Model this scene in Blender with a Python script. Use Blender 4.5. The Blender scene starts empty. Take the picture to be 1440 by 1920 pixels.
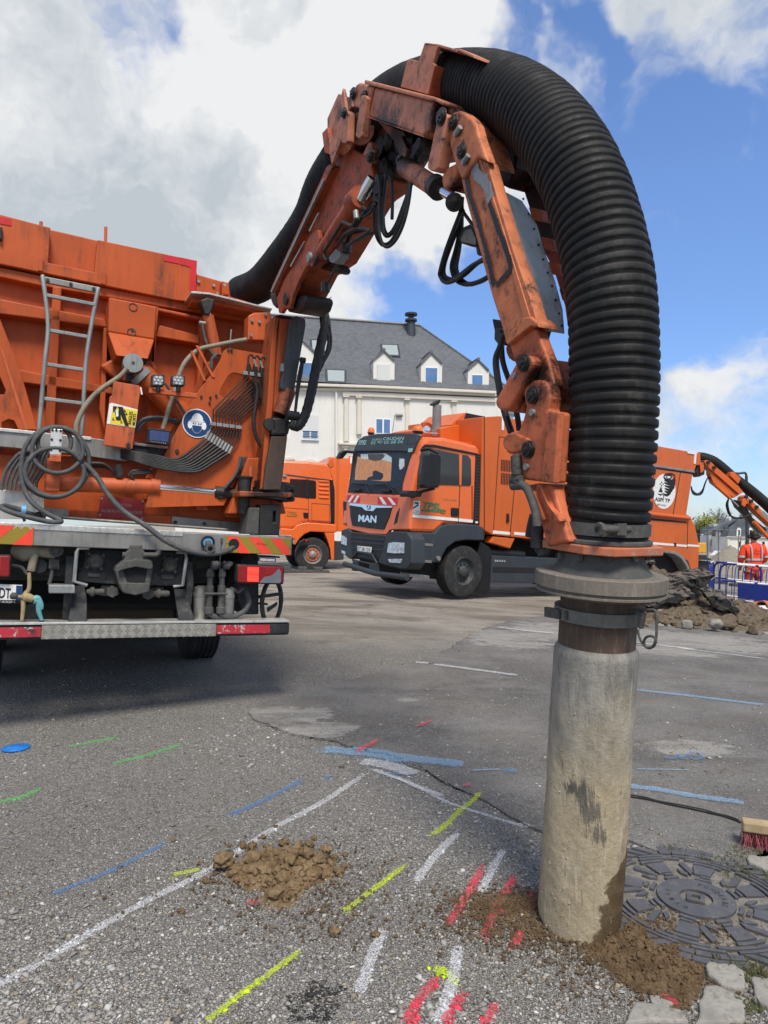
import bpy, bmesh, math, random
import numpy as np
from mathutils import Vector, Matrix, noise
from mathutils.geometry import tessellate_polygon
R=math.radians
random.seed(7)
rng=np.random.default_rng(11)
SC=bpy.context.scene
COL=SC.collection
# ---------------- camera ----------------
F=1290.0; HXC=720.0; HYC=985.0; CH=1.5          # focal length and horizon measured on the photo (px), eye height (m)
cam=bpy.data.cameras.new('camera'); co=bpy.data.objects.new('camera',cam); COL.objects.link(co)
cam.sensor_fit='VERTICAL'; cam.sensor_height=36; cam.sensor_width=27; cam.lens=36*F/1920
cam.shift_y=(HYC-960)/1920
co.location=(0,0,CH); co.rotation_euler=(R(90),0,0)
cam.clip_start=.05; cam.clip_end=6000
SC.camera=co
# ---------------- world ----------------
SUN_EL=R(56); SUN_AZ=R(166)      # azimuth clockwise from +Y
W=bpy.data.worlds.new('World'); SC.world=W; W.use_nodes=True
nt=W.node_tree; N=nt.nodes; LK=nt.links; N.clear()
def nd(t,**k):
    n=N.new(t)
    for a,b in k.items():
        try: setattr(n,a,b)
        except Exception: pass
    return n
wo=nd('ShaderNodeOutputWorld'); bg=nd('ShaderNodeBackground'); LK.new(bg.outputs[0],wo.inputs[0])
bg.inputs[1].default_value=.1
sky=nd('ShaderNodeTexSky'); sky.sky_type='NISHITA'; sky.sun_disc=False; sky.sun_elevation=SUN_EL; sky.sun_rotation=SUN_AZ
sky.air_density=1.0; sky.dust_density=.35; sky.ozone_density=2.2
tc=nd('ShaderNodeTexCoord')
def mth(op,a,b=None,c=None,clamp=False):
    m=nd('ShaderNodeMath',operation=op); m.use_clamp=clamp
    for i,v in enumerate((a,b,c)):
        if v is None: continue
        if isinstance(v,(int,float)): m.inputs[i].default_value=v
        else: LK.new(v,m.inputs[i])
    return m.outputs[0]
def vdir(px,py): return Vector(((px-HXC)/F,1,-(py-HYC)/F)).normalized()
# domain-warped direction
wn=nd('ShaderNodeTexNoise'); wn.inputs['Scale'].default_value=3.2; wn.inputs['Detail'].default_value=5; wn.inputs['Roughness'].default_value=.6
LK.new(tc.outputs['Generated'],wn.inputs['Vector'])
sub=nd('ShaderNodeVectorMath',operation='SUBTRACT'); LK.new(wn.outputs['Color'],sub.inputs[0]); sub.inputs[1].default_value=(.5,.5,.5)
scl=nd('ShaderNodeVectorMath',operation='SCALE'); LK.new(sub.outputs[0],scl.inputs[0]); scl.inputs['Scale'].default_value=.36
addv=nd('ShaderNodeVectorMath',operation='ADD'); LK.new(tc.outputs['Generated'],addv.inputs[0]); LK.new(scl.outputs[0],addv.inputs[1])
nrm=nd('ShaderNodeVectorMath',operation='NORMALIZE'); LK.new(addv.outputs[0],nrm.inputs[0])
def blob(px,py,rad,gain):
    d=vdir(px,py); dt=nd('ShaderNodeVectorMath',operation='DOT_PRODUCT'); LK.new(nrm.outputs[0],dt.inputs[0]); dt.inputs[1].default_value=d
    mr=nd('ShaderNodeMapRange'); mr.interpolation_type='SMOOTHSTEP'
    a=rad/F
    LK.new(dt.outputs['Value'],mr.inputs[0]); mr.inputs[1].default_value=math.cos(a); mr.inputs[2].default_value=math.cos(a*.25); mr.inputs[3].default_value=0; mr.inputs[4].default_value=gain
    return mr.outputs[0]
fb=nd('ShaderNodeTexNoise'); fb.inputs['Scale'].default_value=5.5; fb.inputs['Detail'].default_value=10; fb.inputs['Roughness'].default_value=.58
mp=nd('ShaderNodeMapping'); mp.inputs['Scale'].default_value=(1,1,1.5); LK.new(addv.outputs[0],mp.inputs[0]); LK.new(mp.outputs[0],fb.inputs['Vector'])
acc=mth('MULTIPLY_ADD',fb.outputs['Fac'],2.5,-.74)
CL=[(120,280,620,.65),(420,330,480,.5),(620,90,420,.45),(60,60,400,.3),(1050,60,330,.42),(1300,40,320,.45),(500,620,300,.4),
    (1410,705,100,.6),(1235,800,90,.45),(1300,860,150,.05),(1310,980,200,-.1),(860,330,230,.42),(290,85,170,-1.15),(250,20,90,-.4),(700,540,150,-.55),(1300,400,400,-.62),(1080,120,60,.35),(1040,90,110,-.9),(1200,150,120,-.35),(860,640,200,-.4),(1000,560,180,-.25),(1330,560,170,-.5),(1260,720,60,-.3),(1180,300,150,-.25),(1420,500,200,-.25)]
for c in CL: acc=mth('ADD',acc,blob(*c))
# the sky behind the camera is mostly cloud as well
sx=nd('ShaderNodeSeparateXYZ'); LK.new(tc.outputs['Generated'],sx.inputs[0])
back=nd('ShaderNodeMapRange'); LK.new(sx.outputs['Y'],back.inputs[0]); back.inputs[1].default_value=.35; back.inputs[2].default_value=-.3; back.inputs[3].default_value=0; back.inputs[4].default_value=.2
acc=mth('ADD',acc,back.outputs[0])
cov=nd('ShaderNodeMapRange'); cov.interpolation_type='SMOOTHSTEP'; LK.new(acc,cov.inputs[0]); cov.inputs[1].default_value=.22; cov.inputs[2].default_value=1.15
# shading inside the cloud: thick parts grey, others white
tn=nd('ShaderNodeTexNoise'); tn.inputs['Scale'].default_value=5.5; tn.inputs['Detail'].default_value=9; tn.inputs['Roughness'].default_value=.6
mp2=nd('ShaderNodeMapping'); mp2.inputs['Location'].default_value=(.04,.1,-.06); LK.new(addv.outputs[0],mp2.inputs[0]); LK.new(mp2.outputs[0],tn.inputs['Vector'])
th=mth('MULTIPLY_ADD',tn.outputs['Fac'],3.0,-1.12)
for c in [(90,330,380,.30),(60,560,260,.15),(330,480,220,.2),(640,120,260,-.3),(430,190,130,-.35),(820,60,260,-.25),(480,330,200,-.15)]: th=mth('ADD',th,blob(*c))
rmp=nd('ShaderNodeValToRGB'); LK.new(th,rmp.inputs[0])
e=rmp.color_ramp.elements; e[0].position=.18; e[0].color=(5.9,5.95,6.0,1); e[1].position=.95; e[1].color=(3.6,3.95,4.3,1)
m=rmp.color_ramp.elements.new(.55); m.color=(4.7,4.95,5.2,1)
blu=nd('ShaderNodeMix',data_type='RGBA',blend_type='MULTIPLY'); blu.inputs[0].default_value=1
LK.new(sky.outputs[0],blu.inputs[6]); sxe=nd('ShaderNodeSeparateXYZ'); LK.new(tc.outputs['Generated'],sxe.inputs[0])
er=nd('ShaderNodeMapRange'); LK.new(sxe.outputs['Z'],er.inputs[0]); er.inputs[1].default_value=0; er.inputs[2].default_value=.42
em=nd('ShaderNodeMix',data_type='RGBA'); LK.new(er.outputs[0],em.inputs[0]); em.inputs[6].default_value=(.62,.76,1.02,1); em.inputs[7].default_value=(1.0,1.15,1.42,1); LK.new(em.outputs[2],blu.inputs[7])
mx=nd('ShaderNodeMix',data_type='RGBA'); LK.new(cov.outputs[0],mx.inputs[0]); LK.new(blu.outputs[2],mx.inputs[6]); LK.new(rmp.outputs[0],mx.inputs[7])
LK.new(mx.outputs[2],bg.inputs[0])
# ---------------- sun ----------------
sl=bpy.data.lights.new('sun','SUN'); so=bpy.data.objects.new('sun',sl); COL.objects.link(so)
sl.energy=2.8; sl.angle=R(18); sl.color=(1,.93,.82)
sd=Vector((math.sin(SUN_AZ)*math.cos(SUN_EL),math.cos(SUN_AZ)*math.cos(SUN_EL),math.sin(SUN_EL)))
so.rotation_euler=sd.to_track_quat('Z','Y').to_euler()
SC.view_settings.view_transform='Standard'; SC.view_settings.look='None'; SC.view_settings.gamma=1; SC.view_settings.exposure=0.55
# ---------------- frames: turn a measured pixel into a point on a plane of the object ----------------
def P(px,py,d): return Vector(((px-HXC)/F*d,d,CH-(py-HYC)/F*d))
class Frame:
    def __init__(s,o,x,z=None):
        x=Vector(x).normalized(); z=Vector(z or (0,0,1)); z=(z-x*z.dot(x)).normalized(); y=z.cross(x)
        s.o=Vector(o); s.x=x; s.y=y; s.z=z
        s.M=Matrix(((x.x,y.x,z.x,s.o.x),(x.y,y.y,z.y,s.o.y),(x.z,y.z,z.z,s.o.z),(0,0,0,1)))
    def p(s,a,b,c): return s.o+s.x*a+s.y*b+s.z*c
    def _h(s,px,py,ax,k):
        r=Vector(((px-HXC)/F,1,-(py-HYC)/F)); c=Vector((0,0,CH))
        t=(k-(c-s.o).dot(ax))/r.dot(ax); return c+r*t
    def H(s,px,py,k=0): return s._h(px,py,s.y,k)
    def Hx(s,px,py,k=0): return s._h(px,py,s.x,k)
    def Hz(s,px,py,k=0): return s._h(px,py,s.z,k)
    def loc(s,w):
        d=Vector(w)-s.o; return Vector((d.dot(s.x),d.dot(s.y),d.dot(s.z)))
def cr(ox,oy,sc,pts): return [(ox+x/sc,oy+y/sc) for x,y in pts]
c1=lambda *p: cr(0,380,2.5714,p)
cD=lambda *p: cr(0,880,2.5714,p)
cK=lambda *p: cr(600,140,5.5385,p)
c4=lambda *p: cr(500,60,3.1304,p)
cB=lambda *p: cr(500,380,5.5385,p)
cT=lambda *p: cr(780,180,3.0,p)
cS=lambda *p: cr(820,200,5.1429,p)
cW=lambda *p: cr(880,620,3.0,p)
cM=lambda *p: cr(520,740,2.88,p)
cF=lambda *p: cr(630,800,6.4,p)
cG=lambda *p: cr(180,560,4.8,p)
cC=lambda *p: cr(0,780,7.2,p)
cE=lambda *p: cr(0,980,4.8,p)
cH=lambda *p: cr(300,980,5.5385,p)
cN=lambda *p: cr(440,860,6.5455,p)
cX=lambda *p: cr(520,570,3.2727,p)
cR=lambda *p: cr(1180,800,4.5731,p)
cV=lambda *p: cr(1320,900,7.3833,p)
cP=lambda *p: cr(960,1180,2.594,p)
cO=lambda *p: cr(1140,1560,4.8,p)
cL=lambda *p: cr(0,1380,1.44,p)
cQ=lambda *p: cr(450,1080,2.4,p)
cU=lambda *p: cr(400,540,4.1739,p)
# ---------------- mesh builder ----------------
SPLIT={'tread_strip','reflective_strip','hinge_plate','bolt','led','monitor_button','hydraulic_hose','cable','hydraulic_hose_loop','arm_hose_bundle','guard_slot','keeper','sheet_bolt','flange_bolt','grease_lump','chassis_bracket','guard_hoop','valve_bracket','hose_clamp','end_post','wheel_nut'}
class MB:
    def __init__(s): s.v=[]; s.f=[]; s.fl=[]
    def add(s,vs,fs,flat=True):
        n=len(s.v); s.v+= [Vector(v) for v in vs]; s.f+=[tuple(i+n for i in f) for f in fs]; s.fl+=[flat]*len(fs); return s
    def prism(s,pts,vec,holes=()):
        pts=[Vector(p) for p in pts]; vec=Vector(vec); n=len(pts)
        loops=[pts]+[[Vector(q) for q in h] for h in holes]
        allp=[q for l in loops for q in l]; m=len(allp)
        if holes or n>4:
            a=Vector((0,0,0))
            for i in range(n): a+=pts[i].cross(pts[(i+1)%n])
            tr=tessellate_polygon(loops)
            if not holes:
                front=[tuple(range(n))]
            else: front=[tuple(t) for t in tr]
        else: front=[tuple(range(n))]
        vs=allp+[q+vec for q in allp]
        fs=list(front)+[tuple(i+m for i in reversed(f)) for f in front]
        k=0
        for l in loops:
            L_=len(l)
            for i in range(L_):
                j=(i+1)%L_; fs.append((k+i,k+i+m,k+j+m,k+j))
            k+=L_
        return s.add(vs,fs)
    def box(s,fr,x0,x1,y0,y1,z0,z1):
        return s.prism([fr.p(x0,y0,z0),fr.p(x1,y0,z0),fr.p(x1,y0,z1),fr.p(x0,y0,z1)],fr.y*(y1-y0))
    def tube(s,path,r,seg=8,closed=False,caps=True,flat=False):
        path=[Vector(p) for p in path]; n=len(path)
        rs=r if isinstance(r,(list,tuple,np.ndarray)) else [r]*n
        T=[]
        for i in range(n):
            a=path[(i-1)%n] if (closed or i>0) else path[i]; b=path[(i+1)%n] if (closed or i<n-1) else path[i]
            d=(b-a); T.append(d.normalized() if d.length>1e-9 else (T[-1] if T else Vector((0,0,1))))
        up=Vector((0,0,1)) if abs(T[0].z)<.9 else Vector((1,0,0))
        u=(up-T[0]*up.dot(T[0])).normalized(); vs=[]
        for i in range(n):
            u=(u-T[i]*u.dot(T[i]));
            if u.length<1e-6: u=T[i].orthogonal()
            u.normalize(); w=T[i].cross(u)
            for k in range(seg):
                a=2*math.pi*k/seg; vs.append(path[i]+(u*math.cos(a)+w*math.sin(a))*rs[i])
        fs=[]
        for i in range(n if closed else n-1):
            j=(i+1)%n
            for k in range(seg):
                l=(k+1)%seg; fs.append((i*seg+k,i*seg+l,j*seg+l,j*seg+k))
        if caps and not closed:
            fs.append(tuple(range(seg-1,-1,-1))); fs.append(tuple((n-1)*seg+k for k in range(seg)))
            s.add(vs,fs,flat)
            s.fl[-1]=True; s.fl[-2]=True
            return s
        return s.add(vs,fs,flat)
    def cyl(s,a,b,r,seg=20,r2=None): return s.tube([a,b],[r,r if r2 is None else r2],seg)
    def pipe(s,a,b,r0,r1,seg=32):       # hollow ring
        a=Vector(a); b=Vector(b); d=(b-a).normalized(); u=d.orthogonal().normalized(); w=d.cross(u); vs=[]
        for (c,r) in ((a,r0),(b,r0),(b,r1),(a,r1)):
            for k in range(seg):
                t=2*math.pi*k/seg; vs.append(c+(u*math.cos(t)+w*math.sin(t))*r)
        fs=[]
        for q in range(4):
            for k in range(seg):
                l=(k+1)%seg; fs.append((q*seg+k,((q+1)%4)*seg+k,((q+1)%4)*seg+l,q*seg+l))
        s.add(vs,fs,False)
        return s
    def lathe(s,a,b,prof,seg=40,caps=True):   # prof: (t along a->b in m, r)
        a=Vector(a); d=(Vector(b)-a).normalized()
        return s.tube([a+d*t for t,r in prof],[r for t,r in prof],seg,caps=caps)
    def pieces(s):
        par=list(range(len(s.v)))
        def fd(a):
            while par[a]!=a: par[a]=par[par[a]]; a=par[a]
            return a
        for f in s.f:
            a=fd(f[0])
            for b in f[1:]: par[fd(b)]=a
        gr={}
        for f,fl in zip(s.f,s.fl): gr.setdefault(fd(f[0]),[]).append((f,fl))
        out=[]
        for fs in gr.values():
            m=MB(); ix={}
            for f,fl in fs:
                g_=[]
                for i in f:
                    if i not in ix: ix[i]=len(m.v); m.v.append(s.v[i])
                    g_.append(ix[i])
                m.f.append(tuple(g_)); m.fl.append(fl)
            out.append(m)
        return out
    def build(s,name,mat,root=None,parent=None,bevel=0,label=None,smooth=None,tag_=None,frame=None):
        if name in SPLIT:
            o=None
            for m in s.pieces(): q=m._build(name,mat,root,parent,bevel,label,frame); o=o or q
            return o
        return s._build(name,mat,root,parent,bevel,label,frame)
    def _build(s,name,mat,root=None,parent=None,bevel=0,label=None,frame=None):
        inv=root['_M'] if False else (ROOTM[root.name].inverted() if root is not None else Matrix.Identity(4))
        if frame is not None: inv=frame.M.inverted()
        me=bpy.data.meshes.new(name)
        me.from_pydata([tuple(inv@v) for v in s.v],[],s.f); me.update()
        bm=bmesh.new(); bm.from_mesh(me)
        for f,fl in zip(bm.faces,s.fl): f.smooth=not fl
        bmesh.ops.recalc_face_normals(bm,faces=bm.faces); bm.to_mesh(me); bm.free()
        if mat: me.materials.append(mat)
        o=bpy.data.objects.new(name,me); COL.objects.link(o)
        if frame is not None: o.matrix_world=frame.M
        if parent is not None: o.parent=parent
        elif root is not None: o.parent=root
        if any(not f for f in s.fl):
            try:
                md=o.modifiers.new('edge','EDGE_SPLIT'); md.split_angle=R(38)
            except Exception: pass
        if bevel:
            b=o.modifiers.new('bevel','BEVEL'); b.width=bevel; b.segments=2; b.limit_method='ANGLE'; b.angle_limit=R(35)
        if label: o['label']=label
        return o
ROOTM={}
_jr=random.Random(5)
def strands(mb,H,path,y,n,r,jit=8,dy=.012,sm=6):
    """n separate hoses following one bundle, each with its own slack"""
    for i in range(n):
        ph=_jr.uniform(0,6.3); a=_jr.uniform(-1,1); k=len(path); out=[]
        for j,(px,py) in enumerate(path):
            e=math.sin(math.pi*j/(k-1)); out.append((px+jit*(e*a*1.6+.35*math.sin(ph+j*1.1)),py+jit*(e*_jr.uniform(.2,1)*abs(a)*1.6+.35*math.cos(ph+j))))
        mb.tube(smoothpath([H(px,py,y+dy*(i-n/2)+.01*math.sin(ph+j)) for j,(px,py) in enumerate(out)],sm),r*_jr.uniform(.85,1.1),8)
def thing(name,fr,label,cat,group=None):
    o=bpy.data.objects.new(name,None); COL.objects.link(o); M=fr.M if isinstance(fr,Frame) else Matrix.Translation(fr)
    o.matrix_world=M; ROOTM[o.name]=M.copy(); o['label']=label; o['category']=cat; o.empty_display_size=.1
    if group: o['group']=group
    return o
def tag(o,label,cat,group=None):
    o['label']=label; o['category']=cat
    if group: o['group']=group
    return o
def struct(o): o['kind']='structure'; return o
def smoothpath(pts,n=6,closed=False):
    pts=[Vector(p) for p in pts]; out=[]; m=len(pts)
    rg=range(m if closed else m-1)
    for i in rg:
        if closed: p0,p1,p2,p3=pts[(i-1)%m],pts[i],pts[(i+1)%m],pts[(i+2)%m]
        else: p0,p1,p2,p3=pts[max(i-1,0)],pts[i],pts[i+1],pts[min(i+2,m-1)]
        for k in range(n):
            t=k/n; t2=t*t; t3=t2*t
            out.append(.5*((2*p1)+(p2-p0)*t+(2*p0-5*p1+4*p2-p3)*t2+(3*p1-p0-3*p2+p3)*t3))
    if not closed: out.append(pts[-1])
    return out
def PR(fr,pts,y,t,holes=(),mb=None):      # outline measured on plane y of a frame, given real thickness t
    mb=mb or MB(); return mb.prism([fr.H(a,b,y) for a,b in pts],fr.y*t,[[fr.H(a,b,y) for a,b in h] for h in holes])
def capsule(a,b,ra,rb,n=9):               # 2D outline of a link bar (pixels)
    ax,ay=a; bx,by=b; th=math.atan2(by-ay,bx-ax); o=[]
    for k in range(n+1):
        t=th+math.pi/2+math.pi*k/n; o.append((ax+ra*math.cos(t),ay+ra*math.sin(t)))
    for k in range(n+1):
        t=th-math.pi/2+math.pi*k/n; o.append((bx+rb*math.cos(t),by+rb*math.sin(t)))
    return o
def circ(c,r,n=20,ry=None): return [(c[0]+r*math.cos(2*math.pi*k/n),c[1]+(ry or r)*math.sin(2*math.pi*k/n)) for k in range(n)]
def rrect(pts,f=.12,n=4):                 # rounded quad in pixels
    o=[]
    m=len(pts)
    for i in range(m):
        p=Vector(pts[i]); a=Vector(pts[i-1]); b=Vector(pts[(i+1)%m]); d=min((a-p).length,(b-p).length)*f
        pa=p+(a-p).normalized()*d; pb=p+(b-p).normalized()*d
        for k in range(n+1):
            t=k/n; o.append(tuple(pa*(1-t)**2+p*2*t*(1-t)+pb*t*t))
    return o
def text(body,mat,p0,p1,up,h,name,root,parent=None,off=None,italic=0,bold=0.0,depth=.0008):
    """writing whose baseline runs p0->p1 (world) and whose capitals are h metres high"""
    key=(body,italic,bold)
    if key in TXC: vs,fs=TXC[key]
    else: vs,fs=TXC[key]=_glyph(name,body,italic,bold)
    x0=min(v.x for v in vs); x1=max(v.x for v in vs)
    p0=Vector(p0); p1=Vector(p1); up=Vector(up); xd=(p1-p0); up=up.normalized()
    out=[p0+xd*((v.x-x0)/(x1-x0))+up*((v.y)/.70*h)+(off or Vector()) for v in vs]
    mb=MB(); mb.add(out,fs); return mb.build(name,mat,root,parent)
TXC={}
def _glyph(name,body,italic,bold):
    cu=bpy.data.curves.new(name,'FONT'); cu.body=body; cu.size=1; cu.extrude=0; cu.offset=bold; cu.shear=italic
    ob=bpy.data.objects.new(name,cu); COL.objects.link(ob); bpy.context.view_layer.update()
    dg=bpy.context.evaluated_depsgraph_get(); me=bpy.data.meshes.new_from_object(ob.evaluated_get(dg))
    vs=[v.co.copy() for v in me.vertices]; fs=[tuple(p.vertices) for p in me.polygons]
    bpy.data.objects.remove(ob); bpy.data.curves.remove(cu); bpy.data.meshes.remove(me)
    return vs,fs
# ---------------- materials ----------------
def lin(r,g,b): 
    f=lambda c:(c/255/12.92) if c/255<=.04045 else ((c/255+.055)/1.055)**2.4
    return (f(r),f(g),f(b))
class NT:
    def __init__(s,name):
        s.m=bpy.data.materials.new(name); s.m.use_nodes=True; s.t=s.m.node_tree; s.t.nodes.clear()
        s.out=s.n('ShaderNodeOutputMaterial'); s.b=s.n('ShaderNodeBsdfPrincipled'); s.l(s.b.outputs[0],s.out.inputs[0]); s.tc=s.n('ShaderNodeTexCoord')
    def n(s,t,**k):
        x=s.t.nodes.new(t)
        for a,b in k.items(): setattr(x,a,b)
        return x
    def l(s,a,b): s.t.links.new(a,b)
    def noise(s,scale,detail=5,rough=.6,vec=None,stretch=None,dist=0):
        x=s.n('ShaderNodeTexNoise'); x.inputs['Scale'].default_value=scale; x.inputs['Detail'].default_value=detail; x.inputs['Roughness'].default_value=rough; x.inputs['Distortion'].default_value=dist
        v=vec or s.tc.outputs['Object']
        if stretch:
            mp=s.n('ShaderNodeMapping'); mp.inputs['Scale'].default_value=stretch; s.l(v,mp.inputs[0]); v=mp.outputs[0]
        s.l(v,x.inputs['Vector']); return x.outputs['Fac']
    def rng(s,v,a,b,c=0,d=1):
        x=s.n('ShaderNodeMapRange'); x.interpolation_type='SMOOTHSTEP'; s.l(v,x.inputs[0])
        for i,q in enumerate((a,b,c,d)): x.inputs[i+1].default_value=q
        return x.outputs[0]
    def mix(s,f,a,b,mode='MIX'):
        x=s.n('ShaderNodeMix',data_type='RGBA',blend_type=mode)
        for i,q in ((0,f),(6,a),(7,b)):
            if isinstance(q,(int,float)): x.inputs[i].default_value=q
            elif isinstance(q,tuple): x.inputs[i].default_value=(*q[:3],1)
            else: s.l(q,x.inputs[i])
        return x.outputs[2]
    def math(s,op,a,b=0,clamp=False):
        x=s.n('ShaderNodeMath',operation=op); x.use_clamp=clamp
        for i,q in enumerate((a,b)):
            if isinstance(q,(int,float)): x.inputs[i].default_value=q
            else: s.l(q,x.inputs[i])
        return x.outputs[0]
    def bump(s,h,st=.3,d=.01):
        x=s.n('ShaderNodeBump'); x.inputs['Strength'].default_value=st; x.inputs['Distance'].default_value=d; s.l(h,x.inputs['Height']); s.l(x.outputs[0],s.b.inputs['Normal']); return x
    def set(s,k,v):
        if isinstance(v,(int,float)): s.b.inputs[k].default_value=v
        elif isinstance(v,tuple): s.b.inputs[k].default_value=(*v[:3],1)
        else: s.l(v,s.b.inputs[k])
def paint(name,col,rough=.45,metal=0,dirt=(.06,.045,.03),dirt_amt=.25,scale=3,streak=True,chip=None,chip_amt=0,bump=.06,spec=.4,var=.12,grease=None,coat=0):
    t=NT(name)
    n1=t.noise(scale,6,.65); n2=t.noise(scale*7,5,.7); 
    base=t.mix(t.rng(n1,.3,.7),tuple(c*(1-var) for c in col),tuple(min(1,c*(1+var)) for c in col))
    if dirt_amt>0:
        st=t.noise(scale*2.2,6,.65,stretch=(3.2,3.2,.35)) if streak else t.noise(scale*1.7,6,.7)
        d=t.math('MULTIPLY',t.rng(st,.46,.78),t.rng(n2,.25,.75)); d=t.math('MULTIPLY',d,dirt_amt*2.4,True)
        base=t.mix(d,base,dirt)
    if chip:
        cn=t.noise(scale*5,7,.75,dist=.4); c=t.rng(cn,.72-chip_amt,.735-chip_amt); base=t.mix(c,base,chip)
    ro=t.rng(n2,.2,.8,rough-.07,rough+.15)
    if grease:
        g=None
        pos=t.n('ShaderNodeNewGeometry').outputs['Position']
        for (c,r) in grease:
            dd=t.n('ShaderNodeVectorMath',operation='DISTANCE'); t.l(pos,dd.inputs[0]); dd.inputs[1].default_value=tuple(c)
            v=t.rng(t.math('ADD',dd.outputs['Value'],t.math('MULTIPLY',t.math('SUBTRACT',n2,.5),r*1.6)),r*.45,r*1.15,1,0)
            g=v if g is None else t.math('MAXIMUM',g,v)
        base=t.mix(t.math('MULTIPLY',g,.93),base,(.008,.007,.006))
        ro=t.math('SUBTRACT',ro,t.math('MULTIPLY',g,.12))
    t.set('Base Color',base); t.set('Roughness',ro); t.set('Metallic',metal); t.set('Specular IOR Level',spec); t.set('Coat Weight',coat)
    if bump: t.bump(t.math('ADD',n2,n1),bump,.01)
    return t.m
def plain(name,col,rough=.6,metal=0,var=.15,scale=12,bump=.05,emit=None,spec=.4):
    t=NT(name); n=t.noise(scale,5,.65)
    t.set('Base Color',t.mix(t.rng(n,.3,.7),tuple(c*(1-var) for c in col),tuple(min(1,c*(1+var)) for c in col)))
    t.set('Roughness',rough); t.set('Metallic',metal); t.set('Specular IOR Level',spec)
    if emit: t.set('Emission Color',emit[0]); t.set('Emission Strength',emit[1])
    if bump: t.bump(n,bump,.01)
    return t.m
M={}
M['orange']=paint('orange_truck_paint',(.45,.085,.020),.45,dirt=(.08,.035,.02),dirt_amt=.5,scale=1.6,spec=.25,var=.12)
M['orange_dull']=paint('dull_orange_paint',(.50,.10,.028),.5,dirt=(.05,.03,.02),dirt_amt=.5,scale=2.6,chip=(.05,.04,.035),chip_amt=.02)
M['orange_cab']=paint('clean_orange_cab_paint',(.76,.145,.030),.25,dirt=(.2,.09,.04),dirt_amt=.12,scale=.9,spec=.5,var=.05,bump=.01,coat=.5)
M['orange_body']=paint('orange_body_paint',(.58,.115,.018),.36,dirt=(.2,.07,.03),dirt_amt=.2,scale=.8,spec=.45,var=.07,bump=.01)
M['alu']=paint('weathered_aluminium',(.28,.27,.25),.42,.55,dirt=(.10,.085,.07),dirt_amt=.5,scale=3,var=.2)
M['alu_bright']=paint('bright_tread_aluminium',(.60,.59,.55),.38,.6,dirt=(.16,.13,.10),dirt_amt=.35,scale=5,var=.15,bump=.2)
M['guard']=paint('dark_grey_guard_plate',(.065,.07,.07),.55,dirt=(.02,.02,.018),dirt_amt=.6,scale=5)
M['galv']=paint('galvanised_grey_steel',(.26,.275,.27),.5,.35,dirt=(.07,.065,.05),dirt_amt=.4,scale=4,var=.18)
M['chrome']=plain('chrome_rod',(.8,.8,.8),.12,1,var=.03,bump=0)
M['rubber']=paint('black_rubber',(.018,.018,.019),.55,dirt=(.13,.12,.105),dirt_amt=.35,scale=5,streak=False,spec=.35,var=.3)
M['cable']=paint('black_hydraulic_hose_rubber',(.016,.016,.017),.5,dirt=(.08,.075,.07),dirt_amt=.2,scale=9,streak=False)
M['greyhose']=paint('dusty_grey_hose',(.065,.068,.07),.6,dirt=(.25,.24,.22),dirt_amt=.35,scale=14,streak=False,bump=.2)
M['cream_conduit']=paint('grimy_beige_conduit',(.24,.21,.15),.6,dirt=(.06,.05,.04),dirt_amt=.5,scale=9,streak=False)
M['grease']=paint('black_greasy_steel',(.012,.011,.010),.42,dirt=(.06,.045,.03),dirt_amt=.35,scale=12,streak=False,bump=.5,spec=.5)
M['chassis']=paint('dusty_dark_chassis',(.020,.022,.025),.62,dirt=(.14,.125,.105),dirt_amt=.45,scale=6,streak=False,bump=.15)
M['castdust']=paint('dusty_cast_iron',(.07,.07,.065),.75,dirt=(.17,.155,.13),dirt_amt=.5,scale=9,streak=False,bump=.25)
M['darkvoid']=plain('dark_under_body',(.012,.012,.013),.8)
M['white']=plain('white_print',(.75,.75,.73),.5,bump=0,var=.05)
M['red_print']=plain('red_reflector',(.55,.02,.025),.35,bump=0,var=.1)
M['red_sign']=paint('faded_red_sign',(.30,.025,.03),.5,dirt=(.2,.1,.09),dirt_amt=.2,scale=8,bump=0)
M['chev_red']=plain('chevron_red',(.80,.065,.035),.35,bump=0,var=.06)
M['chev_olive']=plain('chevron_olive',(.27,.20,.025),.4,bump=0,var=.06)
M['black_print']=plain('black_print',(.01,.01,.01),.5,bump=0)
M['yellow']=plain('yellow_print',(.75,.60,.03),.45,bump=0,var=.05)
M['sign_blue']=plain('sign_blue',(.012,.05,.16),.4,bump=0,var=.05)
M['plastic_dark']=paint('dark_grey_cab_plastic',(.032,.040,.048),.5,dirt=(.12,.11,.1),dirt_amt=.12,scale=2,bump=.03)
M['black_plastic']=paint('black_plastic',(.010,.010,.011),.38,dirt=(.1,.09,.08),dirt_amt=.1,scale=4,bump=.02)
M['brightblue']=plain('light_blue_plastic',(.12,.36,.62),.45)
M['teal']=plain('teal_toy_plastic',(.12,.34,.35),.6)
M['tan']=plain('tan_toy_plastic',(.33,.25,.13),.7)
def glass(name,col=(.02,.025,.03),rough=.05,alpha=1.0,spec=.7):
    t=NT(name); t.set('Base Color',col); t.set('Roughness',rough); t.set('Specular IOR Level',spec); t.set('Coat Weight',.6)
    if alpha<1:
        tr=t.n('ShaderNodeBsdfTransparent'); mx=t.n('ShaderNodeMixShader'); mx.inputs[0].default_value=alpha
        t.l(tr.outputs[0],mx.inputs[1]); t.l(t.b.outputs[0],mx.inputs[2]); t.l(mx.outputs[0],t.out.inputs[0])
    return t.m
M['glass']=glass('dark_cab_glass',(.012,.016,.018))
M['windscreen']=glass('windscreen_glass',(.03,.045,.05),.03,.22,.9)
M['lens']=plain('clear_lamp_lens',(.55,.56,.58),.1,.4,var=.25,scale=30,bump=.3)
import time as _time
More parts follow.
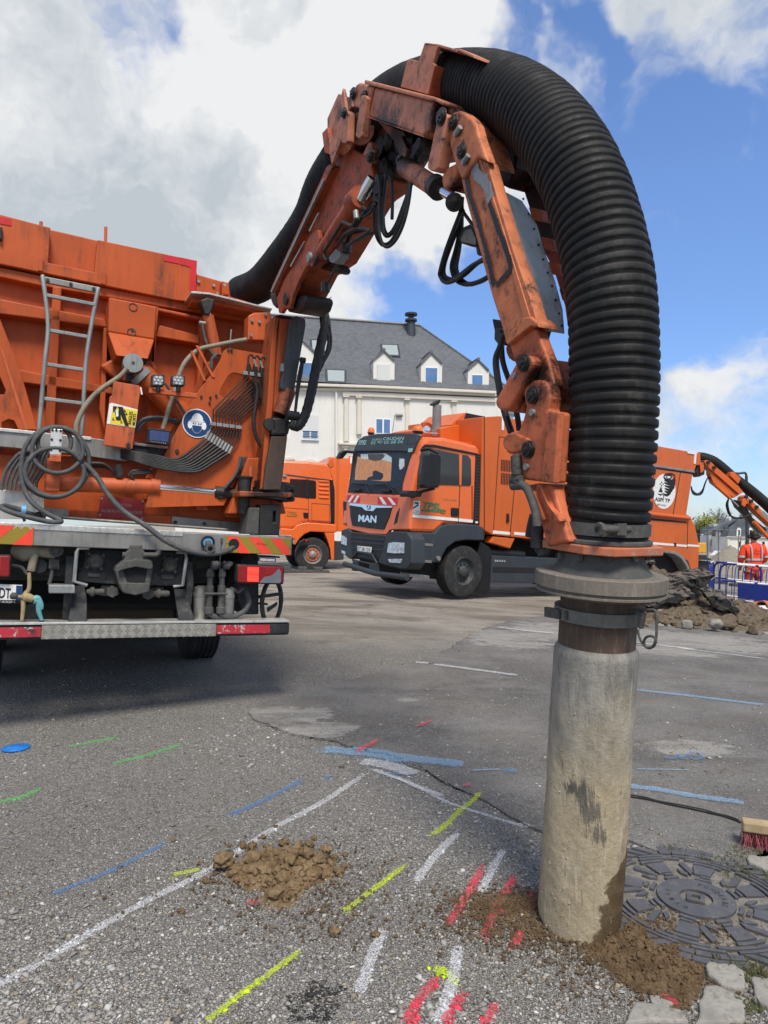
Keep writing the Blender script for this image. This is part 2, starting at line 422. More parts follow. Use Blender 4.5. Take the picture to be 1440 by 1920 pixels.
_T0=[_time.time()]
def tick(n): pass
# ================= GROUND =================
def sstep(a,b,x):
    t=max(0,min(1,(x-a)/(b-a))); return t*t*(3-2*t)
def g(x,y):
    v=.08-.06*x
    if v>.05: v=.05+.10*math.tanh((v-.05)/.10)
    return max(-8,v)*sstep(4,10,y)
def GP(px,py,dz=0):
    z=0
    for _ in range(12):
        d=(CH-z)*F/(py-HYC); X=(px-HXC)/F*d; z=.5*z+.5*g(X,d)
    d=(CH-z)*F/(py-HYC); return Vector(((px-HXC)/F*d,d,g((px-HXC)/F*d,d)+dz))
def inpoly(x,y,poly):
    c=False; n=len(poly)
    for i in range(n):
        x1,y1=poly[i][:2]; x2,y2=poly[i-1][:2]
        if (y1>y)!=(y2>y) and x<(x2-x1)*(y-y1)/(y2-y1)+x1: c=not c
    return c
def fbm(x,y,z=0,s=1,o=4):
    v=0;a=.5
    for i in range(o): v+=a*noise.noise(Vector((x*s,y*s,z+i*7.3))); s*=2.1; a*=.5
    return v
# --- gravel yard material
def mat_gravel():
    t=NT('crushed_gravel_yard'); pos=t.n('ShaderNodeNewGeometry').outputs['Position']
    v=t.n('ShaderNodeTexVoronoi'); v.inputs['Scale'].default_value=150; v.inputs['Randomness'].default_value=1; t.l(pos,v.inputs['Vector'])
    sep=t.n('ShaderNodeSeparateColor'); t.l(v.outputs['Color'],sep.inputs[0])
    r=t.n('ShaderNodeValToRGB'); t.l(sep.outputs[0],r.inputs[0]); e=r.color_ramp.elements
    e[0].position=0; e[0].color=(.11,.104,.094,1); e[1].position=1; e[1].color=(.52,.50,.46,1)
    k=r.color_ramp.elements.new(.55); k.color=(.20,.19,.17,1)
    k=r.color_ramp.elements.new(.86); k.color=(.32,.305,.275,1)
    n1=t.noise(.55,6,.6,vec=pos); n2=t.noise(2.6,6,.65,vec=pos); n3=t.noise(26,5,.7,vec=pos)
    # far part of the yard is rolled dust, brownish
    sx=t.n('ShaderNodeSeparateXYZ'); t.l(pos,sx.inputs[0])
    far=t.rng(t.math('ADD',sx.outputs['Y'],t.math('MULTIPLY',t.math('SUBTRACT',n1,.5),9)),6.5,11)
    streak=t.noise(.9,6,.65,vec=pos,stretch=(.55,1.7,1),dist=.6)
    dust=t.mix(t.rng(streak,.34,.62),(.19,.163,.13),(.42,.385,.325))
    dust=t.mix(t.rng(n3,.35,.75,0,.7),dust,(.20,.172,.135))
    dust=t.mix(t.rng(n2,.55,.75,0,.8),dust,(.10,.088,.073))
    c=t.mix(t.rng(n2,.45,.8,0,.7),r.outputs[0],(.19,.172,.148)); c=t.mix(t.rng(n1,.3,.7,.35,0),c,(.22,.205,.18))
    c=t.mix(far,c,dust); t.set('Base Color',c); t.set('Roughness',.93); t.set('Specular IOR Level',.2)
    h=t.math('ADD',t.math('MULTIPLY',v.outputs['Distance'],-1.4),t.math('MULTIPLY',n3,.7)); t.bump(h,.75,.012)
    return t.m
def mat_asphalt():
    t=NT('old_asphalt'); pos=t.n('ShaderNodeNewGeometry').outputs['Position']
    v=t.n('ShaderNodeTexVoronoi'); v.inputs['Scale'].default_value=150; t.l(pos,v.inputs['Vector'])
    sep=t.n('ShaderNodeSeparateColor'); t.l(v.outputs['Color'],sep.inputs[0])
    n1=t.noise(1.1,6,.62,vec=pos); n2=t.noise(5,6,.7,vec=pos); n3=t.noise(60,4,.7,vec=pos)
    base=t.mix(t.rng(n1,.35,.65),(.112,.106,.098),(.19,.181,.167))
    base=t.mix(t.rng(sep.outputs[0],.72,.98,0,.8),base,(.28,.27,.25))
    base=t.mix(t.rng(n3,.5,.85,0,.6),base,(.03,.029,.028))
    # pale worn / cement-dusted patches where they lie in the yard
    m=None
    for (q,ry,rx) in PALE:
        d=t.n('ShaderNodeVectorMath',operation='SUBTRACT'); t.l(pos,d.inputs[0]); d.inputs[1].default_value=tuple(q)
        s=t.n('ShaderNodeVectorMath',operation='MULTIPLY'); t.l(d.outputs[0],s.inputs[0]); s.inputs[1].default_value=(1/rx,1/ry,0)
        l=t.n('ShaderNodeVectorMath',operation='LENGTH'); t.l(s.outputs[0],l.inputs[0])
        k=t.rng(l.outputs['Value'],.25,1.25,1,0); m=k if m is None else t.math('MAXIMUM',m,k)
    st=t.noise(3.0,7,.68,vec=pos,stretch=(.7,1.5,1),dist=.3)
    k=t.math('MULTIPLY',t.rng(t.math('ADD',t.math('MULTIPLY',m,.22),t.math('MULTIPLY',t.math('ADD',st,t.noise(9,5,.75,vec=pos,stretch=(.7,1.5,1))),.5)),.60,.66),t.rng(n3,.3,.6,.6,1))
    base=t.mix(t.math('MULTIPLY',k,.8),base,(.36,.345,.31))
    sp=t.noise(2.1,7,.7,vec=pos,stretch=(.8,1.6,1)); base=t.mix(t.math('MULTIPLY',t.rng(sp,.60,.72),.55),base,(.20,.18,.155))
    br=t.noise(1.6,7,.7,vec=pos,stretch=(.7,1.5,1)); base=t.mix(t.math('MULTIPLY',t.rng(br,.48,.66),.6),base,(.155,.135,.11)); dk=t.noise(.8,7,.72,vec=pos,stretch=(.6,1.6,1)); base=t.mix(t.math('MULTIPLY',t.rng(dk,.52,.66),.5),base,(.07,.066,.062))
    v2=t.n('ShaderNodeTexVoronoi'); v2.inputs['Scale'].default_value=55; t.l(pos,v2.inputs['Vector']); s2=t.n('ShaderNodeSeparateColor'); t.l(v2.outputs['Color'],s2.inputs[0])
    base=t.mix(t.math('MULTIPLY',t.rng(v2.outputs['Distance'],.18,.34,1,0),t.rng(s2.outputs[0],.55,.9,0,.7)),base,(.27,.255,.225)); n4=t.noise(22,6,.75,vec=pos); base=t.mix(t.rng(n4,.5,.75,0,.55),base,(.05,.046,.042)); base=t.mix(t.rng(n4,.25,.45,.4,0),base,(.24,.225,.195))
    t.set('Base Color',base); t.set('Roughness',.9); t.set('Specular IOR Level',.25)
    t.bump(t.math('ADD',t.math('MULTIPLY',v.outputs['Distance'],-1),t.math('ADD',n3,n4)),.7,.009)
    return t.m
PALE=[(GP(535,1345),.32,.45),(GP(590,1370),.25,.4),(GP(950,1200),1.0,.8),(GP(1090,1190),1.3,1.4),(GP(1300,1205),1.4,1.9),(GP(1250,1225),.5,1.0),(GP(1290,1405),.25,.35),(GP(765,1315),.1,.12)]
def sheet(xs,ys,zf,name,mat):
    vs=[(x,y,zf(x,y)) for y in ys for x in xs]; n=len(xs)
    fs=[(j*n+i,j*n+i+1,(j+1)*n+i+1,(j+1)*n+i) for j in range(len(ys)-1) for i in range(n-1)]
    me=bpy.data.meshes.new(name); me.from_pydata(vs,[],fs); me.update()
    for p in me.polygons: p.use_smooth=True
    me.materials.append(mat); o=bpy.data.objects.new(name,me); COL.objects.link(o); return o
def spaced(lim,near,n): 
    k=math.asinh(lim/near); return [near*math.sinh(k*(2*i/n-1)) for i in range(n+1)]
gx=spaced(900,4,170); gy=sorted(set([round(v,3) for v in spaced(2500,6,190)]))
M['gravel']=mat_gravel(); M['asphalt']=mat_asphalt()
ground=struct(sheet(gx,gy,lambda x,y: g(x,y)+ (.012*fbm(x,y,0,.9,3) if 2<y<60 else 0)*sstep(5,8,y),'ground',M['gravel']))
# --- asphalt slab left in the gravel (broken edge, about 1.5 cm thick)
edge=[cQ(q)[0] for q in [(35,610),(70,655),(130,675),(180,700),(250,722),(340,738),(420,748),(480,765),(520,785),(600,795),(680,812),(720,825),(745,850),(800,870),(850,892),(900,925),(950,950),(1000,968)]]
edge+=[(900,1500),(950,1530),(1010,1562),(1090,1590),(1180,1580),(1230,1600),(1330,1615),(1385,1640),(1440,1600),(1600,1580),(1800,1560)]
top=[(1800,1140),(1440,1140),(1200,1150)]+[cQ(q)[0] for q in [(1430,182),(1330,190),(1230,205),(1110,238),(1060,262),(1010,290),(960,320),(905,355),(860,372),(800,392),(720,418),(640,432),(600,445),(540,465),(480,478),(420,487),(350,498),(270,505),(180,540),(100,580)]]
aw=[GP(*q) for q in edge+top]
ring=[]
for i in range(len(aw)):
    a=aw[i]; b=aw[(i+1)%len(aw)]; L_=(b-a).length; n=max(1,min(40,int(L_/.035)))
    nn=Vector((-(b-a).y,(b-a).x,0)).normalized()
    for k in range(n):
        p=a.lerp(b,k/n); w=.045*fbm(p.x,p.y,3,9,4)*(1 if a.y<7 else 2.2); ring.append(p+nn*w)
asph=[(p.x,p.y) for p in ring]
def asphalt_mesh():
    me=bmesh.new(); vs=[me.verts.new((p.x,p.y,0)) for p in ring]
    f=me.faces.new(vs); bmesh.ops.triangulate(me,faces=[f])
    for _ in range(3):
        es=[e for e in me.edges if e.calc_length()>1.2]
        if not es: break
        bmesh.ops.subdivide_edges(me,edges=es,cuts=1); bmesh.ops.triangulate(me,faces=me.faces[:])
    b=[e for e in me.edges if len(e.link_faces)==1]
    r=bmesh.ops.extrude_edge_only(me,edges=b); ev=set(v for v in r['geom'] if isinstance(v,bmesh.types.BMVert))
    for v in me.verts:
        v.co.z=g(v.co.x,v.co.y)+ (-.02 if v in ev else .013*sstep(0,1,1)+.006*sstep(5,8,v.co.y)+(.01 if v.co.y>9 else 0))
    m=bpy.data.meshes.new('asphalt'); bmesh.ops.recalc_face_normals(me,faces=me.faces); me.to_mesh(m); me.free(); m.materials.append(M['asphalt'])
    o=bpy.data.objects.new('asphalt',m); COL.objects.link(o); return o
asphalt=struct(asphalt_mesh())
AZ=.013
def onz(x,y): return g(x,y)+(AZ+.006*sstep(5,8,y)+(.01 if y>9 else 0) if inpoly(x,y,asph) else 0)
# --- spray marks and worn lines
def mat_spray(name,col,dens,scale=55):
    t=NT(name); pos=t.n('ShaderNodeNewGeometry').outputs['Position']; at=t.n('ShaderNodeAttribute'); at.attribute_name='edge'
    n=t.noise(scale,5,.75,vec=pos); n2=t.noise(scale*.22,4,.6,vec=pos)
    s=t.math('ADD',t.math('MULTIPLY',n,.75),t.math('MULTIPLY',n2,.45)); 
    a=t.math('ADD',s,t.math('MULTIPLY',t.math('SUBTRACT',at.outputs['Fac'],.5),.62)); n3=t.noise(scale*4,3,.7,vec=pos); a=t.math('MULTIPLY',t.rng(a,.68-dens,.80-dens),t.rng(n3,.40,.64,.06,.76))
    t.set('Base Color',col); t.set('Roughness',.8); tr=t.n('ShaderNodeBsdfTransparent'); mx=t.n('ShaderNodeMixShader')
    t.l(a,mx.inputs[0]); t.l(tr.outputs[0],mx.inputs[1]); t.l(t.b.outputs[0],mx.inputs[2]); t.l(mx.outputs[0],t.out.inputs[0]); return t.m
SPC={'white':(.70,.71,.72),'blue':(.07,.24,.52),'paleblue':(.26,.47,.70),'green':(.10,.60,.10),'yellow':(.62,.78,.02),'red':(.80,.06,.10)}
SPM={k:mat_spray('spray_'+k,v,.06 if k=='white' else .02) for k,v in SPC.items()}
MARKS=[ # colour, path px, width m, density
('white',cL((-60,700),(0,670),(130,600),(370,460),(560,365),(740,250),(870,180),(1000,93)),.052),
('white',cL((1000,91),(1110,130),(1210,180),(1330,220),(1445,254)),.032),
('green',cL((180,30),(330,2)),.05),('green',cL((305,75),(400,52),(490,22)),.055),('green',cL((-20,182),(60,165),(105,145)),.055),
('blue',cL((130,432),(240,390),(330,350),(455,285)),.036),('blue',cL((615,215),(690,185),(760,150),(820,115)),.05),
('yellow',cL((930,475),(1010,415),(1095,350)),.04),('yellow',cL((1165,270),(1200,245),(1240,205),(1300,158)),.045),('yellow',cL((550,780),(650,700),(740,635),(810,583)),.034),
('yellow',cL((465,378),(540,362)),.045),('yellow',cL((1170,630),(1200,640),(1225,662)),.05),('yellow',cL((1175,650),(1205,628)),.03),
('white',cL((1120,400),(1180,320),(1240,262)),.05),('white',cL((970,700),(1000,610),(1035,525)),.05),('white',cL((1300,430),(1325,370),(1360,310)),.045),('white',cL((1180,778),(1215,690),(1240,565)),.05),
('red',cL((1210,515),(1250,450),(1305,355)),.05),('red',cL((1305,545),(1340,470),(1390,378)),.05),
('red',cL((1095,780),(1130,720),(1180,655)),.045),('red',cL((1200,780),(1245,702)),.045),('red',cL((1310,780),(1340,728)),.04),('red',cL((665,450),(700,452)),.03),
('red',cP((90,1370),(105,1275)),.045),('red',cP((15,1545),(45,1465)),.045),('red',cP((700,1795),(760,1800),(800,1840)),.04),
('paleblue',cP((580,303),(860,335),(1250,382)),.11),('paleblue',cP((545,775),(700,795),(900,830),(1145,862)),.09),('paleblue',cP((600,695),(880,700)),.02),
('blue',cP((735,628),(760,642),(800,640),(810,622),(830,645),(870,612),(900,615),(930,635),(890,648),(862,630)),.03),
('paleblue',cQ((365,785),(440,788),(520,798),(640,812),(740,832),(880,848),(1040,868)),.17),('blue',cQ((1180,890),(1250,895)),.09),('paleblue',cQ((1040,890),(1180,885)),.03),
('blue',cQ((380,908),(410,910)),.05),('blue',cQ((640,895),(780,895)),.06),
('white',cQ((545,838),(620,850),(700,868),(790,900)),.16),('white',cQ((590,875),(700,912),(800,955),(920,1000)),.05),
('white',cQ((870,408),(1000,425),(1260,460)),.10),('white',cQ((1150,240),(1290,258),(1420,270)),.13),('white',cQ((790,400),(850,404)),.1),('white',cP((560,72),(900,112),(1250,156)),.10),
('red',cQ((520,796),(570,780),(625,750)),.06),('red',cQ((800,690),(870,660)),.05),('red',cQ((1010,955),(1030,962)),.08)]
def marks():
    for mi,(c,path,w) in enumerate(MARKS):
        pts=smoothpath([GP(*q) for q in path],8); ds=[0]
        fine=[]
        for a,b in zip(pts,pts[1:]):
            n=max(1,int((b-a).length/.06)); fine+=[a.lerp(b,k/n) for k in range(n)]
        fine.append(pts[-1]); vs=[];fs=[];ed=[]
        n=len(fine); cols=6
        for i,p in enumerate(fine):
            t=(fine[min(i+1,n-1)]-fine[max(i-1,0)]); nn=Vector((-t.y,t.x,0)).normalized()
            for k in range(cols+1):
                u=k/cols*2-1; q=p+nn*(u*w*.60)
                vs.append((q.x,q.y,onz(q.x,q.y)+.003+.00022*mi))
                end=min(i,n-1-i)/max(1,.12*n); ed.append(max(0,(1-abs(u)**2.2))*min(1,.35+end))
        m=cols+1
        for i in range(n-1):
            for k in range(cols): fs.append((i*m+k,i*m+k+1,(i+1)*m+k+1,(i+1)*m+k))
        me=bpy.data.meshes.new('spray_mark'); me.from_pydata(vs,[],fs); me.update()
        at=me.attributes.new('edge','FLOAT','POINT'); at.data.foreach_set('value',ed); me.materials.append(SPM[c])
        o=bpy.data.objects.new('spray_mark',me); COL.objects.link(o); struct(o)
marks()
# crack along the slab
MB().tube([Vector((p.x,p.y,onz(p.x,p.y)-.003)) for p in smoothpath([GP(*q) for q in cQ((120,668),(180,702),(250,722),(340,738),(420,748),(520,785),(600,795),(680,812),(760,852),(820,872),(880,910),(940,945),(1000,968))],5)],[.005+.003*math.sin(i*2.3) for i in range(61)],5).build('asphalt_crack',M['black_print'])
struct(bpy.data.objects['asphalt_crack'])
# --- loose chips, one object (nobody could count them)
def seg_d(px,py,a,b):
    ax,ay=a[:2]; bx,by=b[:2]; dx=bx-ax; dy=by-ay; t=max(0,min(1,((px-ax)*dx+(py-ay)*dy)/(dx*dx+dy*dy+1e-9))); return math.hypot(px-ax-t*dx,py-ay-t*dy)
MC=Vector((1.245,2.745,0))      # centre of the manhole cover
OIL=GP(590,1880)
def chips():
    polysx=[(c,[GP(*q) for q in path],w) for c,path,w in MARKS]
    N1=190000; ys=[]; 
    u=rng.random(N1); y=1.95/(1-u*(1-1.95/9.5)); x=(rng.random(N1)*2-1)*(.60*y)
    base=np.array([(1,0,0),(-.8,.25,.1),(.1,.85,0),(-.1,-.8,.12),(.1,.1,.55),(0,0,-.45)],float)
    tri=np.array([(0,2,4),(2,1,4),(1,3,4),(3,0,4),(2,0,5),(1,2,5),(3,1,5),(0,3,5)])
    V=[];C=[];cnt=0
    pal=np.array([(.18,.17,.155),(.225,.213,.195),(.27,.258,.238),(.31,.295,.265),(.38,.365,.33),(.50,.485,.45),(.19,.16,.12),(.28,.235,.175),(.09,.084,.078)])
    pw=np.array([.18,.20,.19,.13,.08,.035,.08,.04,.05]); pw/=pw.sum()
    BB=[(c,pp,w,min(p.x for p in pp)-w,max(p.x for p in pp)+w,min(p.y for p in pp)-w,max(p.y for p in pp)+w) for c,pp,w in polysx]
    for i in range(N1):
        xx,yy=float(x[i]),float(y[i])
        n=noise.noise(Vector((xx*.8,yy*.8,1.7))); 
        if inpoly(xx,yy,asph):
            if rng.random()>.13*(1+1.5*noise.noise(Vector((xx*1.3,yy*1.3,2)))): continue
        elif yy>6 and rng.random()<(yy-6)/3.5+.2*n: continue
        dm=math.hypot(xx-MC.x,yy-MC.y)
        if dm<.45 and rng.random()>(.10 if dm<.33 else .2): continue
        s=float(np.clip(rng.lognormal(-5.75,.58),.0018,.018))*(1+.04*yy)*(1.25 if n>.15 else 1)
        if dm<.45: s*=.45
        if rng.random()<.004: s*=2
        ci=pal[rng.choice(9,p=pw)]*(.82+.3*rng.random())*(1.12+.45*noise.noise(Vector((xx*.9,yy*.7,5))))
        if math.hypot((xx-OIL.x)/.10,(yy-OIL.y)/.08)<1+.5*noise.noise(Vector((xx*20,yy*20,1))) and rng.random()<.7: ci=np.array((.02,.02,.021))
        for c,pp,w,bx0,bx1,by0,by1 in BB:
            if not (bx0<xx<bx1 and by0<yy<by1): continue
            d=min(seg_d(xx,yy,a,b) for a,b in zip(pp,pp[1:]))
            if d<w*.62 and rng.random()<(.55 if c!='white' else .38)*max(0,1.0-(d/(w*.55))**2):
                ci=np.array(SPC[c])*(.75+.3*rng.random()); break
        q=rng.normal(size=4); q/=np.linalg.norm(q); 
        ang=rng.random()*6.283; tl=rng.normal(0,.32); ca,sa=math.cos(ang),math.sin(ang); ct,st_=math.cos(tl),math.sin(tl)
        b=base*(1+.28*rng.normal(size=base.shape)); b[:,2]*=.35+.4*rng.random(); b[:,1]*=.6+.4*rng.random()
        b=b@np.array([(1,0,0),(0,ct,st_),(0,-st_,ct)]); b=b@np.array([(ca,sa,0),(-sa,ca,0),(0,0,1)])
        z=onz(xx,yy)+s*.1
        if dm<.45: z=.004+s*.3
        V.append(b*s+np.array([xx,yy,z])); C.append(ci); cnt+=1
    V=np.concatenate(V).astype(np.float32); Fc=(tri[None]+6*np.arange(cnt)[:,None,None]).reshape(-1,3)
    me=bpy.data.meshes.new('loose_gravel'); me.vertices.add(len(V)); me.vertices.foreach_set('co',V.ravel())
    me.loops.add(Fc.size); me.loops.foreach_set('vertex_index',Fc.ravel().astype(np.int32)); me.polygons.add(len(Fc))
    me.polygons.foreach_set('loop_start',np.arange(0,Fc.size,3,dtype=np.int32)); me.polygons.foreach_set('loop_total',np.full(len(Fc),3,dtype=np.int32))
    me.update(calc_edges=True)
    ca=me.color_attributes.new('Col','FLOAT_COLOR','POINT'); cc=np.ones((len(V),4),np.float32); cc[:,:3]=np.repeat(np.array(C),6,axis=0); ca.data.foreach_set('color',cc.ravel())
    t=NT('gravel_chips'); a=t.n('ShaderNodeAttribute'); a.attribute_name='Col'; pos=t.n('ShaderNodeNewGeometry').outputs['Position']
    t.set('Base Color',t.mix(t.rng(t.noise(300,3,.7,vec=pos),.35,.7,0,.35),a.outputs['Color'],(.09,.085,.075))); t.set('Roughness',.85); t.set('Specular IOR Level',.3)
    me.materials.append(t.m); o=bpy.data.objects.new('loose_gravel',me); COL.objects.link(o); o['kind']='stuff'; o['label']='loose grey gravel chips strewn over the yard'; o['category']='gravel'
tick("g"); chips(); tick("chips")
# --- soil
def mat_soil(name,c1,c2,c3):
    t=NT(name); pos=t.n('ShaderNodeNewGeometry').outputs['Position']
    n=t.noise(14,7,.7,vec=pos); m=t.noise(70,5,.75,vec=pos)
    c=t.mix(t.rng(n,.35,.65),c1,c2); c=t.mix(t.rng(m,.5,.8,0,.8),c,c3); t.set('Base Color',c); t.set('Roughness',.97); t.set('Specular IOR Level',.12)
    t.bump(t.math('ADD',n,m),.8,.01); return t.m
M['soil']=mat_soil('damp_brown_soil',(.15,.10,.052),(.25,.175,.10),(.08,.05,.027))
M['spill_soil']=mat_soil('dark_spilt_soil',(.095,.062,.034),(.165,.112,.064),(.055,.035,.02))
M['rubble_soil']=mat_soil('grey_brown_rubble_soil',(.085,.064,.044),(.17,.135,.095),(.05,.04,.03))
M['sand']=mat_soil('pale_sand',(.20,.18,.14),(.29,.26,.21),(.16,.14,.11))
def crumbs(x,y,s,seed=0):
    d,p=noise.voronoi(Vector((x*s,y*s,seed)),distance_metric='DISTANCE'); return max(0,.75-d[0])
_bm=bmesh.new(); bmesh.ops.create_icosphere(_bm,subdivisions=2,radius=1); ICO=([v.co.copy() for v in _bm.verts],[tuple(v.index for v in f.verts) for f in _bm.faces]); _bm.free()
def lump(mb,c,r,seed,sq=(1,1,.8),rough=.5):
    o=Vector((seed*3.7,seed*1.9,seed*.7)); ca,sa=math.cos(seed),math.sin(seed); out=[]
    for v in ICO[0]:
        k=r*(1+rough*noise.noise(v*1.6+o)*1.3+rough*.8*noise.noise(v*3.7+o)); p=Vector((v.x*k*sq[0],v.y*k*sq[1],v.z*k*sq[2])); out.append(c+Vector((p.x*ca-p.y*sa,p.x*sa+p.y*ca,p.z)))
    mb.add(out,ICO[1],False)
def heap(name,mat,x0,x1,y0,y1,res,hf,zf=onz,lumps=None):
    nx=int((x1-x0)/res)+1; ny=int((y1-y0)/res)+1; H=[[hf(x0+i*res,y0+j*res) for i in range(nx)] for j in range(ny)]
    mb=MB(); idx={}; vs=[];fs=[]
    for j in range(ny-1):
        for i in range(nx-1):
            q=[(i,j),(i+1,j),(i+1,j+1),(i,j+1)]
            if max(H[b][a] for a,b in q)<=0: continue
            f=[]
            for a,b in q:
                if (a,b) not in idx:
                    idx[(a,b)]=len(vs); X=x0+a*res; Y=y0+b*res; vs.append((X+res*.35*noise.noise(Vector((X*90,Y*90,0))),Y,zf(X,Y)+max(H[b][a],-.006)))
                f.append(idx[(a,b)])
            fs.append(f)
    mb.add(vs,fs,False)
    if lumps:
        n,r0,r1,hm,sd_=lumps; rs=random.Random(sd_); k=0; t=0
        while k<n and t<n*40:
            t+=1; x=rs.uniform(x0,x1); y=rs.uniform(y0,y1); h=hf(x,y)
            if h<hm: continue
            r=r0+(r1-r0)*rs.random()**2.6; lump(mb,Vector((x,y,zf(x,y)+h+r*rs.uniform(-.3,.45))),r,k+sd_); k+=1
    c=Frame(Vector(((x0+x1)/2,(y0+y1)/2,zf((x0+x1)/2,(y0+y1)/2))),(1,0,0))
    return mb.build(name,mat,frame=c)
h1=GP(525,1640)
def hf1(x,y):
    dx=(x-h1.x)/.27; dy=(y-h1.y-.02)/.17; r=math.hypot(dx,dy)
    tail=math.exp(-(((x-h1.x-.03)/.13)**2+((y-h1.y+.19)/.12)**2))*.032
    return .06*max(0,1-r**1.5)+tail+(.075*crumbs(x,y,15)+.04*crumbs(x,y,34,4))*(1.25-min(1.25,r))+.04*fbm(x,y,0,14,4)*max(0,1.3-r)+.02*fbm(x,y,2,55,3)-.022
tag(heap('soil_heap',M['soil'],h1.x-.4,h1.x+.4,h1.y-.4,h1.y+.3,.006,hf1,lumps=(380,.004,.030,.012,3)),'crumbly brown soil heap lying on the white sprayed line','soil heap')
sp=[GP(*q) for q in cO((90,740),(260,760),(430,900),(560,1010),(700,1080),(860,1180),(880,1300),(840,1440),(720,1560),(640,1640),(500,1560),(380,1480),(200,1420),(60,1300),(-120,1150),(-250,1020),(-420,900),(-330,830),(-120,900))]
def hf2(x,y):
    ins=inpoly(x,y,sp); d=min(seg_d(x,y,sp[i],sp[i-1]) for i in range(len(sp))); s=d if ins else -d
    if s<-.08: return -1
    fl=.004+.010*min(1,max(0,s/.05))*(.6+1.2*noise.noise(Vector((x*22,y*22,7)))) if ins else -.02
    return max(fl,-.012+.045*min(1,max(-.3,s/.10))+.022*crumbs(x,y,30,3)+.018*crumbs(x,y,60,5)+.026*fbm(x,y,4,18,5)+.016*fbm(x,y,9,80,3)-.012)
tag(heap('spilt_soil',M['spill_soil'],min(p.x for p in sp)-.06,max(p.x for p in sp)+.06,min(p.y for p in sp)-.06,max(p.y for p in sp)+.06,.0055,hf2,lumps=(900,.002,.011,.004,5)),'dark brown soil spilt around the foot of the suction pipe','soil')
def rock(c,r,name,mat,sq=(1,1,.8),seed=0,sub=3,rough=.3,sc=1.5,flat=False):
    bm=bmesh.new(); bmesh.ops.create_icosphere(bm,subdivisions=sub,radius=1)
    for v in bm.verts:
        p=v.co.copy(); k=1+rough*1.6*noise.noise(p*sc+Vector((seed*3.1,seed*1.7,seed)))+rough*.5*noise.noise(p*sc*3+Vector((seed,0,0))); v.co=Vector((p.x*k*sq[0],p.y*k*sq[1],p.z*k*sq[2]))*r
    me=bpy.data.meshes.new(name); bm.to_mesh(me); bm.free()
    for p in me.polygons: p.use_smooth=not flat
    me.materials.append(mat); o=bpy.data.objects.new(name,me); COL.objects.link(o); o.location=c; o.rotation_euler=(0,0,seed*1.3); return o
CLODS=[(612,1610,.022),(600,1632,.03),(636,1640,.022),(560,1590,.02),(533,1585,.022),(455,1590,.018),(472,1592,.022),(493,1572,.012),(516,1552,.010),(385,1655,.016),(627,1612,.016),(645,1628,.014),(580,1600,.02),(420,1635,.035),(615,1645,.02),(545,1640,.03),(650,1578,.009),(430,1600,.01),(705,1757,.014),(627,1753,.02),(340,1712,.012),(325,1578,.01),(500,1590,.012),(648,1605,.012),(590,1575,.012)]
for i,(a,b,r) in enumerate(CLODS):
    q=GP(a,b); o=rock(Vector((q.x,q.y,onz(q.x,q.y)+r*.55+(.03 if (415<a<615 and b>1595) else 0))),r,'soil_clod',M['soil'],(1.1,.9,.8),i+2,3,.55,2.6); tag(o,'crumbly brown soil clod beside the soil heap','soil clod','soil clods around the heap')
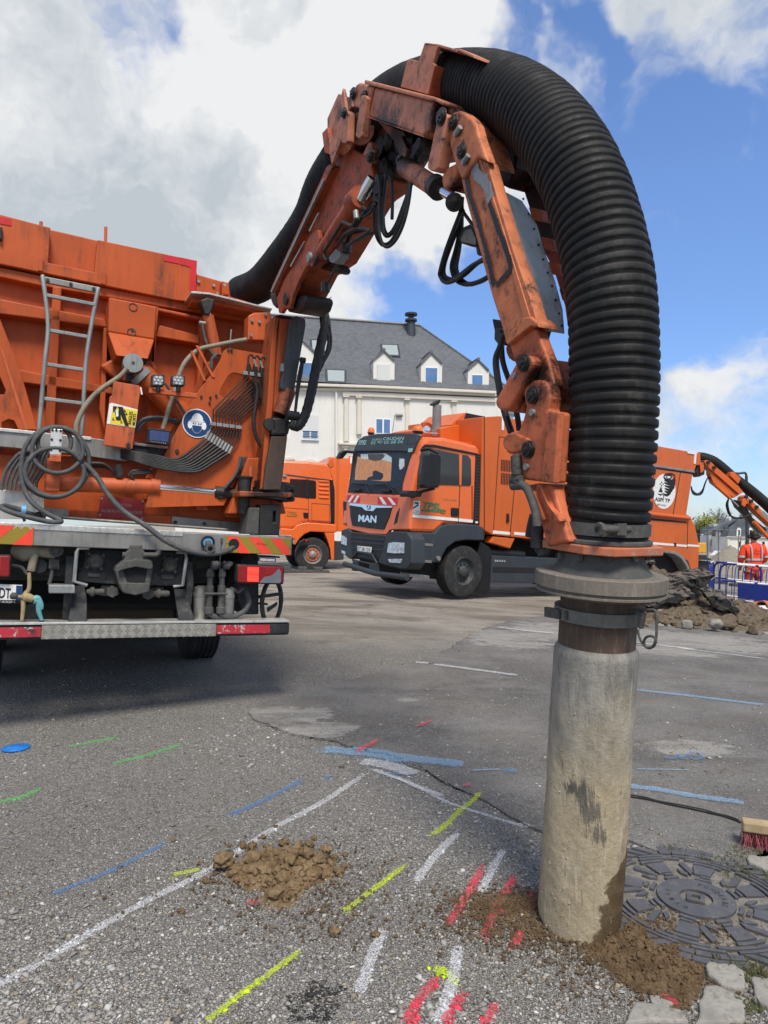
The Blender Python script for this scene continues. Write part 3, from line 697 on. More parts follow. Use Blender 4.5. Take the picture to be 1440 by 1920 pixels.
# --- manhole cover
M['iron']=paint('worn_cast_iron',(.105,.105,.112),.5,.35,dirt=(.20,.185,.155),dirt_amt=.5,scale=14,streak=False,bump=.1)
M['grit']=mat_soil('grit_in_the_cover',(.15,.138,.118),(.25,.232,.20),(.07,.064,.055))
def manhole():
    fr=Frame(MC,(1,.0,0)); t=thing('manhole_cover',fr,'round cast iron manhole cover with raised pads beside the suction pipe','manhole cover')
    P2=lambda r,a,z: MC+Vector((r*math.cos(a),r*math.sin(a),z))
    mb=MB(); n=80; mb.prism([P2(.445,2*math.pi*k/n,.001) for k in range(n)],(0,0,.004)); mb.build('bed',M['grit'],t)
    def sect(mb,r0,r1,a0,a1,z0=.004,z1=.017,n=8):
        o=[P2(r1,a0+(a1-a0)*k/n,z0) for k in range(n+1)]+[P2(r0,a1-(a1-a0)*k/n,z0) for k in range(n+1)]
        mb.prism(o,(0,0,z1-z0))
    rings=MB()
    for r0,r1,q in ((.322,.337,10),):
        for k in range(q):
            a=2*math.pi*k/q+.1; sect(rings,r0,r1,a,a+2*math.pi/q-.07,n=10)
    for k in range(14):
        a=2*math.pi*k/14+.2; sect(rings,.345,.358,a,a+.33)
    rings.build('rim_ring',M['iron'],t,bevel=.0015)
    ctr=MB(); ctr.pipe(P2(0,0,.004),P2(0,0,.017),.145,.062,56)
    ctr.prism([P2(.047,R(20)+k*math.pi/2,.004) for k in range(4)],(0,0,.014),[[P2(.022,R(20)+k*math.pi/2,.004) for k in range(4)]]); ctr.build('centre_ring',M['iron'],t,bevel=.001)
    pads=MB()
    for k in range(8):
        a=k*math.pi/4+.25
        sect(pads,.156,.172,a-.25,a+.12,n=5); sect(pads,.205,.285,a-.20+.05*(k%2),a+.10+.05*(k%2),n=2)
        o=[P2(.19,a+.22,.004),P2(.225,a+.16,.004),P2(.30,a+.28,.004),P2(.285,a+.36,.004)]; pads.prism(o,(0,0,.013))
        o=[P2(.178,a+.30,.004),P2(.20,a+.42,.004),P2(.235,a+.44,.004),P2(.20,a+.27,.004)]; pads.prism(o,(0,0,.013))
        sect(pads,.297,.312,a-.22,a+.14,n=4)
        sect(pads,.183,.196,a-.18,a+.02,n=2)
    pads.build('pad',M['iron'],t,bevel=.0015)
    fb_=MB()
    for k in range(44):
        a=2*math.pi*k/44
        if k%11<7:
            sk=.16 if (k//11)%2 else -.16
            o=[P2(.366,a,.004),P2(.366,a+.085,.004),P2(.438,a+.085+sk,.004),P2(.438,a+sk+.01,.004)]; fb_.prism(o,(0,0,.013))
        else: sect(fb_,.372 ,.398 ,a,a+.13,n=2); sect(fb_,.408,.438,a-.02,a+.11,n=2)
    fb_.build('frame_bar',M['iron'],t,bevel=.0015)
    def arc(s,a0,a1,r,h):
        for i,chh in enumerate(s):
            if chh==' ': continue
            a=a0+(a1-a0)*i/(len(s)-1); tg=Vector((-math.sin(a),math.cos(a),0))*(1 if a1>a0 else -1); up=Vector((-math.cos(a),-math.sin(a),0)) if a1>a0 else Vector((math.cos(a),math.sin(a),0))
            c=P2(r,a,.0178)-tg*h*.35; text(chh,M['chassis'],c,c+tg*h*.7,up,h,'letter',t)
    arc('FONDERIE',R(58),R(-38),.094,.022); arc('EV140',R(225),R(150),.094,.02)
tick("soil"); manhole(); tick("mh")
# --- stones at the lower right
M['stone']=paint('grey_granite',(.27,.255,.225),.85,dirt=(.10,.09,.07),dirt_amt=.45,scale=7,streak=False,bump=.5,var=.25,spec=.2)
def stone_poly(px,h,lab,name='paving_stone'):
    pts=[GP(*q) for q in px]; o=[]
    for i in range(len(pts)):
        a=pts[i]; b=pts[(i+1)%len(pts)]
        for k in range(5):
            q=a.lerp(b,k/5); q=q+Vector((fbm(q.x,q.y,1,14,3),fbm(q.x,q.y,5,14,3),0))*.03; q.z=-.03; o.append(q)
    mb=MB(); mb.prism(o,(0,0,.03+h)); f=Frame(Vector((pts[0].x,pts[0].y,0)),(1,0,0))
    ob=mb.build(name,M['stone'],frame=f,bevel=.008); tag(ob,lab,'paving stone'); return ob
stone_poly(cO((890,1200),(1130,1240),(1270,1330),(1220,1460),(1050,1440),(880,1330)),.022,'pale oblong paving stone between the manhole frame and the larger slab')
stone_poly(cO((1310,1350),(1560,1380),(1600,1640),(1440,1640),(1285,1540)),.02,'rounded grey paving stone at the right edge below the moss')
stone_poly(cO((860,1430),(960,1400),(1255,1545),(1225,1760),(800,1760),(825,1540)),.018,'largest speckled paving slab at the bottom right with soil crumbs')
stone_poly(cO((240,1590),(430,1600),(620,1650),(740,1760),(150,1760)),.02,'worn grey kerb stone at the bottom edge under the spilt soil')
stone_poly(cO((395,1500),(470,1490),(560,1560),(520,1640),(410,1590)),.014,'small grey stone daubed with pink paint in the spilt soil')
stone_poly(cO((1270,262),(1500,270),(1540,395),(1400,385),(1250,330)),.03,'pale mossy stone behind the manhole next to the broom')
# grass tufts
def grass():
    V=[];Fs=[]
    spots=[(cO((1000,290))[0],.05,60),(cO((1290,385))[0],.08,120),(cO((1400,400))[0],.06,90),(cO((1230,220))[0],.06,70),(cO((1280,190))[0],.05,60),(cO((1380,1310))[0],.05,120),(cO((1180,1210))[0],.05,70),(cO((1260,1600))[0],.03,50),(cO((560,170))[0],.03,30)]
    for (px,py),r,n in spots:
        c=GP(px,py)
        for i in range(n):
            a=random.random()*6.28; d=r*math.sqrt(random.random()); x=c.x+d*math.cos(a)*1.6; y=c.y+d*math.sin(a); h=.012+.022*random.random(); l=random.random()*6.28
            w=.0016; k=len(V); lean=Vector((math.cos(l),math.sin(l),0))*h*.7
            V+=[(x-w,y,.0),(x+w,y,.0),(x+lean.x*.4+w*.6,y+lean.y*.4,h*.7),(x+lean.x,y+lean.y,h)]; Fs+=[(k,k+1,k+2),(k,k+2,k+3)]
    me=bpy.data.meshes.new('grass'); me.from_pydata(V,[],Fs); me.materials.append(plain('moss_green',(.085,.10,.035),.8,scale=40)); o=bpy.data.objects.new('grass',me); COL.objects.link(o)
    o['kind']='stuff'; o['label']='short grass and moss between the stones'; o['category']='grass'
grass()

def crumbs_obj():
    rs=random.Random(9); m=MB(); V=[];Fs=[]
    tri=[(0,2,4),(2,1,4),(1,3,4),(3,0,4),(2,0,5),(1,2,5),(3,1,5),(0,3,5)]
    for cx,cy,sx_,sy_,n in ((h1.x,h1.y-.06,.26,.17,900),(GP(1120,1745).x-.1,GP(1120,1745).y,.26,.07,2600),(GP(1230,1790).x,GP(1230,1790).y,.22,.15,2600),(GP(960,1700).x,GP(960,1700).y,.13,.06,2200),(GP(600,1720).x,GP(600,1720).y,.14,.12,300)):
        for i in range(n):
            x=rs.gauss(cx,sx_); y=rs.gauss(cy,sy_); s=.0022+abs(rs.gauss(0,.0032)); k=len(V)
            b=[(1,0,0),(-1,.2,0),(0,.9,.1),(.1,-.9,0),(0,0,.9),(0,0,-.5)]; a=rs.uniform(0,6.28); z=onz(x,y)+s*.5+.004
            for p in b: q=[c*(1+rs.gauss(0,.25)) for c in p]; V.append((x+s*(q[0]*math.cos(a)-q[1]*math.sin(a)),y+s*(q[0]*math.sin(a)+q[1]*math.cos(a)),z+s*q[2]))
            Fs+=[tuple(k+j for j in t) for t in tri]
    m.add(V,Fs); o=m.build('soil_crumbs',M['spill_soil'],frame=Frame((0,2.5,0),(1,0,0))); o['kind']='stuff'; o['label']='fine brown soil crumbs trodden over the gravel'; o['category']='soil'
crumbs_obj()
# ================= NEAR SUCTION TRUCK (rear end) =================
L=Frame(P(548,1008,5.67),(.890,.456,-.055))
LB=Frame(L.p(-1.25,0,-1.40),L.x,L.z)
TR=thing('suction_excavator_truck',LB,'near orange suction truck seen from its rear with black hose on its raised arm','truck')
def B(mb,name,mat,bevel=0,parent=None,label=None): return mb.build(name,M[mat] if isinstance(mat,str) else mat,TR,parent,bevel,label)
def bolts(pts,y,r,mat,name='bolt',parent=None,t=.012):
    mb=MB()
    for q in pts:
        a=L.H(q[0],q[1],y); mb.cyl(a,a-L.y*t,r,8)
    return B(mb,name,mat,parent=parent)
def LT(path,y,r=0,n=6,seg=8): # smooth tube through pixels on plane y (y may be list)
    ys=y if isinstance(y,(list,tuple)) else [y]*len(path)
    return smoothpath([L.H(a,b,k) for (a,b),k in zip(path,ys)],n)
# hopper body, deep box
hop=PR(L,c1((-560,-60),(243,128),(945,292),(950,345),(1103,388),(1112,452),(1300,508),(1300,1400),(-560,1400)),.80,4.2)
HP=B(hop,'hopper','orange',.01)
# top band with a notch, and its recessed panel
B(PR(L,c1((-560,-92),(243,120),(232,290),(455,335),(470,178),(950,280),(930,478),(850,470),(-560,180)),.66,.135),'top_panel','orange',.006,HP)
B(PR(L,c1((865,262),(950,280),(930,478),(848,468)),.650,.012),'corner_panel','orange',.002,HP)
B(PR(L,c1((-560,192),(200,352),(940,492),(1300,560),(1300,592),(940,528),(200,400),(-560,240)),.70,.1),'waist_rail','orange',.008,HP)
rd=MB(); PR(L,c1((-40,60),(55,80),(55,112),(-40,92)),.655,.004,mb=rd); PR(L,c1((790,250),(862,264),(862,294),(790,280)),.655,.004,mb=rd)
PR(L,c1((866,263),(950,281),(943,428),(915,422),(917,310),(866,296)),.645,.004,mb=rd); B(rd,'reflective_strip','red_print',0,HP)
hg=MB()
for q in (((184,265),(208,268),(206,330),(182,325)),((488,332),(512,336),(510,396),(486,390))): PR(L,c1(*q),.64,.03,mb=hg)
B(hg,'hinge_plate','orange',.002,HP)
for q in (((198,92),(198,112)),((510,118),(510,185))):
    a,b=[L.H(*k,.72) for k in c1(*q)]; B(MB().cyl(a,b-L.z*.05,.013,10),'lock_pin','orange_dull',0,HP)
B(PR(L,c1((-8,112),(12,118),(10,178),(-8,172)),.62,.05),'grab_handle','black_plastic',.005,HP)
B(PR(L,c1((950,345),(1040,378),(1040,450),(945,430)),.66,.1),'side_plate','orange',.004,HP)
B(PR(L,c1((1072,378),(1105,388),(1105,440),(1070,450)),.70,.3),'hose_socket','orange',.004,HP)
bolts(c1((957,381),(1030,400),(1082,398),(1048,440)),.655,.014,'galv',parent=HP)
# horizontal pressed ribs
def rib(q,y=.64,t=.16,bev=.008): B(PR(L,c1(*q),y,t),'wall_rib','orange',bev,HP)
rib(((-400,380),(0,465),(500,560),(518,600),(0,535),(-400,455)),.66,.14)
rib(((0,800),(100,806),(540,890),(560,925),(120,868),(0,850)),.66,.14)
rib(((770,590),(960,640),(960,680),(755,645)),.64,.16); rib(((760,505),(965,548),(965,565),(762,522)),.66,.14,.01)
rib(((740,900),(1000,930),(1000,975),(740,955)),.66,.14)
for q in (((255,400),(298,408),(262,1110),(215,1105)),((752,500),(765,502),(750,700),(740,860)),((965,548),(992,555),(975,940),(950,930)),((500,600),(520,605),(505,1100),(480,1000))): B(PR(L,c1(*q),.66,.14),'wall_post','orange',.008,HP)
# central column
B(PR(L,c1((525,455),(757,500),(745,660),(520,622)),.50,.3),'column_box','orange',.012,HP)
cc=MB(); ho=lambda a: L.H(*c1(a)[0],.497)
cc=MB()
for q in ((642,504),(634,626)): a=L.H(*c1(q)[0],.499); cc.pipe(a,a-L.y*.004,.034,.028,24)
B(cc,'plug_ring','grease',0,HP)
# slanted chute under the column
f=[L.H(*q,.50) for q in c1((520,622),(745,660))]; gq=[L.H(*q,.34) for q in c1((715,752),(560,736))]
gb=[v+L.y*.30 for v in gq]; fbk=[v+L.y*.30 for v in f]
mb=MB(); mb.add([f[0],f[1],gq[0],gq[1],fbk[0],fbk[1],gb[0],gb[1]],[(0,1,2,3),(4,7,6,5),(0,3,7,4),(1,5,6,2),(3,2,6,7),(0,4,5,1)]); B(mb,'chute','orange',.01,HP)
B(PR(L,c1((480,785),(560,740),(740,760),(760,800),(740,870),(560,850)),.62,.18),'chute_cheek','orange',.02,HP)
# camera / vibrator with grey round cap, black joint and diagonal cylinder
vb=L.H(*c1((642,772))[0],.33); VB=B(MB().cyl(vb,vb+L.y*.10,.075,32),'vibrator_cap','galv',.006,HP); B(MB().cyl(vb-L.y*.004,vb,.012,12),'cap_screw','chassis',0,VB)
B(PR(L,c1((580,738),(720,756),(690,800),(700,850),(655,870),(610,865),(615,800),(600,780)),.40,.12),'vibrator_mount','grease',.01,HP)
def tubeL(a,b,y0,y1,r,nm,mat,par=None,seg=28,r2=None): return B(MB().cyl(L.H(*a,y0),L.H(*b,y1),r,seg,r2),nm,mat,.004,par)
a,b=c1((670,815),(930,1075)); tubeL(a,b,.46,.42,.095,'tilt_cylinder','orange',HP); a,b=c1((655,800),(700,852)); 
tubeL(*c1((668,830),(690,852)),.45,.45,.105,'cylinder_collar','galv',HP)
tubeL(*c1((610,760),(610,860)),.5,.5,.03,'drain_pipe','orange_dull',HP)
# left diagonal brace plates with cut-outs
br=PR(L,c1((-300,380),(0,560),(95,800),(180,1095),(-300,1095)),.56,.05,holes=[c1((-60,830),(0,840),(28,905),(20,925),(-60,925)),c1((8,1060),(40,1043),(68,1050),(88,1092),(8,1092))]); B(br,'brace_plate','orange',.006,HP)
B(PR(L,c1((0,700),(10,700),(120,1040),(135,1095),(120,1095)),.552,.01),'brace_seam','orange_dull',0,HP)
B(PR(L,c1((-120,1180),(0,1185),(60,1300),(-10,1337),(-120,1337)),.56,.05),'brace_plate','orange',.006,HP)
# aluminium beam
BM=B(PR(L,c1((-420,1040),(0,1088),(180,1104),(440,1133),(640,1165),(700,1172),(812,1185),(812,1210),(640,1208),(628,1240),(600,1248),(350,1212),(0,1176),(-420,1120)),.40,.12),'cross_beam','alu',.006)
st=MB(); PR(L,c1((-200,1075),(0,1086),(180,1103),(180,1118),(0,1101),(-200,1090)),.385,.03,mb=st); PR(L,c1((370,1122),(440,1130),(440,1145),(370,1137)),.385,.03,mb=st); B(st,'tread_strip','alu_bright',.002,BM)
PR(L,c1((632,1168),(815,1190),(800,1228),(640,1205)),.36,.05,mb=(mb:=MB())); B(mb,'tool_ledge','chassis',.004,BM)
mb=MB(); PR(L,c1((645,1155),(815,1180),(815,1190),(645,1168)),.34,.10,mb=mb); B(mb,'ledge_top','alu',.002,BM)
# ladder
ld=MB()
for pth in (((205,362),(208,375),(232,590),(215,780),(188,1102)),((472,418),(468,440),(432,640),(412,800),(395,1122))):
    ld.tube(LT(c1(*pth),[.48,.47,.45,.44,.44],.018,5),.0165,12)
LD=B(ld,'ladder','galv')
B(PR(L,c1((200,352),(484,408),(482,436),(222,385),(202,380)),.475,.03),'ladder_head','alu',.004,LD)
for q in (((226,445),(460,490)),((226,612),(425,646)),((214,776),(412,806)),((200,942),(405,968))):
    a,b=c1(*q); y=.445; z=.012
    p0,p1=L.H(*a,y),L.H(*b,y); m=MB(); m.prism([p0-L.z*.013,p1-L.z*.013,p1+L.z*.013,p0+L.z*.013],L.y*.03); B(m,'rung','galv',.003,LD)
bolts(c1((230,374),(342,394),(452,416)),.47,.013,'chassis',parent=LD)
# lower orange body between beam and deck
LBD=B(PR(L,cD((-300,-80),(1250,-40),(1210,300),(830,268),(0,205),(-300,190)),.52,.8),'rear_bulkhead','orange',.006)
B(PR(L,cD((215,182),(330,192),(330,240),(215,225)),.44,.06),'end_block','alu',.005,LBD)
B(PR(L,cD((338,192),(830,225),(830,268),(338,238)),.47,.06),'sill_box','orange',.008,LBD)
B(PR(L,cD((690,118),(750,122),(1010,140),(1200,160),(1200,180),(1010,165),(750,150),(690,145)),.50,.04),'skirt_step','orange',.006,LBD)
B(PR(L,cD((830,225),(1170,258),(1195,300),(828,270)),.46,.06),'grey_skirt','alu',.004,LBD)
for q in (((950,168),(1000,172),(1002,198),(948,194)),((1090,212),(1195,220),(1198,236),(1092,230))): B(PR(L,cD(*q),.38,.1),'bracket','orange_dull',.004,LBD)
bolts(cD((985,262),(845,255),(832,150)),.45,.014,'chassis',parent=LBD)
# silver plate at far left, on the deck
B(PR(L,cC((-400,960),(-10,995),(430,1022),(590,1108),(602,1400),(-400,1380)),.30,.012),'splash_plate','alu_bright',.002)
# red warning plate
sg=B(PR(L,cD((484,128),(698,148),(692,245),(475,228)),.455,.006),'warning_plate','red_sign',.001)
def txt(body,cr_,a,b,top,y,mat,nm,parent,italic=0,bold=0,flip=1):
    pa,pb,pt=cr_(a,b,top); p0=L.H(*pa,y); p1=L.H(*pb,y); t_=L.H(*pt,y); up=(t_-p0); h=abs(up.dot(L.z)); text(body,mat,p0,p1,L.z,h,nm,TR,parent,italic=italic,bold=bold)
M['faded_print']=plain('faded_white_print',(.42,.30,.28),.6,bump=0)
txt('ATTENTION!',cD,(543,176),(634,182),(543,162),.452,M['faded_print'],'warning_text',sg)
txt('AU BRAS HYDRAULIQUE!',cD,(487,205),(684,216),(487,190),.452,M['faded_print'],'warning_text',sg)
bolts(cD((490,140),(688,154),(482,220),(684,238)),.452,.010,'galv',parent=sg,t=.004)
# rod along the deck
tubeL(*cD((298,232),(1160,296)),.40,.36,.012,'long_rod','alu')
# slewing cylinder
CY=tubeL(*cD((215,68),(765,84)),.30,.30,.058,'slewing_cylinder','orange_dull'); tubeL(*cD((725,80),(768,84)),.299,.299,.063,'cylinder_gland','orange_dull',CY)
tubeL(*cD((760,84),(1040,108)),.30,.30,.031,'piston_rod','chrome',CY); tubeL(*cD((1035,108),(1165,120)),.30,.28,.05,'rod_eye','grease',CY,16)
GR=MB(); PR(L,cD((1040,85),(1090,82),(1130,95),(1120,135),(1060,145),(1035,125)),.26,.10,mb=GR); PR(L,cD((1160,60),(1180,48),(1205,55),(1200,95),(1160,100)),.26,.12,mb=GR); B(GR,'greasy_joint','grease',.012)
# tall inclined bracket plate of the arm
bp=c1((1062,760),(1078,715),(1100,700),(1290,735),(1300,760),(1300,1230),(1195,1228),(1080,1460),(700,1470),(742,1330),(830,1140),(958,905),(1030,815))
BP=B(PR(L,bp,.28,.03,holes=[c1((1118,822),(1130,820),(1165,828),(1205,850),(1195,880),(1140,950),(1075,940),(1060,925),(1062,900),(1100,835))]),'arm_bracket_plate','orange',.004)
B(PR(L,c1((1000,770),(1040,750),(960,905),(880,1060),(740,1330),(700,1330)),.40,.03),'rear_bracket_plate','orange',.004)
B(PR(L,c1((1195,1228),(1310,1232),(1380,1500),(1100,1500)),.20,.25),'mast_foot_box','orange',.01)
bolts(c1((970,935),(1014,940),(1100,710),(1115,712),(1042,930),(1010,965)),.278,.010,'grease',parent=BP)
bolts(c1((853,1198),(640,620)),.278,.016,'chassis',parent=BP)
tubeL(*c1((1115,612),(1108,705)),.30,.29,.006,'aerial_stub','galv',BP)
# pivot bracket, cylinder under tray
B(PR(L,c1((1198,545),(1225,530),(1305,528),(1315,570),(1290,665),(1195,660)),.30,.14),'hose_bracket','orange_dull',.008)
bolts(c1((1215,568),(1250,575),(1210,640),(1280,540)),.295,.013,'galv')
TY=B(PR(L,c1((925,430),(1010,438),(1100,462),(1310,515),(1300,535),(1180,520),(1030,490),(925,478)),.50,.40),'hose_tray','orange_dull',.004); B(PR(L,c1((922,426),(1010,434),(1100,456),(1312,510),(1312,517),(1100,465),(1010,443),(922,436)),.40,.5),'tray_lip','alu_bright',.002,TY)
LC=tubeL(*c1((1003,545),(1045,740)),.42,.44,.047,'lift_cylinder','orange_dull'); tubeL(*c1((1000,515),(1003,548)),.42,.42,.030,'piston_rod','chrome',LC)
B(PR(L,c1((965,470),(1000,455),(1038,468),(1030,500),(1012,540),(990,540)),.36,.12),'cylinder_eye','grease',.012,LC)
B(MB().tube(LT(c1((975,580),(985,640),(1005,700),(1040,750)),.38,.01),.013,10),'cylinder_hose','greyhose',0,LC); tubeL(*c1((960,578),(990,582)),.38,.38,.015,'hose_fitting','galv',LC)
# conduits
cd=MB(); cd.tube(LT(c1((612,800),(575,840),(480,905),(415,975),(372,1060),(368,1125)),.32,.02),.0195,12); B(cd,'cable_conduit','cream_conduit')
cd=MB(); cd.tube(LT(c1((785,1092),(812,1000),(840,920),(868,820),(900,760),(960,708),(1040,688),(1130,670),(1190,660)),[.3,.3,.3,.3,.3,.3,.28,.27,.26]),.0185,12); B(cd,'cable_conduit','cream_conduit')
for q in (((950,688),(1030,842)),((925,715),(988,858))):
    a,b=[L.H(*k,.27) for k in c1(*q)]; m=MB(); m.prism([a-L.x*.012,b-L.x*.012,b+L.x*.012,a+L.x*.012],L.y*.012); B(m,'support_strut','orange_dull',.002)
cb=MB(); cb.tube(LT(c1((795,870),(830,920),(900,1030),(930,1060)),.3),.012,8); cb.tube(LT(c1((650,1090),(690,1045),(760,1035),(830,1045),(880,1060)),.36),.014,8); cb.tube(LT(c1((655,1110),(700,1055),(770,1045),(850,1062)),.37),.012,8)
cb.tube(LT(c1((1020,800),(1020,760),(1040,735),(1060,730)),.3),.012,8); B(cb,'cable','greyhose')
# work lights on a bar
WB=MB(); a,b=[L.H(*q,.16) for q in c1((720,905),(950,930))]; WB.prism([a-L.z*.018,b-L.z*.018,b+L.z*.018,a+L.z*.018],L.y*.04); WB=B(WB,'lamp_bar','orange_dull',.003)
for q,c in ((((732,828),(795,828),(793,884),(730,884)),(763,857)),(((828,830),(893,834),(892,884),(826,882)),(860,857))):
    o=B(PR(L,rrect(c1(*q),.15),.13,.06),'work_light','chassis',.005); k=L.H(*c1(c)[0],.128)
    B(PR(L,rrect([(c1(c)[0][0]+(a-c1(c)[0][0])*.75,c1(c)[0][1]+(b-c1(c)[0][1])*.75) for a,b in c1(*q)],.2),.127,.006),'lamp_lens','galv',.001,o)
    m=MB()
    for t in range(7):
        rr=0 if t==0 else .027; p=k+L.x*rr*math.cos(t*math.pi/3)+L.z*rr*math.sin(t*math.pi/3); m.cyl(p-L.y*.001,p-L.y*.006,.010,12)
    B(m,'led','lens',0,o); B(MB().cyl(L.H(*c1((c[0],886))[0],.15),L.H(*c1((c[0],912))[0],.15),.018,10),'lamp_bracket','black_plastic',0,o)
# blind-spot sticker board
BDp=c1((548,860),(672,882),(678,900),(638,1188),(500,1168),(530,935),(540,930))
BD=B(PR(L,BDp,.24,.03),'sticker_board','orange_dull',.004)
B(PR(L,c1((540,965),(664,998),(652,1085),(515,1065),(528,968)),.237,.003),'sticker_paper','white',0,BD); B(PR(L,c1((545,980),(662,1003),(650,1082),(530,1062)),.2355,.0015),'blind_spot_sticker','yellow',0,BD)
pk=MB()
for q in (((567,982),(592,985),(622,1078),(603,1075)),((545,980),(566,983),(556,1000),(545,1012))): PR(L,c1(*q),.2335,.0015,mb=pk)
for q in (((600,995),(616,1024),(595,1022)),((545,1035),(554,1050),(540,1048)),((585,1050),(592,1064),(580,1062))): PR(L,c1(*q),.2335,.0015,holes=[[( (sum(x for x,_ in c1(*q))/3)*.55+x*.45,(sum(y for _,y in c1(*q))/3)*.55+y*.45) for x,y in c1(*q)]],mb=pk)
PR(L,c1((553,1005),(580,1000),(584,1050),(560,1048)),.2322,.0015,mb=pk); B(pk,'sticker_picture','black_print',0,BD); B(PR(L,c1((558,1002),(570,1000),(571,1030),(559,1032)),.2305,.0012),'sticker_picture','white',0,BD)
def vtxt(body,a,b,side):   # sideways writing: baseline runs upwards
    p0,p1,s_=[L.H(*q,.2325) for q in c1(a,b,side)]; h=abs((s_-p0).dot(L.x)); text(body,M['black_print'],p0,p1,-L.x,h,'sticker_text',TR,BD,bold=.02)
vtxt('ANGLES',(632,1072),(640,1008),(616,1070)); vtxt('MORTS',(651,1074),(657,1018),(637,1072))
bolts(c1((618,1170)),.238,.018,'grease',parent=BD)
B(PR(L,c1((675,888),(682,890),(688,925),(680,925)),.23,.004),'paper_tag','white',0,BD)
# monitor
MO=B(PR(L,rrect(c1((714,1085),(828,1100),(822,1170),(704,1158)),.08),.20,.07),'monitor','black_plastic',.004); B(PR(L,c1((724,1095),(816,1108),(810,1154),(720,1143)),.197,.004),'monitor_screen',plain('monitor_screen_glow',(.02,.03,.08),.15,var=.3,scale=20,bump=0,emit=((.05,.07,.20),.3)),0,MO)
m=MB()
for k in range(8): 
    q=c1((728+k*10,1150+k*1.5))[0]; m.cyl(L.H(*q,.198),L.H(*q,.193),.005,8)
B(m,'monitor_button','galv',0,MO)
# round ear and head protection sign
c=c1((950,1064))[0]; k0=L.H(*c,.276); RD=[k0+L.x*.118*math.cos(2*math.pi*i/40)+L.z*.118*math.sin(2*math.pi*i/40) for i in range(40)]
HS=MB(); HS.prism(RD,-L.y*.003); HS=B(HS,'protection_sign','white',0)
B(MB().prism([k0-L.y*.003+(v-k0)*.93 for v in RD],-L.y*.0012),'sign_field','sign_blue',0,HS)
def sgp(pts,mat,yo,holes=()): 
    tr=lambda q:k0+L.x*q[0]*.0108+L.z*q[1]*.0108-L.y*yo
    m=MB(); m.prism([tr(q) for q in pts],-L.y*.0012); return B(m,'sign_pictogram',mat,0,HS)
el=lambda cx,cy,rx,ry,a0=0,a1=360,n=20:[(cx+rx*math.cos(R(a0+(a1-a0)*i/n)),cy+ry*math.sin(R(a0+(a1-a0)*i/n))) for i in range(n+1)]
sgp(el(0,2.2,4.3,5.3,0,180)+[(-5.2,2.2),(-5.2,1.4),(5.2,1.4),(5.2,2.2)],'white',.0043)
sgp(el(0,-1.5,4.0,6.0,180,360)+[(4,1.2),(-4,1.2)],'white',.0044); sgp(el(0,-2.6,3.5,4.6,180,360)+[(3.5,-1.8),(-3.5,-1.8)],'sign_blue',.0057)
for s in (-1,1): sgp(el(5.2*s,-1.6,1.7,2.9),'white',.0046); sgp([(s*.6,-.9),(s*3.3,-.9),(s*3.1,.5),(s*.8,.5)],'sign_blue',.0058); sgp(el(s*1.9,-.2,.7,.5),'white',.0071)
# hydraulic lines: rigid pipes, manifold, flexible hoses
for i in range(10):
    t=i/9; m=MB()
    top=(1195+t*75,822+t*95) ; 
    e1=(1028+t*135,1000+t*35); cl_=(1028+t*135,1060+t*12); dn=(1030+t*128,1092+t*16); ft=(1000+t*112,1122+t*72)
    m.tube(LT(c1((1185+t*120,840+t*70),e1),.245,.01,1)+LT(c1(e1,cl_,dn,((dn[0]+ft[0])/2+8,(dn[1]+ft[1])/2),ft),.245,.01,4),.0062,7)
    B(m,'hydraulic_pipe','cable')
for i in range(5): B(PR(L,c1((1014+i*31,1057+i*4),(1042+i*31,1060+i*4),(1042+i*31,1076+i*4),(1014+i*31,1073+i*4)),.225,.035),'pipe_clamp','galv',.002)
for i in range(9):
    t=i/8; ft=(1000+t*112,1122+t*72); m=MB(); m.tube([L.H(*q,.23) for q in c1((ft[0]+8,ft[1]-18),(ft[0]-10,ft[1]+16))],.0125,10); B(m,'hose_fitting','galv',.001)
    m=MB(); m.tube(LT(c1((ft[0]-8,ft[1]+12),(ft[0]-60-t*20,ft[1]+58),(850+t*90,1236+t*62),(760+t*20,1222+t*60),(632,1200+t*40),(560,1190+t*30)),[.23,.22,.21,.22,.25,.55]),.0105,8); B(m,'hydraulic_hose','cable')
for i in range(4):
    t=i/3; m=MB(); x=1205+i*30; y=740+i*6
    m.tube(LT(c1((x-5,y+85),(x-8,y+12),(x+6,y-6),(x+22,y+20),(x+30,y+60),(x+34+t*6,y+140),(x+30,y+230)),.20),.0085,8); B(m,'hydraulic_hose','cable')
    B(MB().tube([L.H(*q,.20) for q in c1((x+18,y+16),(x+30,y+52))],.013,8),'hose_fitting','galv')
    m=MB(); m.tube(LT(c1((x-14,y+110),(x-12,y+52),(x-4,y+40),(x+6,y+70),(x+16,y+110),(x+22,y+200)),.215),.0085,8); B(m,'hydraulic_hose','cable')
B(PR(L,c1((1172,810),(1310,830),(1310,848),(1172,828)),.20,.04),'pipe_clamp','galv',.003)
m=MB(); m.tube(LT(c1((1215,850),(1240,900),(1232,980),(1222,1060),(1240,1140),(1270,1185)),.17),.017,10); B(m,'bonded_hose','cable')
for i in range(5):
    m=MB(); m.tube(LT(cD((1160+i*7,-60),(1150+i*6,-10),(1125+i*3,40),(1095,75+i*3),(1085,90)),.2+.015*i),.012,8); B(m,'hydraulic_hose','greyhose')
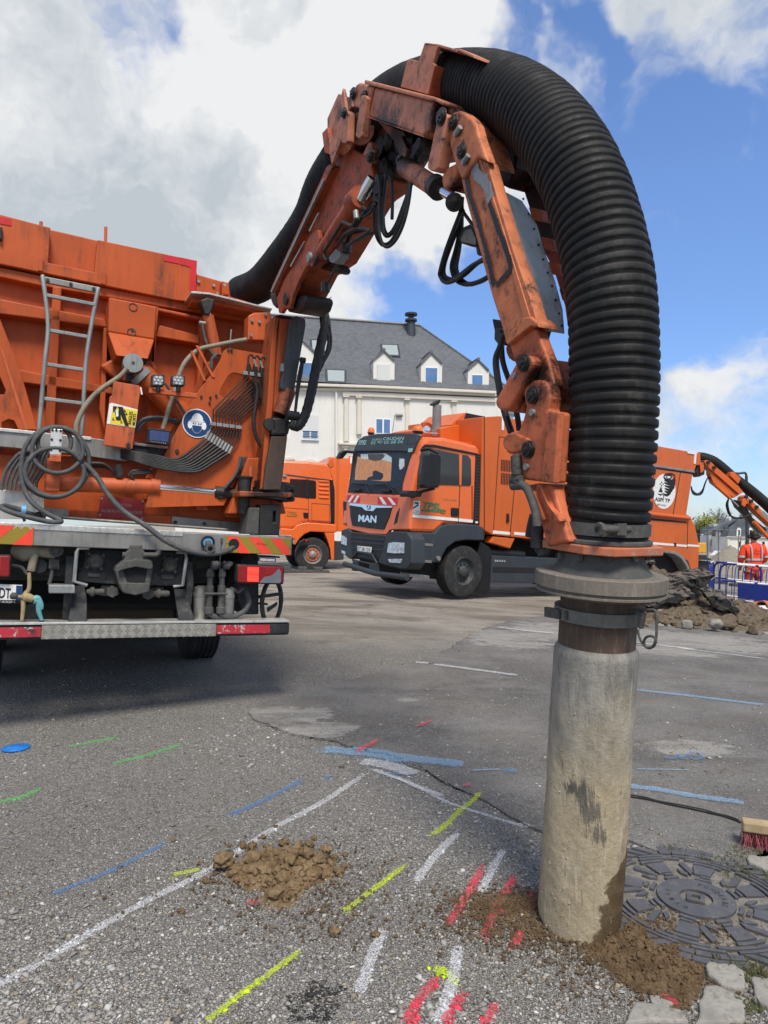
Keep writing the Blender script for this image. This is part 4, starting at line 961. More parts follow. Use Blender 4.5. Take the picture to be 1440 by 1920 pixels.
# hose coil on its grey hook
HK=B(PR(L,cC((685,172),(845,182),(828,525),(672,520)),.05,.02),'coil_hook','alu_bright',.003); B(PR(L,cC((672,522),(828,528),(822,620),(664,612)),.03,.06),'hook_foot','orange_dull',.004,HK)
B(PR(L,cC((640,560),(830,620),(805,1020),(610,1010)),.14,.08),'hook_post','orange_dull',.006,HK); bolts(cC((708,190),(762,193),(820,200),(700,318),(815,328),(690,455),(810,470)),.048,.009,'black_print',parent=HK,t=.003)
CO=MB()
def loop(cx,cy,rx,ry,y,r,a0=0,a1=360,tw=0):
    n=36; pts=[]
    for i in range(n+1):
        a=R(a0+(a1-a0)*i/n); p=cC((cx+rx*math.cos(a),cy+ry*math.sin(a)))[0]; pts.append(L.H(*p,y+tw*i/n))
    CO.tube(pts,r,10)
loop(735,355,225,210,.10,.0155,150,395); loop(775,460,345,310,.07,.0165); loop(750,620,455,470,.09,.0165,20,380,.03); loop(735,760,400,330,.06,.0165,-20,330); loop(720,700,430,400,.11,.0165,0,200)
CO.tube(smoothpath([L.H(*q,y) for q,y in zip(cC((285,640),(300,850),(360,1060),(470,1200),(640,1320),(800,1400),(810,1430),(650,1425),(400,1370),(180,1310),(20,1240),(60,1215),(200,1245),(300,1270)),(.1,.09,.07,.04,.03,.02,.0,-.01,-.02,-.02,0,.06,.09,.1))],8),.0185,10)
B(CO,'hose_coil','greyhose')
B(MB().cyl(L.H(*cC((290,1270))[0],.1),L.H(*cC((350,1275))[0],.1),.036,14),'blue_coupling','brightblue')
m=MB(); m.tube([L.H(*q,.1) for q in cC((350,1300),(480,1340),(620,1350))],[.014,.018,.022],10); m.cyl(L.H(*cC((520,1290))[0],.08),L.H(*cC((530,1370))[0],.08),.018,8); m.cyl(L.H(*cC((300,1390))[0],.1),L.H(*cC((340,1380))[0],.1),.022,8); B(m,'hose_gun','grease',.002)
for i in range(9):
    m=MB(); x=20+i*58
    m.tube(LT(cC((x,1000),(x+15,880),(x+60+i*6,730),(x+150,600-i*6),(x+260-i*8,500-i*8),(520+i*6,440)),.22+.008*i),.0125,8); B(m,'hydraulic_hose','greyhose')
m=MB(); m.tube(LT([(cC((985,520))[0]),(cC((1200,700))[0]),(cC((1330,850))[0]),cD((520,120))[0],cD((600,205))[0],cD((700,270))[0],cD((800,345))[0],cD((900,390))[0],cD((1000,408))[0],cD((1080,398))[0],cD((1135,368))[0]],[.12,.1,.08,.04,.0,-.06,-.1,-.11,-.1,-.06,.02],.02,8),.0195,12); B(m,'pressure_hose','greyhose')
for i in range(3):
    m=MB(); m.tube(LT(cD((430-i*15,-30+i*10),(500,-25+i*6),(545,10),(560,30)),.3+.02*i),.012,8); m.tube(LT(cD((620+i*12,32+i*8),(640,8+i*8),(700,5+i*7),(735,14)),.26),.010,8); B(m,'hydraulic_hose','cable')
m=MB(); m.tube([L.H(*q,.27) for q in c1((568,1262),(576,1262+60))],.03,10); B(m,'bellows','rubber')
# deck
DK=MB(); DK.box(L,-2.62,0.0,0,2.6,-.145,-.0); DK=B(DK,'deck','alu',.006)
m=MB(); m.box(L,-2.60,-.02,.11,2.5,.001,.004); B(m,'deck_floor',paint('dusty_deck_floor',(.20,.175,.14),.85,dirt=(.09,.075,.055),dirt_amt=.5,scale=6,streak=False,bump=.3,spec=.05),0,DK)
x1=L.loc(L.Hx(0,0,0)) and L.loc(L.H(*cD((880,310))[0],0)).x
m=MB(); m.box(L,-2.62,x1,-.006,.10,-.032,.006); B(m,'tread_strip','alu_bright',.002,DK)
def chev(x0,x1,n,nm,lean):
    z0,z1=-.143+.0,-.012; w=(x1-x0)
    bs=MB(); bs.box(L,x0,x1,-.009,-.001,z0,z1); bs=B(bs,nm,'chev_olive',.004)
    m=MB(); h=z1-z0; st=w/n
    for i in range(-1,n+1):
        a=x0+i*st+ (.0 if lean>0 else 0); pts=[(a,z1),(a+st*.5,z1),(a+st*.5+lean,z0),(a+lean,z0)]
        # clip against the plate
        def clip(ps,xc,keep):
            o=[]
            for k in range(len(ps)):
                p,q=ps[k-1],ps[k]; ip=(p[0]-xc)*keep>=0; iq=(q[0]-xc)*keep>=0
                if ip!=iq: t=(xc-p[0])/(q[0]-p[0]); o.append((xc,p[1]+(q[1]-p[1])*t))
                if iq: o.append(q)
            return o
        pts=clip(clip(pts,x0+.006,1),x1-.006,-1)
        if len(pts)>2: m.prism([L.p(a,-.0105,b) for a,b in pts],L.y*.001)
    B(m,'red_stripe','chev_red',0,bs); return bs
xr0=L.loc(L.H(*cD((1088,330))[0],0)).x; xr1=-.01
cr_=chev(xr0,xr1,3,'chevron_plate',.115); xl1=L.loc(L.H(*cD((165,290))[0],0)).x; cl2=chev(-2.60,xl1,3,'chevron_plate',-.13)
hole=L.H(*cD((1128,360))[0],-.011); B(MB().cyl(hole,hole-L.y*.002,.042,28),'cable_hole','black_print',0,cr_)
bolts(cD((1395,378),(1098,352)),-.012,.007,'galv',parent=cr_,t=.003)
text('EC 070-R1',M['black_print'],L.H(*cD((1240,362))[0],-.0118),L.H(*cD((1285,368))[0],-.0118),L.z,.014,'plate_text',TR,cr_)
# blue cap on the deck face and tap
q=L.H(*cD((1000,352))[0],-.002); bc=B(MB().pipe(q,q-L.y*.03,.052,.044),'socket_rim','rubber'); B(MB().cyl(q,q-L.y*.02,.043,24,.036),'blue_cap','brightblue',.003,bc)
m=MB(); m.cyl(q-L.y*.02,q-L.y*.09-L.z*.05,.024,12); q2=L.H(*cD((1010,382))[0],-.09); m.pipe(q2,q2-L.y*.03,.034,.020,16)
for k in range(6): m.cyl(q2+L.x*.034*math.cos(k*1.05)+L.z*.034*math.sin(k*1.05),q2-L.y*.02+L.x*.036*math.cos(k*1.05)+L.z*.036*math.sin(k*1.05),.009,6)
B(m,'hose_tap','castdust',.002,bc)
m=MB(); q=L.H(*cD((1070,338))[0],-.003); m.tube([q,q-L.z*.14-L.x*.006,q-L.z*.30],.003,5); m.cyl(q+L.z*.01,q-L.z*.03,.010,10); B(m,'pull_ring','castdust',0,DK)
m=MB(); m.tube([L.H(*q,.02) for q in cD((752,415),(768,370),(785,335))],.014,8); B(m,'release_lever','galv')
# ---- under the deck
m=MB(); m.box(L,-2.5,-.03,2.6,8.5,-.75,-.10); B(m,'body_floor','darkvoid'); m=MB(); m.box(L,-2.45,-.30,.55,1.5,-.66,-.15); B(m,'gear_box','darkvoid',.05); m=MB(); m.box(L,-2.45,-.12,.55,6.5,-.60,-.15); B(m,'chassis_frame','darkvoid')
m=MB(); m.box(L,-2.2,-.5,.45,.55,-.42,-.15); B(m,'rear_cross_member','chassis',.01)
CPm=PR(L,cD((412,385),(900,400),(880,430),(878,470),(890,480),(885,555),(870,562),(620,560),(385,542),(375,530),(378,500),(390,490),(410,440)),.16,.03); CPl=B(CPm,'coupling_plate','chassis',.006)
B(PR(L,cD((235,558),(362,560),(362,598),(235,598)),-.02,.16),'foot_step','galv',.006,CPl)
m=MB(); m.tube([L.H(*q,.02) for q in cD((430,378),(378,380),(370,400),(358,540),(420,560))],.014,8); m.tube([L.H(*q,.06) for q in cD((850,398),(895,402),(898,430),(880,560),(835,565))],.014,8); B(m,'guard_hoop','galv',0,CPl)
mb=MB(); PR(L,cD((318,415),(362,418),(355,560),(340,720),(300,725),(312,560)),.10,.05,mb=mb); PR(L,cD((895,440),(930,445),(935,560),(920,680),(895,690),(890,640),(900,560)),.12,.06,mb=mb); B(mb,'chassis_bracket','chassis',.008)
for q,sc_ in (((458,442),1),((816,458),1)):
    k=L.H(*cD(q)[0],.155); m=MB(); m.cyl(k,k-L.y*.035,.055*sc_,20); m.cyl(k-L.y*.03,k-L.y*.05,.040*sc_,16)
    for t in range(4): p=k+L.x*.068*math.cos(t*1.57+.7)+L.z*.068*math.sin(t*1.57+.7); m.cyl(p,p-L.y*.025,.013,8)
    B(m,'trailer_socket','castdust',.003,CPl)
for q in ((455,508),(808,518)): B(PR(L,rrect(cD((q[0]-32,q[1]-10),(q[0]+28,q[1]-8),(q[0]+28,q[1]+12),(q[0]-32,q[1]+10)),.3),.153,.01),'cast_plate','castdust',.002,CPl)
bolts(cD((515,455),(510,525),(735,470),(740,525),(390,480),(860,500)),.157,.009,'black_print',parent=CPl,t=.003)
# towing jaw
TJ=PR(L,cD((625,365),(690,365),(685,380),(700,400),(712,430),(735,440),(738,470),(722,585),(700,600),(650,605),(600,600),(578,570),(555,490),(560,470),(600,435),(605,400),(625,385)),-.02,.14); TJ=B(TJ,'towing_jaw','castdust',.015)
B(PR(L,cD((590,480),(650,465),(710,480),(700,545),(650,552),(610,540)),-.0215,.003),'jaw_mouth','darkvoid',.001,TJ)
m=MB(); q0=[L.H(*q,-.02) for q in cD((570,545),(720,548),(715,590),(650,606),(590,592))]; m.prism(q0,-L.y*.03); q0=[L.H(*q,-.02) for q in cD((565,490),(600,440),(650,432),(720,436),(734,470),(722,482),(650,468),(600,480))]; m.prism(q0,-L.y*.05); B(m,'jaw_lip','castdust',.008,TJ)
m=MB(); a=L.H(*cD((690,412))[0],-.03); b=L.H(*cD((760,412))[0],-.03); m.cyl(a,b,.018,12); m.cyl(b,L.H(*cD((770,390))[0],-.03),.016,12); a=L.H(*cD((590,412))[0],0); m.cyl(a,a+L.x*.05,.02,12); B(m,'locking_handle','castdust',.003,TJ)
m=MB(); PR(L,cD((490,555),(565,562),(580,600),(560,612),(485,612)),.18,.06,mb=m); PR(L,cD((690,570),(790,565),(795,612),(700,618)),.18,.06,mb=m); B(m,'valve_bracket','chassis',.01)
for q in ((460,590),(778,598)):
    k=L.H(*cD(q)[0],.10); m=MB(); m.lathe(k-L.x*.06,k+L.x*.06,[(0,.014),(.02,.022),(.03,.034),(.05,.034),(.055,.02),(.10,.024),(.12,.018)],14); B(m,'air_coupling','castdust')
k=L.H(*cD((540,588))[0],.17); B(MB().cyl(k,k-L.y*.03,.045,6),'hex_nut','castdust',.004); k=L.H(*cD((712,600))[0],.17); B(MB().cyl(k,k-L.y*.03,.045,6),'hex_nut','castdust',.004)
# left cluster
m=MB(); k=L.H(*cD((160,395))[0],.12); m.lathe(k-L.x*.14,k+L.x*.14,[(0,.02),(.02,.05),(.08,.075),(.15,.06),(.18,.04),(.28,.05)],18); k=L.H(*cD((170,415))[0],.10); B(m,'filter_housing','cream_conduit')
m=MB(); m.tube(LT(cD((168,405),(160,440),(150,490)),.08),.028,10); B(m,'wrapped_pipe','cream_conduit')
k=L.H(*cD((270,390))[0],.12); m=MB(); m.cyl(k,k-L.y*.05,.048,16); m.cyl(k-L.y*.05,k-L.y*.07,.022,6); B(m,'drain_valve','castdust',.004)
B(PR(L,cD((236,432),(286,434),(286,482),(234,480)),.10,.06),'switch_box','castdust',.006); k=L.H(*cD((262,458))[0],.10); B(MB().cyl(k,k-L.y*.02,.02,12),'switch_knob','chassis'); m=MB(); m.tube(LT(cD((252,482),(246,520),(236,555)),.12),.013,8); m.tube(LT(cD((55,462),(100,470),(120,490),(130,505)),.1),.011,8); B(m,'cable','castdust')
k=L.H(*cD((190,465))[0],.14); B(MB().cyl(k,k-L.y*.03,.05,14),'sensor','chassis',.004); B(PR(L,cD((60,420),(235,440),(330,455),(330,520),(100,500),(60,470)),.22,.04),'chassis_arm','chassis',.006)
# number plate
NP=B(PR(L,cD((-150,548),(108,558),(105,648),(-150,640)),.04,.008),'number_plate','white',.002); B(PR(L,cD((78,560),(107,561),(104,640),(75,638)),.037,.003),'plate_band','sign_blue',0,NP)
txt('DT',cD,(-5,618),(50,622),(-5,570),.0365,M['black_print'],'plate_text',NP,bold=.02); B(PR(L,cD((-150,625),(105,632),(104,648),(-150,642)),.036,.004),'plate_footer','black_print',0,NP); txt('Y.COM',cD,(-14,641),(72,645),(-14,632),.0345,M['white'],'plate_text',NP)
# little posable toy lashed beneath the lamp
def toy():
    tf=Frame(L.H(*cE((235,680))[0],.0),L.x,L.z); t=thing('toy_figure',tf,'small worn posable toy figure hanging beneath the deck beside the number plate','toy')
    Q=lambda a,y=0: L.H(*cE(a)[0],y)
    def part(pth,rs,nm,mt): m=MB(); m.tube(smoothpath([Q(q,-.01) for q in pth],4),list(np.interp(np.linspace(0,1,4*(len(pth)-1)+1),np.linspace(0,1,len(rs)),rs)),12); m.build(nm,M[mt],t)
    part(((200,670),(240,670),(300,690)),(.020,.036,.03,.024),'torso','tan'); part(((305,690),(340,680),(372,740),(372,780)),(.024,.020,.015,.012),'leg','teal'); part(((305,700),(345,720),(350,800),(378,880)),(.024,.020,.017,.010),'leg','teal')
    part(((225,640),(262,590),(262,450)),(.016,.014,.012),'arm','tan'); part(((210,700),(208,780),(198,878)),(.016,.014,.011),'arm','tan'); part(((88,655),(105,658),(140,660),(160,664)),(.008,.024,.024,.012),'head','castdust'); part(((155,664),(200,668)),(.010,.014),'neck','tan')
toy()
# tail lights
def taillight(q,flip):
    o=B(PR(L,rrect(cD(*q),.14),.0,.10),'tail_light','chassis',.006); 
    ins=lambda f0,f1,g0,g1:[tuple(Vector(q[0]).lerp(Vector(q[1]),f).lerp(Vector(q[3]).lerp(Vector(q[2]),f),g)) for f,g in ((f0,g0),(f1,g0),(f1,g1),(f0,g1))]
    B(PR(L,rrect(cD(*ins(.02,.98,.05,.95)),.12),-.022,.022),'lamp_lens',LR,.008,o)
    for f0,f1,mt in ((.22,.46,LRB),): 
        B(PR(L,cD(*ins(f0 if flip else 1-f1,f1 if flip else 1-f0,.12,.88)),-.0235,.003),'lit_lamp',mt,.001,o)
    a=ins(0,1,0,1); T=lambda f,g_: cD(tuple(Vector(q[0]).lerp(Vector(q[1]),f if flip else 1-f).lerp(Vector(q[3]).lerp(Vector(q[2]),f if flip else 1-f),g_)))[0]
    B(PR(L,[T(*k) for k in ((.48,.93),(.58,.62),(.72,.55),(.82,.35),(.88,.15),(.93,.3),(.94,.85),(.9,.93))],-.0245,.003),'reverse_lens','plastic_light',.001,o); return o
LR=plain('red_lamp_lens',(.22,.008,.012),.18,var=.25,scale=8,bump=.05,spec=.6)
def litmat():
    t=NT('lit_red_lamp'); n=t.noise(9,3,.5,stretch=(.3,.3,10)); k=t.rng(n,.3,.65,.35,1.3); t.set('Base Color',(.8,.03,.02)); t.set('Roughness',.25); t.set('Emission Color',(1,.05,.03)); t.l(k,t.b.inputs['Emission Strength']); return t.m
LRB=litmat(); M['plastic_light']=plain('smoky_lamp_plastic',(.16,.17,.20),.3)
taillight(((1145,458),(1372,466),(1368,556),(1142,550)),True); taillight(((-190,408),(54,412),(50,524),(-190,518)),False)
B(PR(L,cD((1192,412),(1350,420),(1350,428),(1192,420)),.10,.2),'lamp_mount','chassis'); B(PR(L,cD((1248,424),(1332,429),(1330,448),(1246,444)),.0,.06),'led_lamp','chassis',.004); B(PR(L,cD((1254,429),(1326,433),(1324,445),(1252,441)),-.003,.004),'led_strip','lens',.001)
B(PR(L,cD((1175,405),(1245,410),(1248,560),(1248,700),(1170,700),(1130,560)),.25,.3),'mud_shield','chassis',.01)
# air cylinders and fittings
for q in (((968,562),(966,726)),((1098,572),(1092,722))):
    a,b=[L.H(*k,.14) for k in cD(*q)]; m=MB(); d=(b-a).length; m.lathe(a,b,[(0,.03),(.012,.052),(.05,.055),(.052,.060),(.08,.060),(.082,.056),(d-.02,.056),(d,.045)],24); B(m,'air_cylinder','alu')
for x in (1015,1072):
    a=L.H(*cD((x,480))[0],.06); b=L.H(*cD((x-8,680))[0],.06); d=(b-a).length; m=MB()
    m.lathe(a,b,[(0,.02),(.03,.030),(.06,.030),(.065,.022),(.13,.022),(.135,.032),(.19,.032),(.20,.026),(.30,.026),(.305,.036),(.35,.036),(.36,.028),(d,.024)],16)
    k=a-L.y*.02; m.cyl(k+L.z*.03,k+L.x*.05+L.z*.03,.034,12); m.cyl(k+L.x*.05+L.z*.03,k+L.x*.06+L.z*.06,.024,10); k=L.H(*cD((x,600))[0],.03); m.cyl(k-L.x*.05,k+L.x*.04,.010,8); B(m,'filler_valve','castdust')
    m=MB(); m.tube(LT(cD((x-8,678),(x+2,702),(x+45,712),(1130,708),(1180,680),(1200,640),(1190,600),(1175,560)),[.06,.06,.08,.1,.12,.14,.16,.2]),.021,10); B(m,'air_hose','greyhose')
m=MB(); m.tube([L.H(*q,.12) for q in cD((1110,575),(1150,590),(1175,568))],.018,8); B(m,'pipe_elbow','castdust')
# ring hanger right
k=L.H(*cD((1310,638))[0],.25); m=MB(); rr=[k+L.x*.10*math.cos(2*math.pi*i/32)+L.z*.185*math.sin(2*math.pi*i/32)+L.y*.05*math.cos(2*math.pi*i/32) for i in range(32)]
m.tube(rr,.02,6,closed=True,flat=True); RG=B(m,'hose_reel_ring','chassis'); tubeL(*cD((1115,632),(1358,600)),.27,.24,.015,'reel_axle','chassis',RG); tubeL(*cD((1200,642),(1290,650)),.27,.25,.010,'reel_axle','chassis',RG)
B(PR(L,cD((1290,668),(1338,640),(1338,655),(1292,688)),.24,.02),'reel_spoke','chassis',0,RG)
# axle beam & silencer behind
B(PR(L,cD((-200,600),(0,610),(300,615),(835,655),(835,730),(-200,740)),.75,.5),'underrun_box',paint('rusty_brown_box',(.085,.062,.045),.8,dirt=(.03,.025,.02),dirt_amt=.4,scale=5,streak=False),.01)
k=L.H(*cD((155,682))[0],.5); B(MB().cyl(k,k-L.y*.05,.06,20),'round_plug','castdust',.008); tubeL(*cD((-100,650),(835,665)),.7,.7,.02,'cross_tube','chassis')
# bumper: shelf, tube face with tread plate and flaking red ends, stays
BU=MB(); z0=L.loc(L.H(*cD((700,745))[0],-.02)).z; z1=L.loc(L.H(*cD((700,812))[0],-.02)).z
xe=L.loc(L.H(*cD((1398,760))[0],-.02)).x
BU.box(L,-2.62,xe,-.02,.12,z1,z0); BUo=B(BU,'bumper_bar','chassis',.02)
m=MB(); zt=L.loc(L.H(*cD((700,733))[0],.0)).z; m.box(L,-2.62,xe-.01,-.03,.16,zt-.014,zt+.002); B(m,'bumper_shelf','alu_bright',.002,BUo)
def tread():
    t=NT('tread_plate_aluminium'); w=t.n('ShaderNodeTexWave'); 
    out=None
    for rot in (R(45),R(-45)):
        mp=t.n('ShaderNodeMapping'); mp.inputs['Rotation'].default_value=(0,rot,0); t.l(t.tc.outputs['Object'],mp.inputs[0])
        v=t.n('ShaderNodeTexWave'); v.wave_type='BANDS'; v.bands_direction='X'; v.inputs['Scale'].default_value=22; t.l(mp.outputs[0],v.inputs['Vector'])
        ck=t.n('ShaderNodeTexChecker'); ck.inputs['Scale'].default_value=24; mp2=t.n('ShaderNodeMapping'); mp2.inputs['Rotation'].default_value=(0,R(45),0); mp2.inputs['Location'].default_value=(.013,.41,.007); t.l(t.tc.outputs['Object'],mp2.inputs[0]); t.l(mp2.outputs[0],ck.inputs['Vector'])
        f=ck.outputs['Fac'] if rot>0 else t.math('SUBTRACT',1,ck.outputs['Fac'])
        k=t.math('MULTIPLY',t.rng(v.outputs['Fac'],.55,.8),f); out=k if out is None else t.math('ADD',out,k)
    n=t.noise(12,5,.7); c=t.mix(t.rng(n,.35,.7),(.34,.32,.27),(.52,.50,.44)); c=t.mix(t.math('MULTIPLY',t.math('SUBTRACT',1,out,True),t.rng(n,.4,.7,.35,.75)),c,(.17,.15,.12))
    t.set('Base Color',c); t.set('Metallic',.5); t.set('Roughness',.42); t.bump(out,.9,.004); return t.m
M['tread']=tread()
ce=[L.loc(L.H(*cD(q)[0],-.02)).x for q in ((200,780),(1040,770))]
m=MB(); m.box(L,ce[0],ce[1],-.031,-.021,z1+.004,z0-.004); B(m,'tread_plate','tread',.002,BUo)
def treadbars(x0,x1,z0,z1,y,nm,par,p=.062,rows=2):
    m=MB(); h=(z1-z0)/rows; n=int((x1-x0)/p)
    for i in range(n):
        for r_ in range(rows):
            cx=x0+(i+.5)*p; cz=z0+(r_+.5)*h; s=1 if (i+r_)%2 else -1
            for k in range(4):
                o_=(k-1.5)*p*.20; a=.36*min(p,h); dx,dz=a*.72,a*.72*s; ox,oz=-o_*.7*s,o_*.7
                u=Vector((dx,dz)).normalized()*.0; w=.0028
                c_=[(cx+ox-dx-w*s*.7,cz+oz-dz+w*.7),(cx+ox-dx+w*s*.7,cz+oz-dz-w*.7),(cx+ox+dx+w*s*.7,cz+oz+dz-w*.7),(cx+ox+dx-w*s*.7,cz+oz+dz+w*.7)]
                m.prism([L.p(a_,y,b_) for a_,b_ in c_],-L.y*.003)
    return B(m,nm,'alu_bright',0,par)
treadbars(ce[0]+.01,ce[1]-.01,z1+.006,z0-.006,-.0312,'tread_pattern',BUo)
treadbars(-2.6,x1-.005,-.031,.004,-.0062,'tread_pattern',DK,.05,1)
M['flaking_red']=paint('flaking_red_tape',(.42,.025,.04),.5,dirt=(.03,.028,.026),dirt_amt=.9,scale=4,chip=(.40,.39,.38),chip_amt=.155,streak=False)
M['flaking_red2']=M['flaking_red']
for a,b in ((-2.62,ce[0]-.004),(ce[1]+.004,L.loc(L.H(*cD((1300,770))[0],-.02)).x)):
    m=MB(); m.box(L,a,b,-.0235,-.0205,z1+.02,z0-.015); B(m,'red_marking','flaking_red',0,BUo)
for pth in (((375,560),(382,620),(378,680),(372,742)),((868,578),(880,640),(895,700),(905,740))):
    pts=LT(cD(*pth),[.16,.12,.06,.0],.01,5); m=MB(); n=len(pts)
    vs=[]; 
    for i,p in enumerate(pts): w=.045+.02*i/n; vs+= [p-L.x*w,p+L.x*w,p+L.x*w+L.y*.03,p-L.x*w+L.y*.03]
    fs=[(i*4+k,i*4+(k+1)%4,i*4+4+(k+1)%4,i*4+4+k) for i in range(n-1) for k in range(4)]+[(0,3,2,1),((n-1)*4,(n-1)*4+1,(n-1)*4+2,(n-1)*4+3)]
    m.add(vs,fs); B(m,'bumper_stay','chassis',.006,BUo)
# rear wheels (mostly in the dark under the deck)
M['tyre']=paint('tyre_rubber',(.022,.022,.023),.75,dirt=(.13,.12,.10),dirt_amt=.35,scale=5,streak=False,bump=.25)
def wheel(fr,c,axis,r,w,name,root,rimmat='galv',dual=False,hub=.03,detail=True):
    """tyre with grooves, rim dish, hub and nuts; axis points outward"""
    axis=Vector(axis).normalized(); m=MB(); prof=[]
    def ringprof(prof,seg=56):
        vs=[];u=axis.orthogonal().normalized(); v=axis.cross(u)
        for (t,rr) in prof:
            for k in range(seg):
                a=2*math.pi*k/seg; vs.append(c+axis*t+(u*math.cos(a)+v*math.sin(a))*rr)
        fs=[(i*seg+k,i*seg+(k+1)%seg,(i+1)*seg+(k+1)%seg,(i+1)*seg+k) for i in range(len(prof)-1) for k in range(seg)]
        return vs,fs
    ri=r*.56
    pr=[(-w,ri),(-w*1.02,r*.75),(-w,r*.93),(-w*.93,r*.985)]
    for k in range(5):
        a=-w*.86+(w*.72)*k/4*1.0 +0; 
        x=-w*.9+w*.8*k/5; pr+=[(x,r),(x+w*.13,r),(x+w*.132,r*.975),(x+w*.158,r*.975)]
    pr+=[(-w*.08,r),(-.02*w,r*.985),(0,r*.93),(.015*w+.0,r*.75),(0,ri)]
    vs,fs=ringprof(pr); m.add(vs,fs,False); tyre=m.build('tyre',M['tyre'],root,parent=None)
    m=MB(); pr=[(.0,ri),(.01,ri*.97),(-.01,ri*.93),(-.05,ri*.86),(-.07,ri*.80),(-.05,ri*.62),(-.045,ri*.42),(.0,ri*.38),(.02,ri*.30),(.03,.001)]
    vs,fs=ringprof(pr,40); m.add(vs,fs,False); rim=m.build('rim',M[rimmat] if isinstance(rimmat,str) else rimmat,root)
    if detail:
        u=axis.orthogonal().normalized(); v=axis.cross(u); m=MB()
        for k in range(10):
            a=2*math.pi*k/10; p=c+axis*(-.055)+(u*math.cos(a)+v*math.sin(a))*ri*.52; m.cyl(p,p+axis*.045,.017,6)
        m.build('wheel_nut',M['chassis'],root,parent=rim)
    return tyre,rim
def axle(cx,y,root=TR):
    c=L.p(cx,y,-1.36+.50); wheel(L,c,L.x,.50,.30,'w',root); 
for y in (2.2,3.55): axle(-.10,y)
for y in (2.2,3.55):
    c=L.p(-2.40,y,-.94); wheel(L,c,-L.x,.50,.30,'w',TR)
# mast
GRC=[]
ms=MB(); PR(L,cU((480,215),(530,205),(720,240),(725,260),(640,760),(600,800),(580,1180),(530,1590),(370,1590),(400,1250),(440,600)),.06,.30,mb=ms)
M['mast']=paint('mast_orange_grimy',(.34,.085,.028),.5,dirt=(.02,.016,.012),dirt_amt=.85,scale=4,grease=[(L.H(540,785,.05),.17),(L.H(545,590,.05),.22),(L.H(520,870,.05),.25),(L.H(500,920,.05),.2),(L.H(545,760,.05),.13)])
MA=B(ms,'mast','mast',.012)
B(PR(L,cU((480,225),(515,235),(500,330),(468,900),(455,1030),(425,1300),(400,1560),(368,1580),(395,1260),(430,800),(450,500)),.035,.03),'mast_flange','orange',.006,MA)
B(PR(L,cU((520,240),(600,245),(535,760),(480,990),(470,960),(500,500)),.045,.02),'mast_web','orange_dull',.004,MA)
B(PR(L,cU((610,240),(650,215),(720,240),(725,290),(632,815),(560,815),(528,780),(530,740)),-.03,.07),'cylinder_guard','guard',.008,MA)
a,b=cU((590,800),(520,990)); tubeL(a,b,.02,.02,.062,'lift_cylinder','mast',MA); B(PR(L,cU((470,1010),(590,1015),(610,1060),(590,1150),(455,1155),(450,1040)),-.01,.12),'pivot_block','grease',.02,MA)
k=L.H(*cU((435,1068))[0],.02); B(MB().cyl(k,k-L.y*.03,.05,18),'pivot_pin','grease',.006,MA)
B(PR(L,cU((530,590),(555,590),(555,655),(528,650)),-.04,.04),'guard_hinge','galv',.004,MA)
B(PR(L,cU((455,1160),(575,1160),(555,1350),(530,1580),(392,1580),(410,1400)),.0,.08),'mast_lower_panel',paint('brown_black_plate',(.07,.045,.032),.55,dirt=(.015,.012,.01),dirt_amt=.5,scale=4),.008,MA)
# slewing ring and base
SL=MB(); k=L.H(*cN((450,420))[0],.22)
for z,r,h in ((.0,.18,.035),(.04,.16,.05),(-.06,.19,.05)): SL.cyl(k+L.z*z,k+L.z*(z+h),r,36)
SLo=B(SL,'slewing_ring','grease',.008)
m=MB(); PR(L,cN((60,395),(350,405),(700,415),(725,430),(720,470),(640,480),(350,468),(60,465)),.02,.25,mb=m); B(m,'torque_arm','mast',.01,SLo)
m=MB()
for i in range(9):
    q=cN((560+i*20,395+12*math.sin(i*2.1)))[0]; k2=L.H(*q,.05); m.cyl(k2,k2+L.y*.2,.03+.008*math.sin(i*3.3),7)
    q=cN((600+i*14,490+10*math.sin(i*1.7)))[0]; k2=L.H(*q,.05); m.cyl(k2,k2+L.y*.2,.022,7)
B(m,'grease_lump','grease',0,SLo)
m=MB(); PR(L,cN((310,560),(575,560),(550,945),(300,940)),.08,.30,mb=m,holes=[cN((478,645),(508,645),(500,780),(472,780))]); B(m,'base_column','grease',.01,SLo)
B(PR(L,cN((180,600),(310,600),(295,930),(130,925)),.06,.22),'base_side_plate','castdust',.01,SLo); B(PR(L,cN((180,90),(210,100),(220,390),(160,390)),.1,.012),'fin_plate','orange_dull',.002,SLo)
m=MB(); k=L.H(*cN((120,330))[0],.12); m.cyl(k-L.z*.05,k+L.z*.06,.055,20); m.cyl(k+L.z*.06,k+L.z*.075,.065,20); k=L.H(*cN((110,560))[0],.16); m.cyl(k-L.z*.08,k+L.z*.10,.05,16); B(m,'slew_bushing','grease',.006,SLo)
# thick hoses of the mast
m=MB()
strands(m,L.H,cU((835,60),(855,180),(868,300),(862,420),(840,540),(815,650)),-.05,7,.011,9)
B(m,'arm_hose_bundle','cable')
m=MB(); pts=LT(cU((840,100),(880,170),(878,250),(850,400),(800,640),(770,800),(730,960),(690,1050),(650,1085),(600,1060)),-.10,.01,8); B(MB().tube(pts[10:],[.018+.022*min(1,i/14)+.002*math.sin(i*1.9) for i in range(len(pts)-10)],12),'hose_sleeve','rubber')
m=MB(); m.tube(LT(cU((700,570),(690,650),(660,820),(640,980)),-.09),.012,8); m.tube(LT(cU((690,575),(665,700),(650,860),(640,960)),-.09),.010,8); k=L.H(*cU((700,565))[0],-.09); m.cyl(k-L.x*.02,k+L.x*.02,.024,10); k=L.H(*cU((620,1000))[0],-.08); m.cyl(k-L.x*.05,k+L.x*.05,.04,10); B(m,'hydraulic_hose','cable')
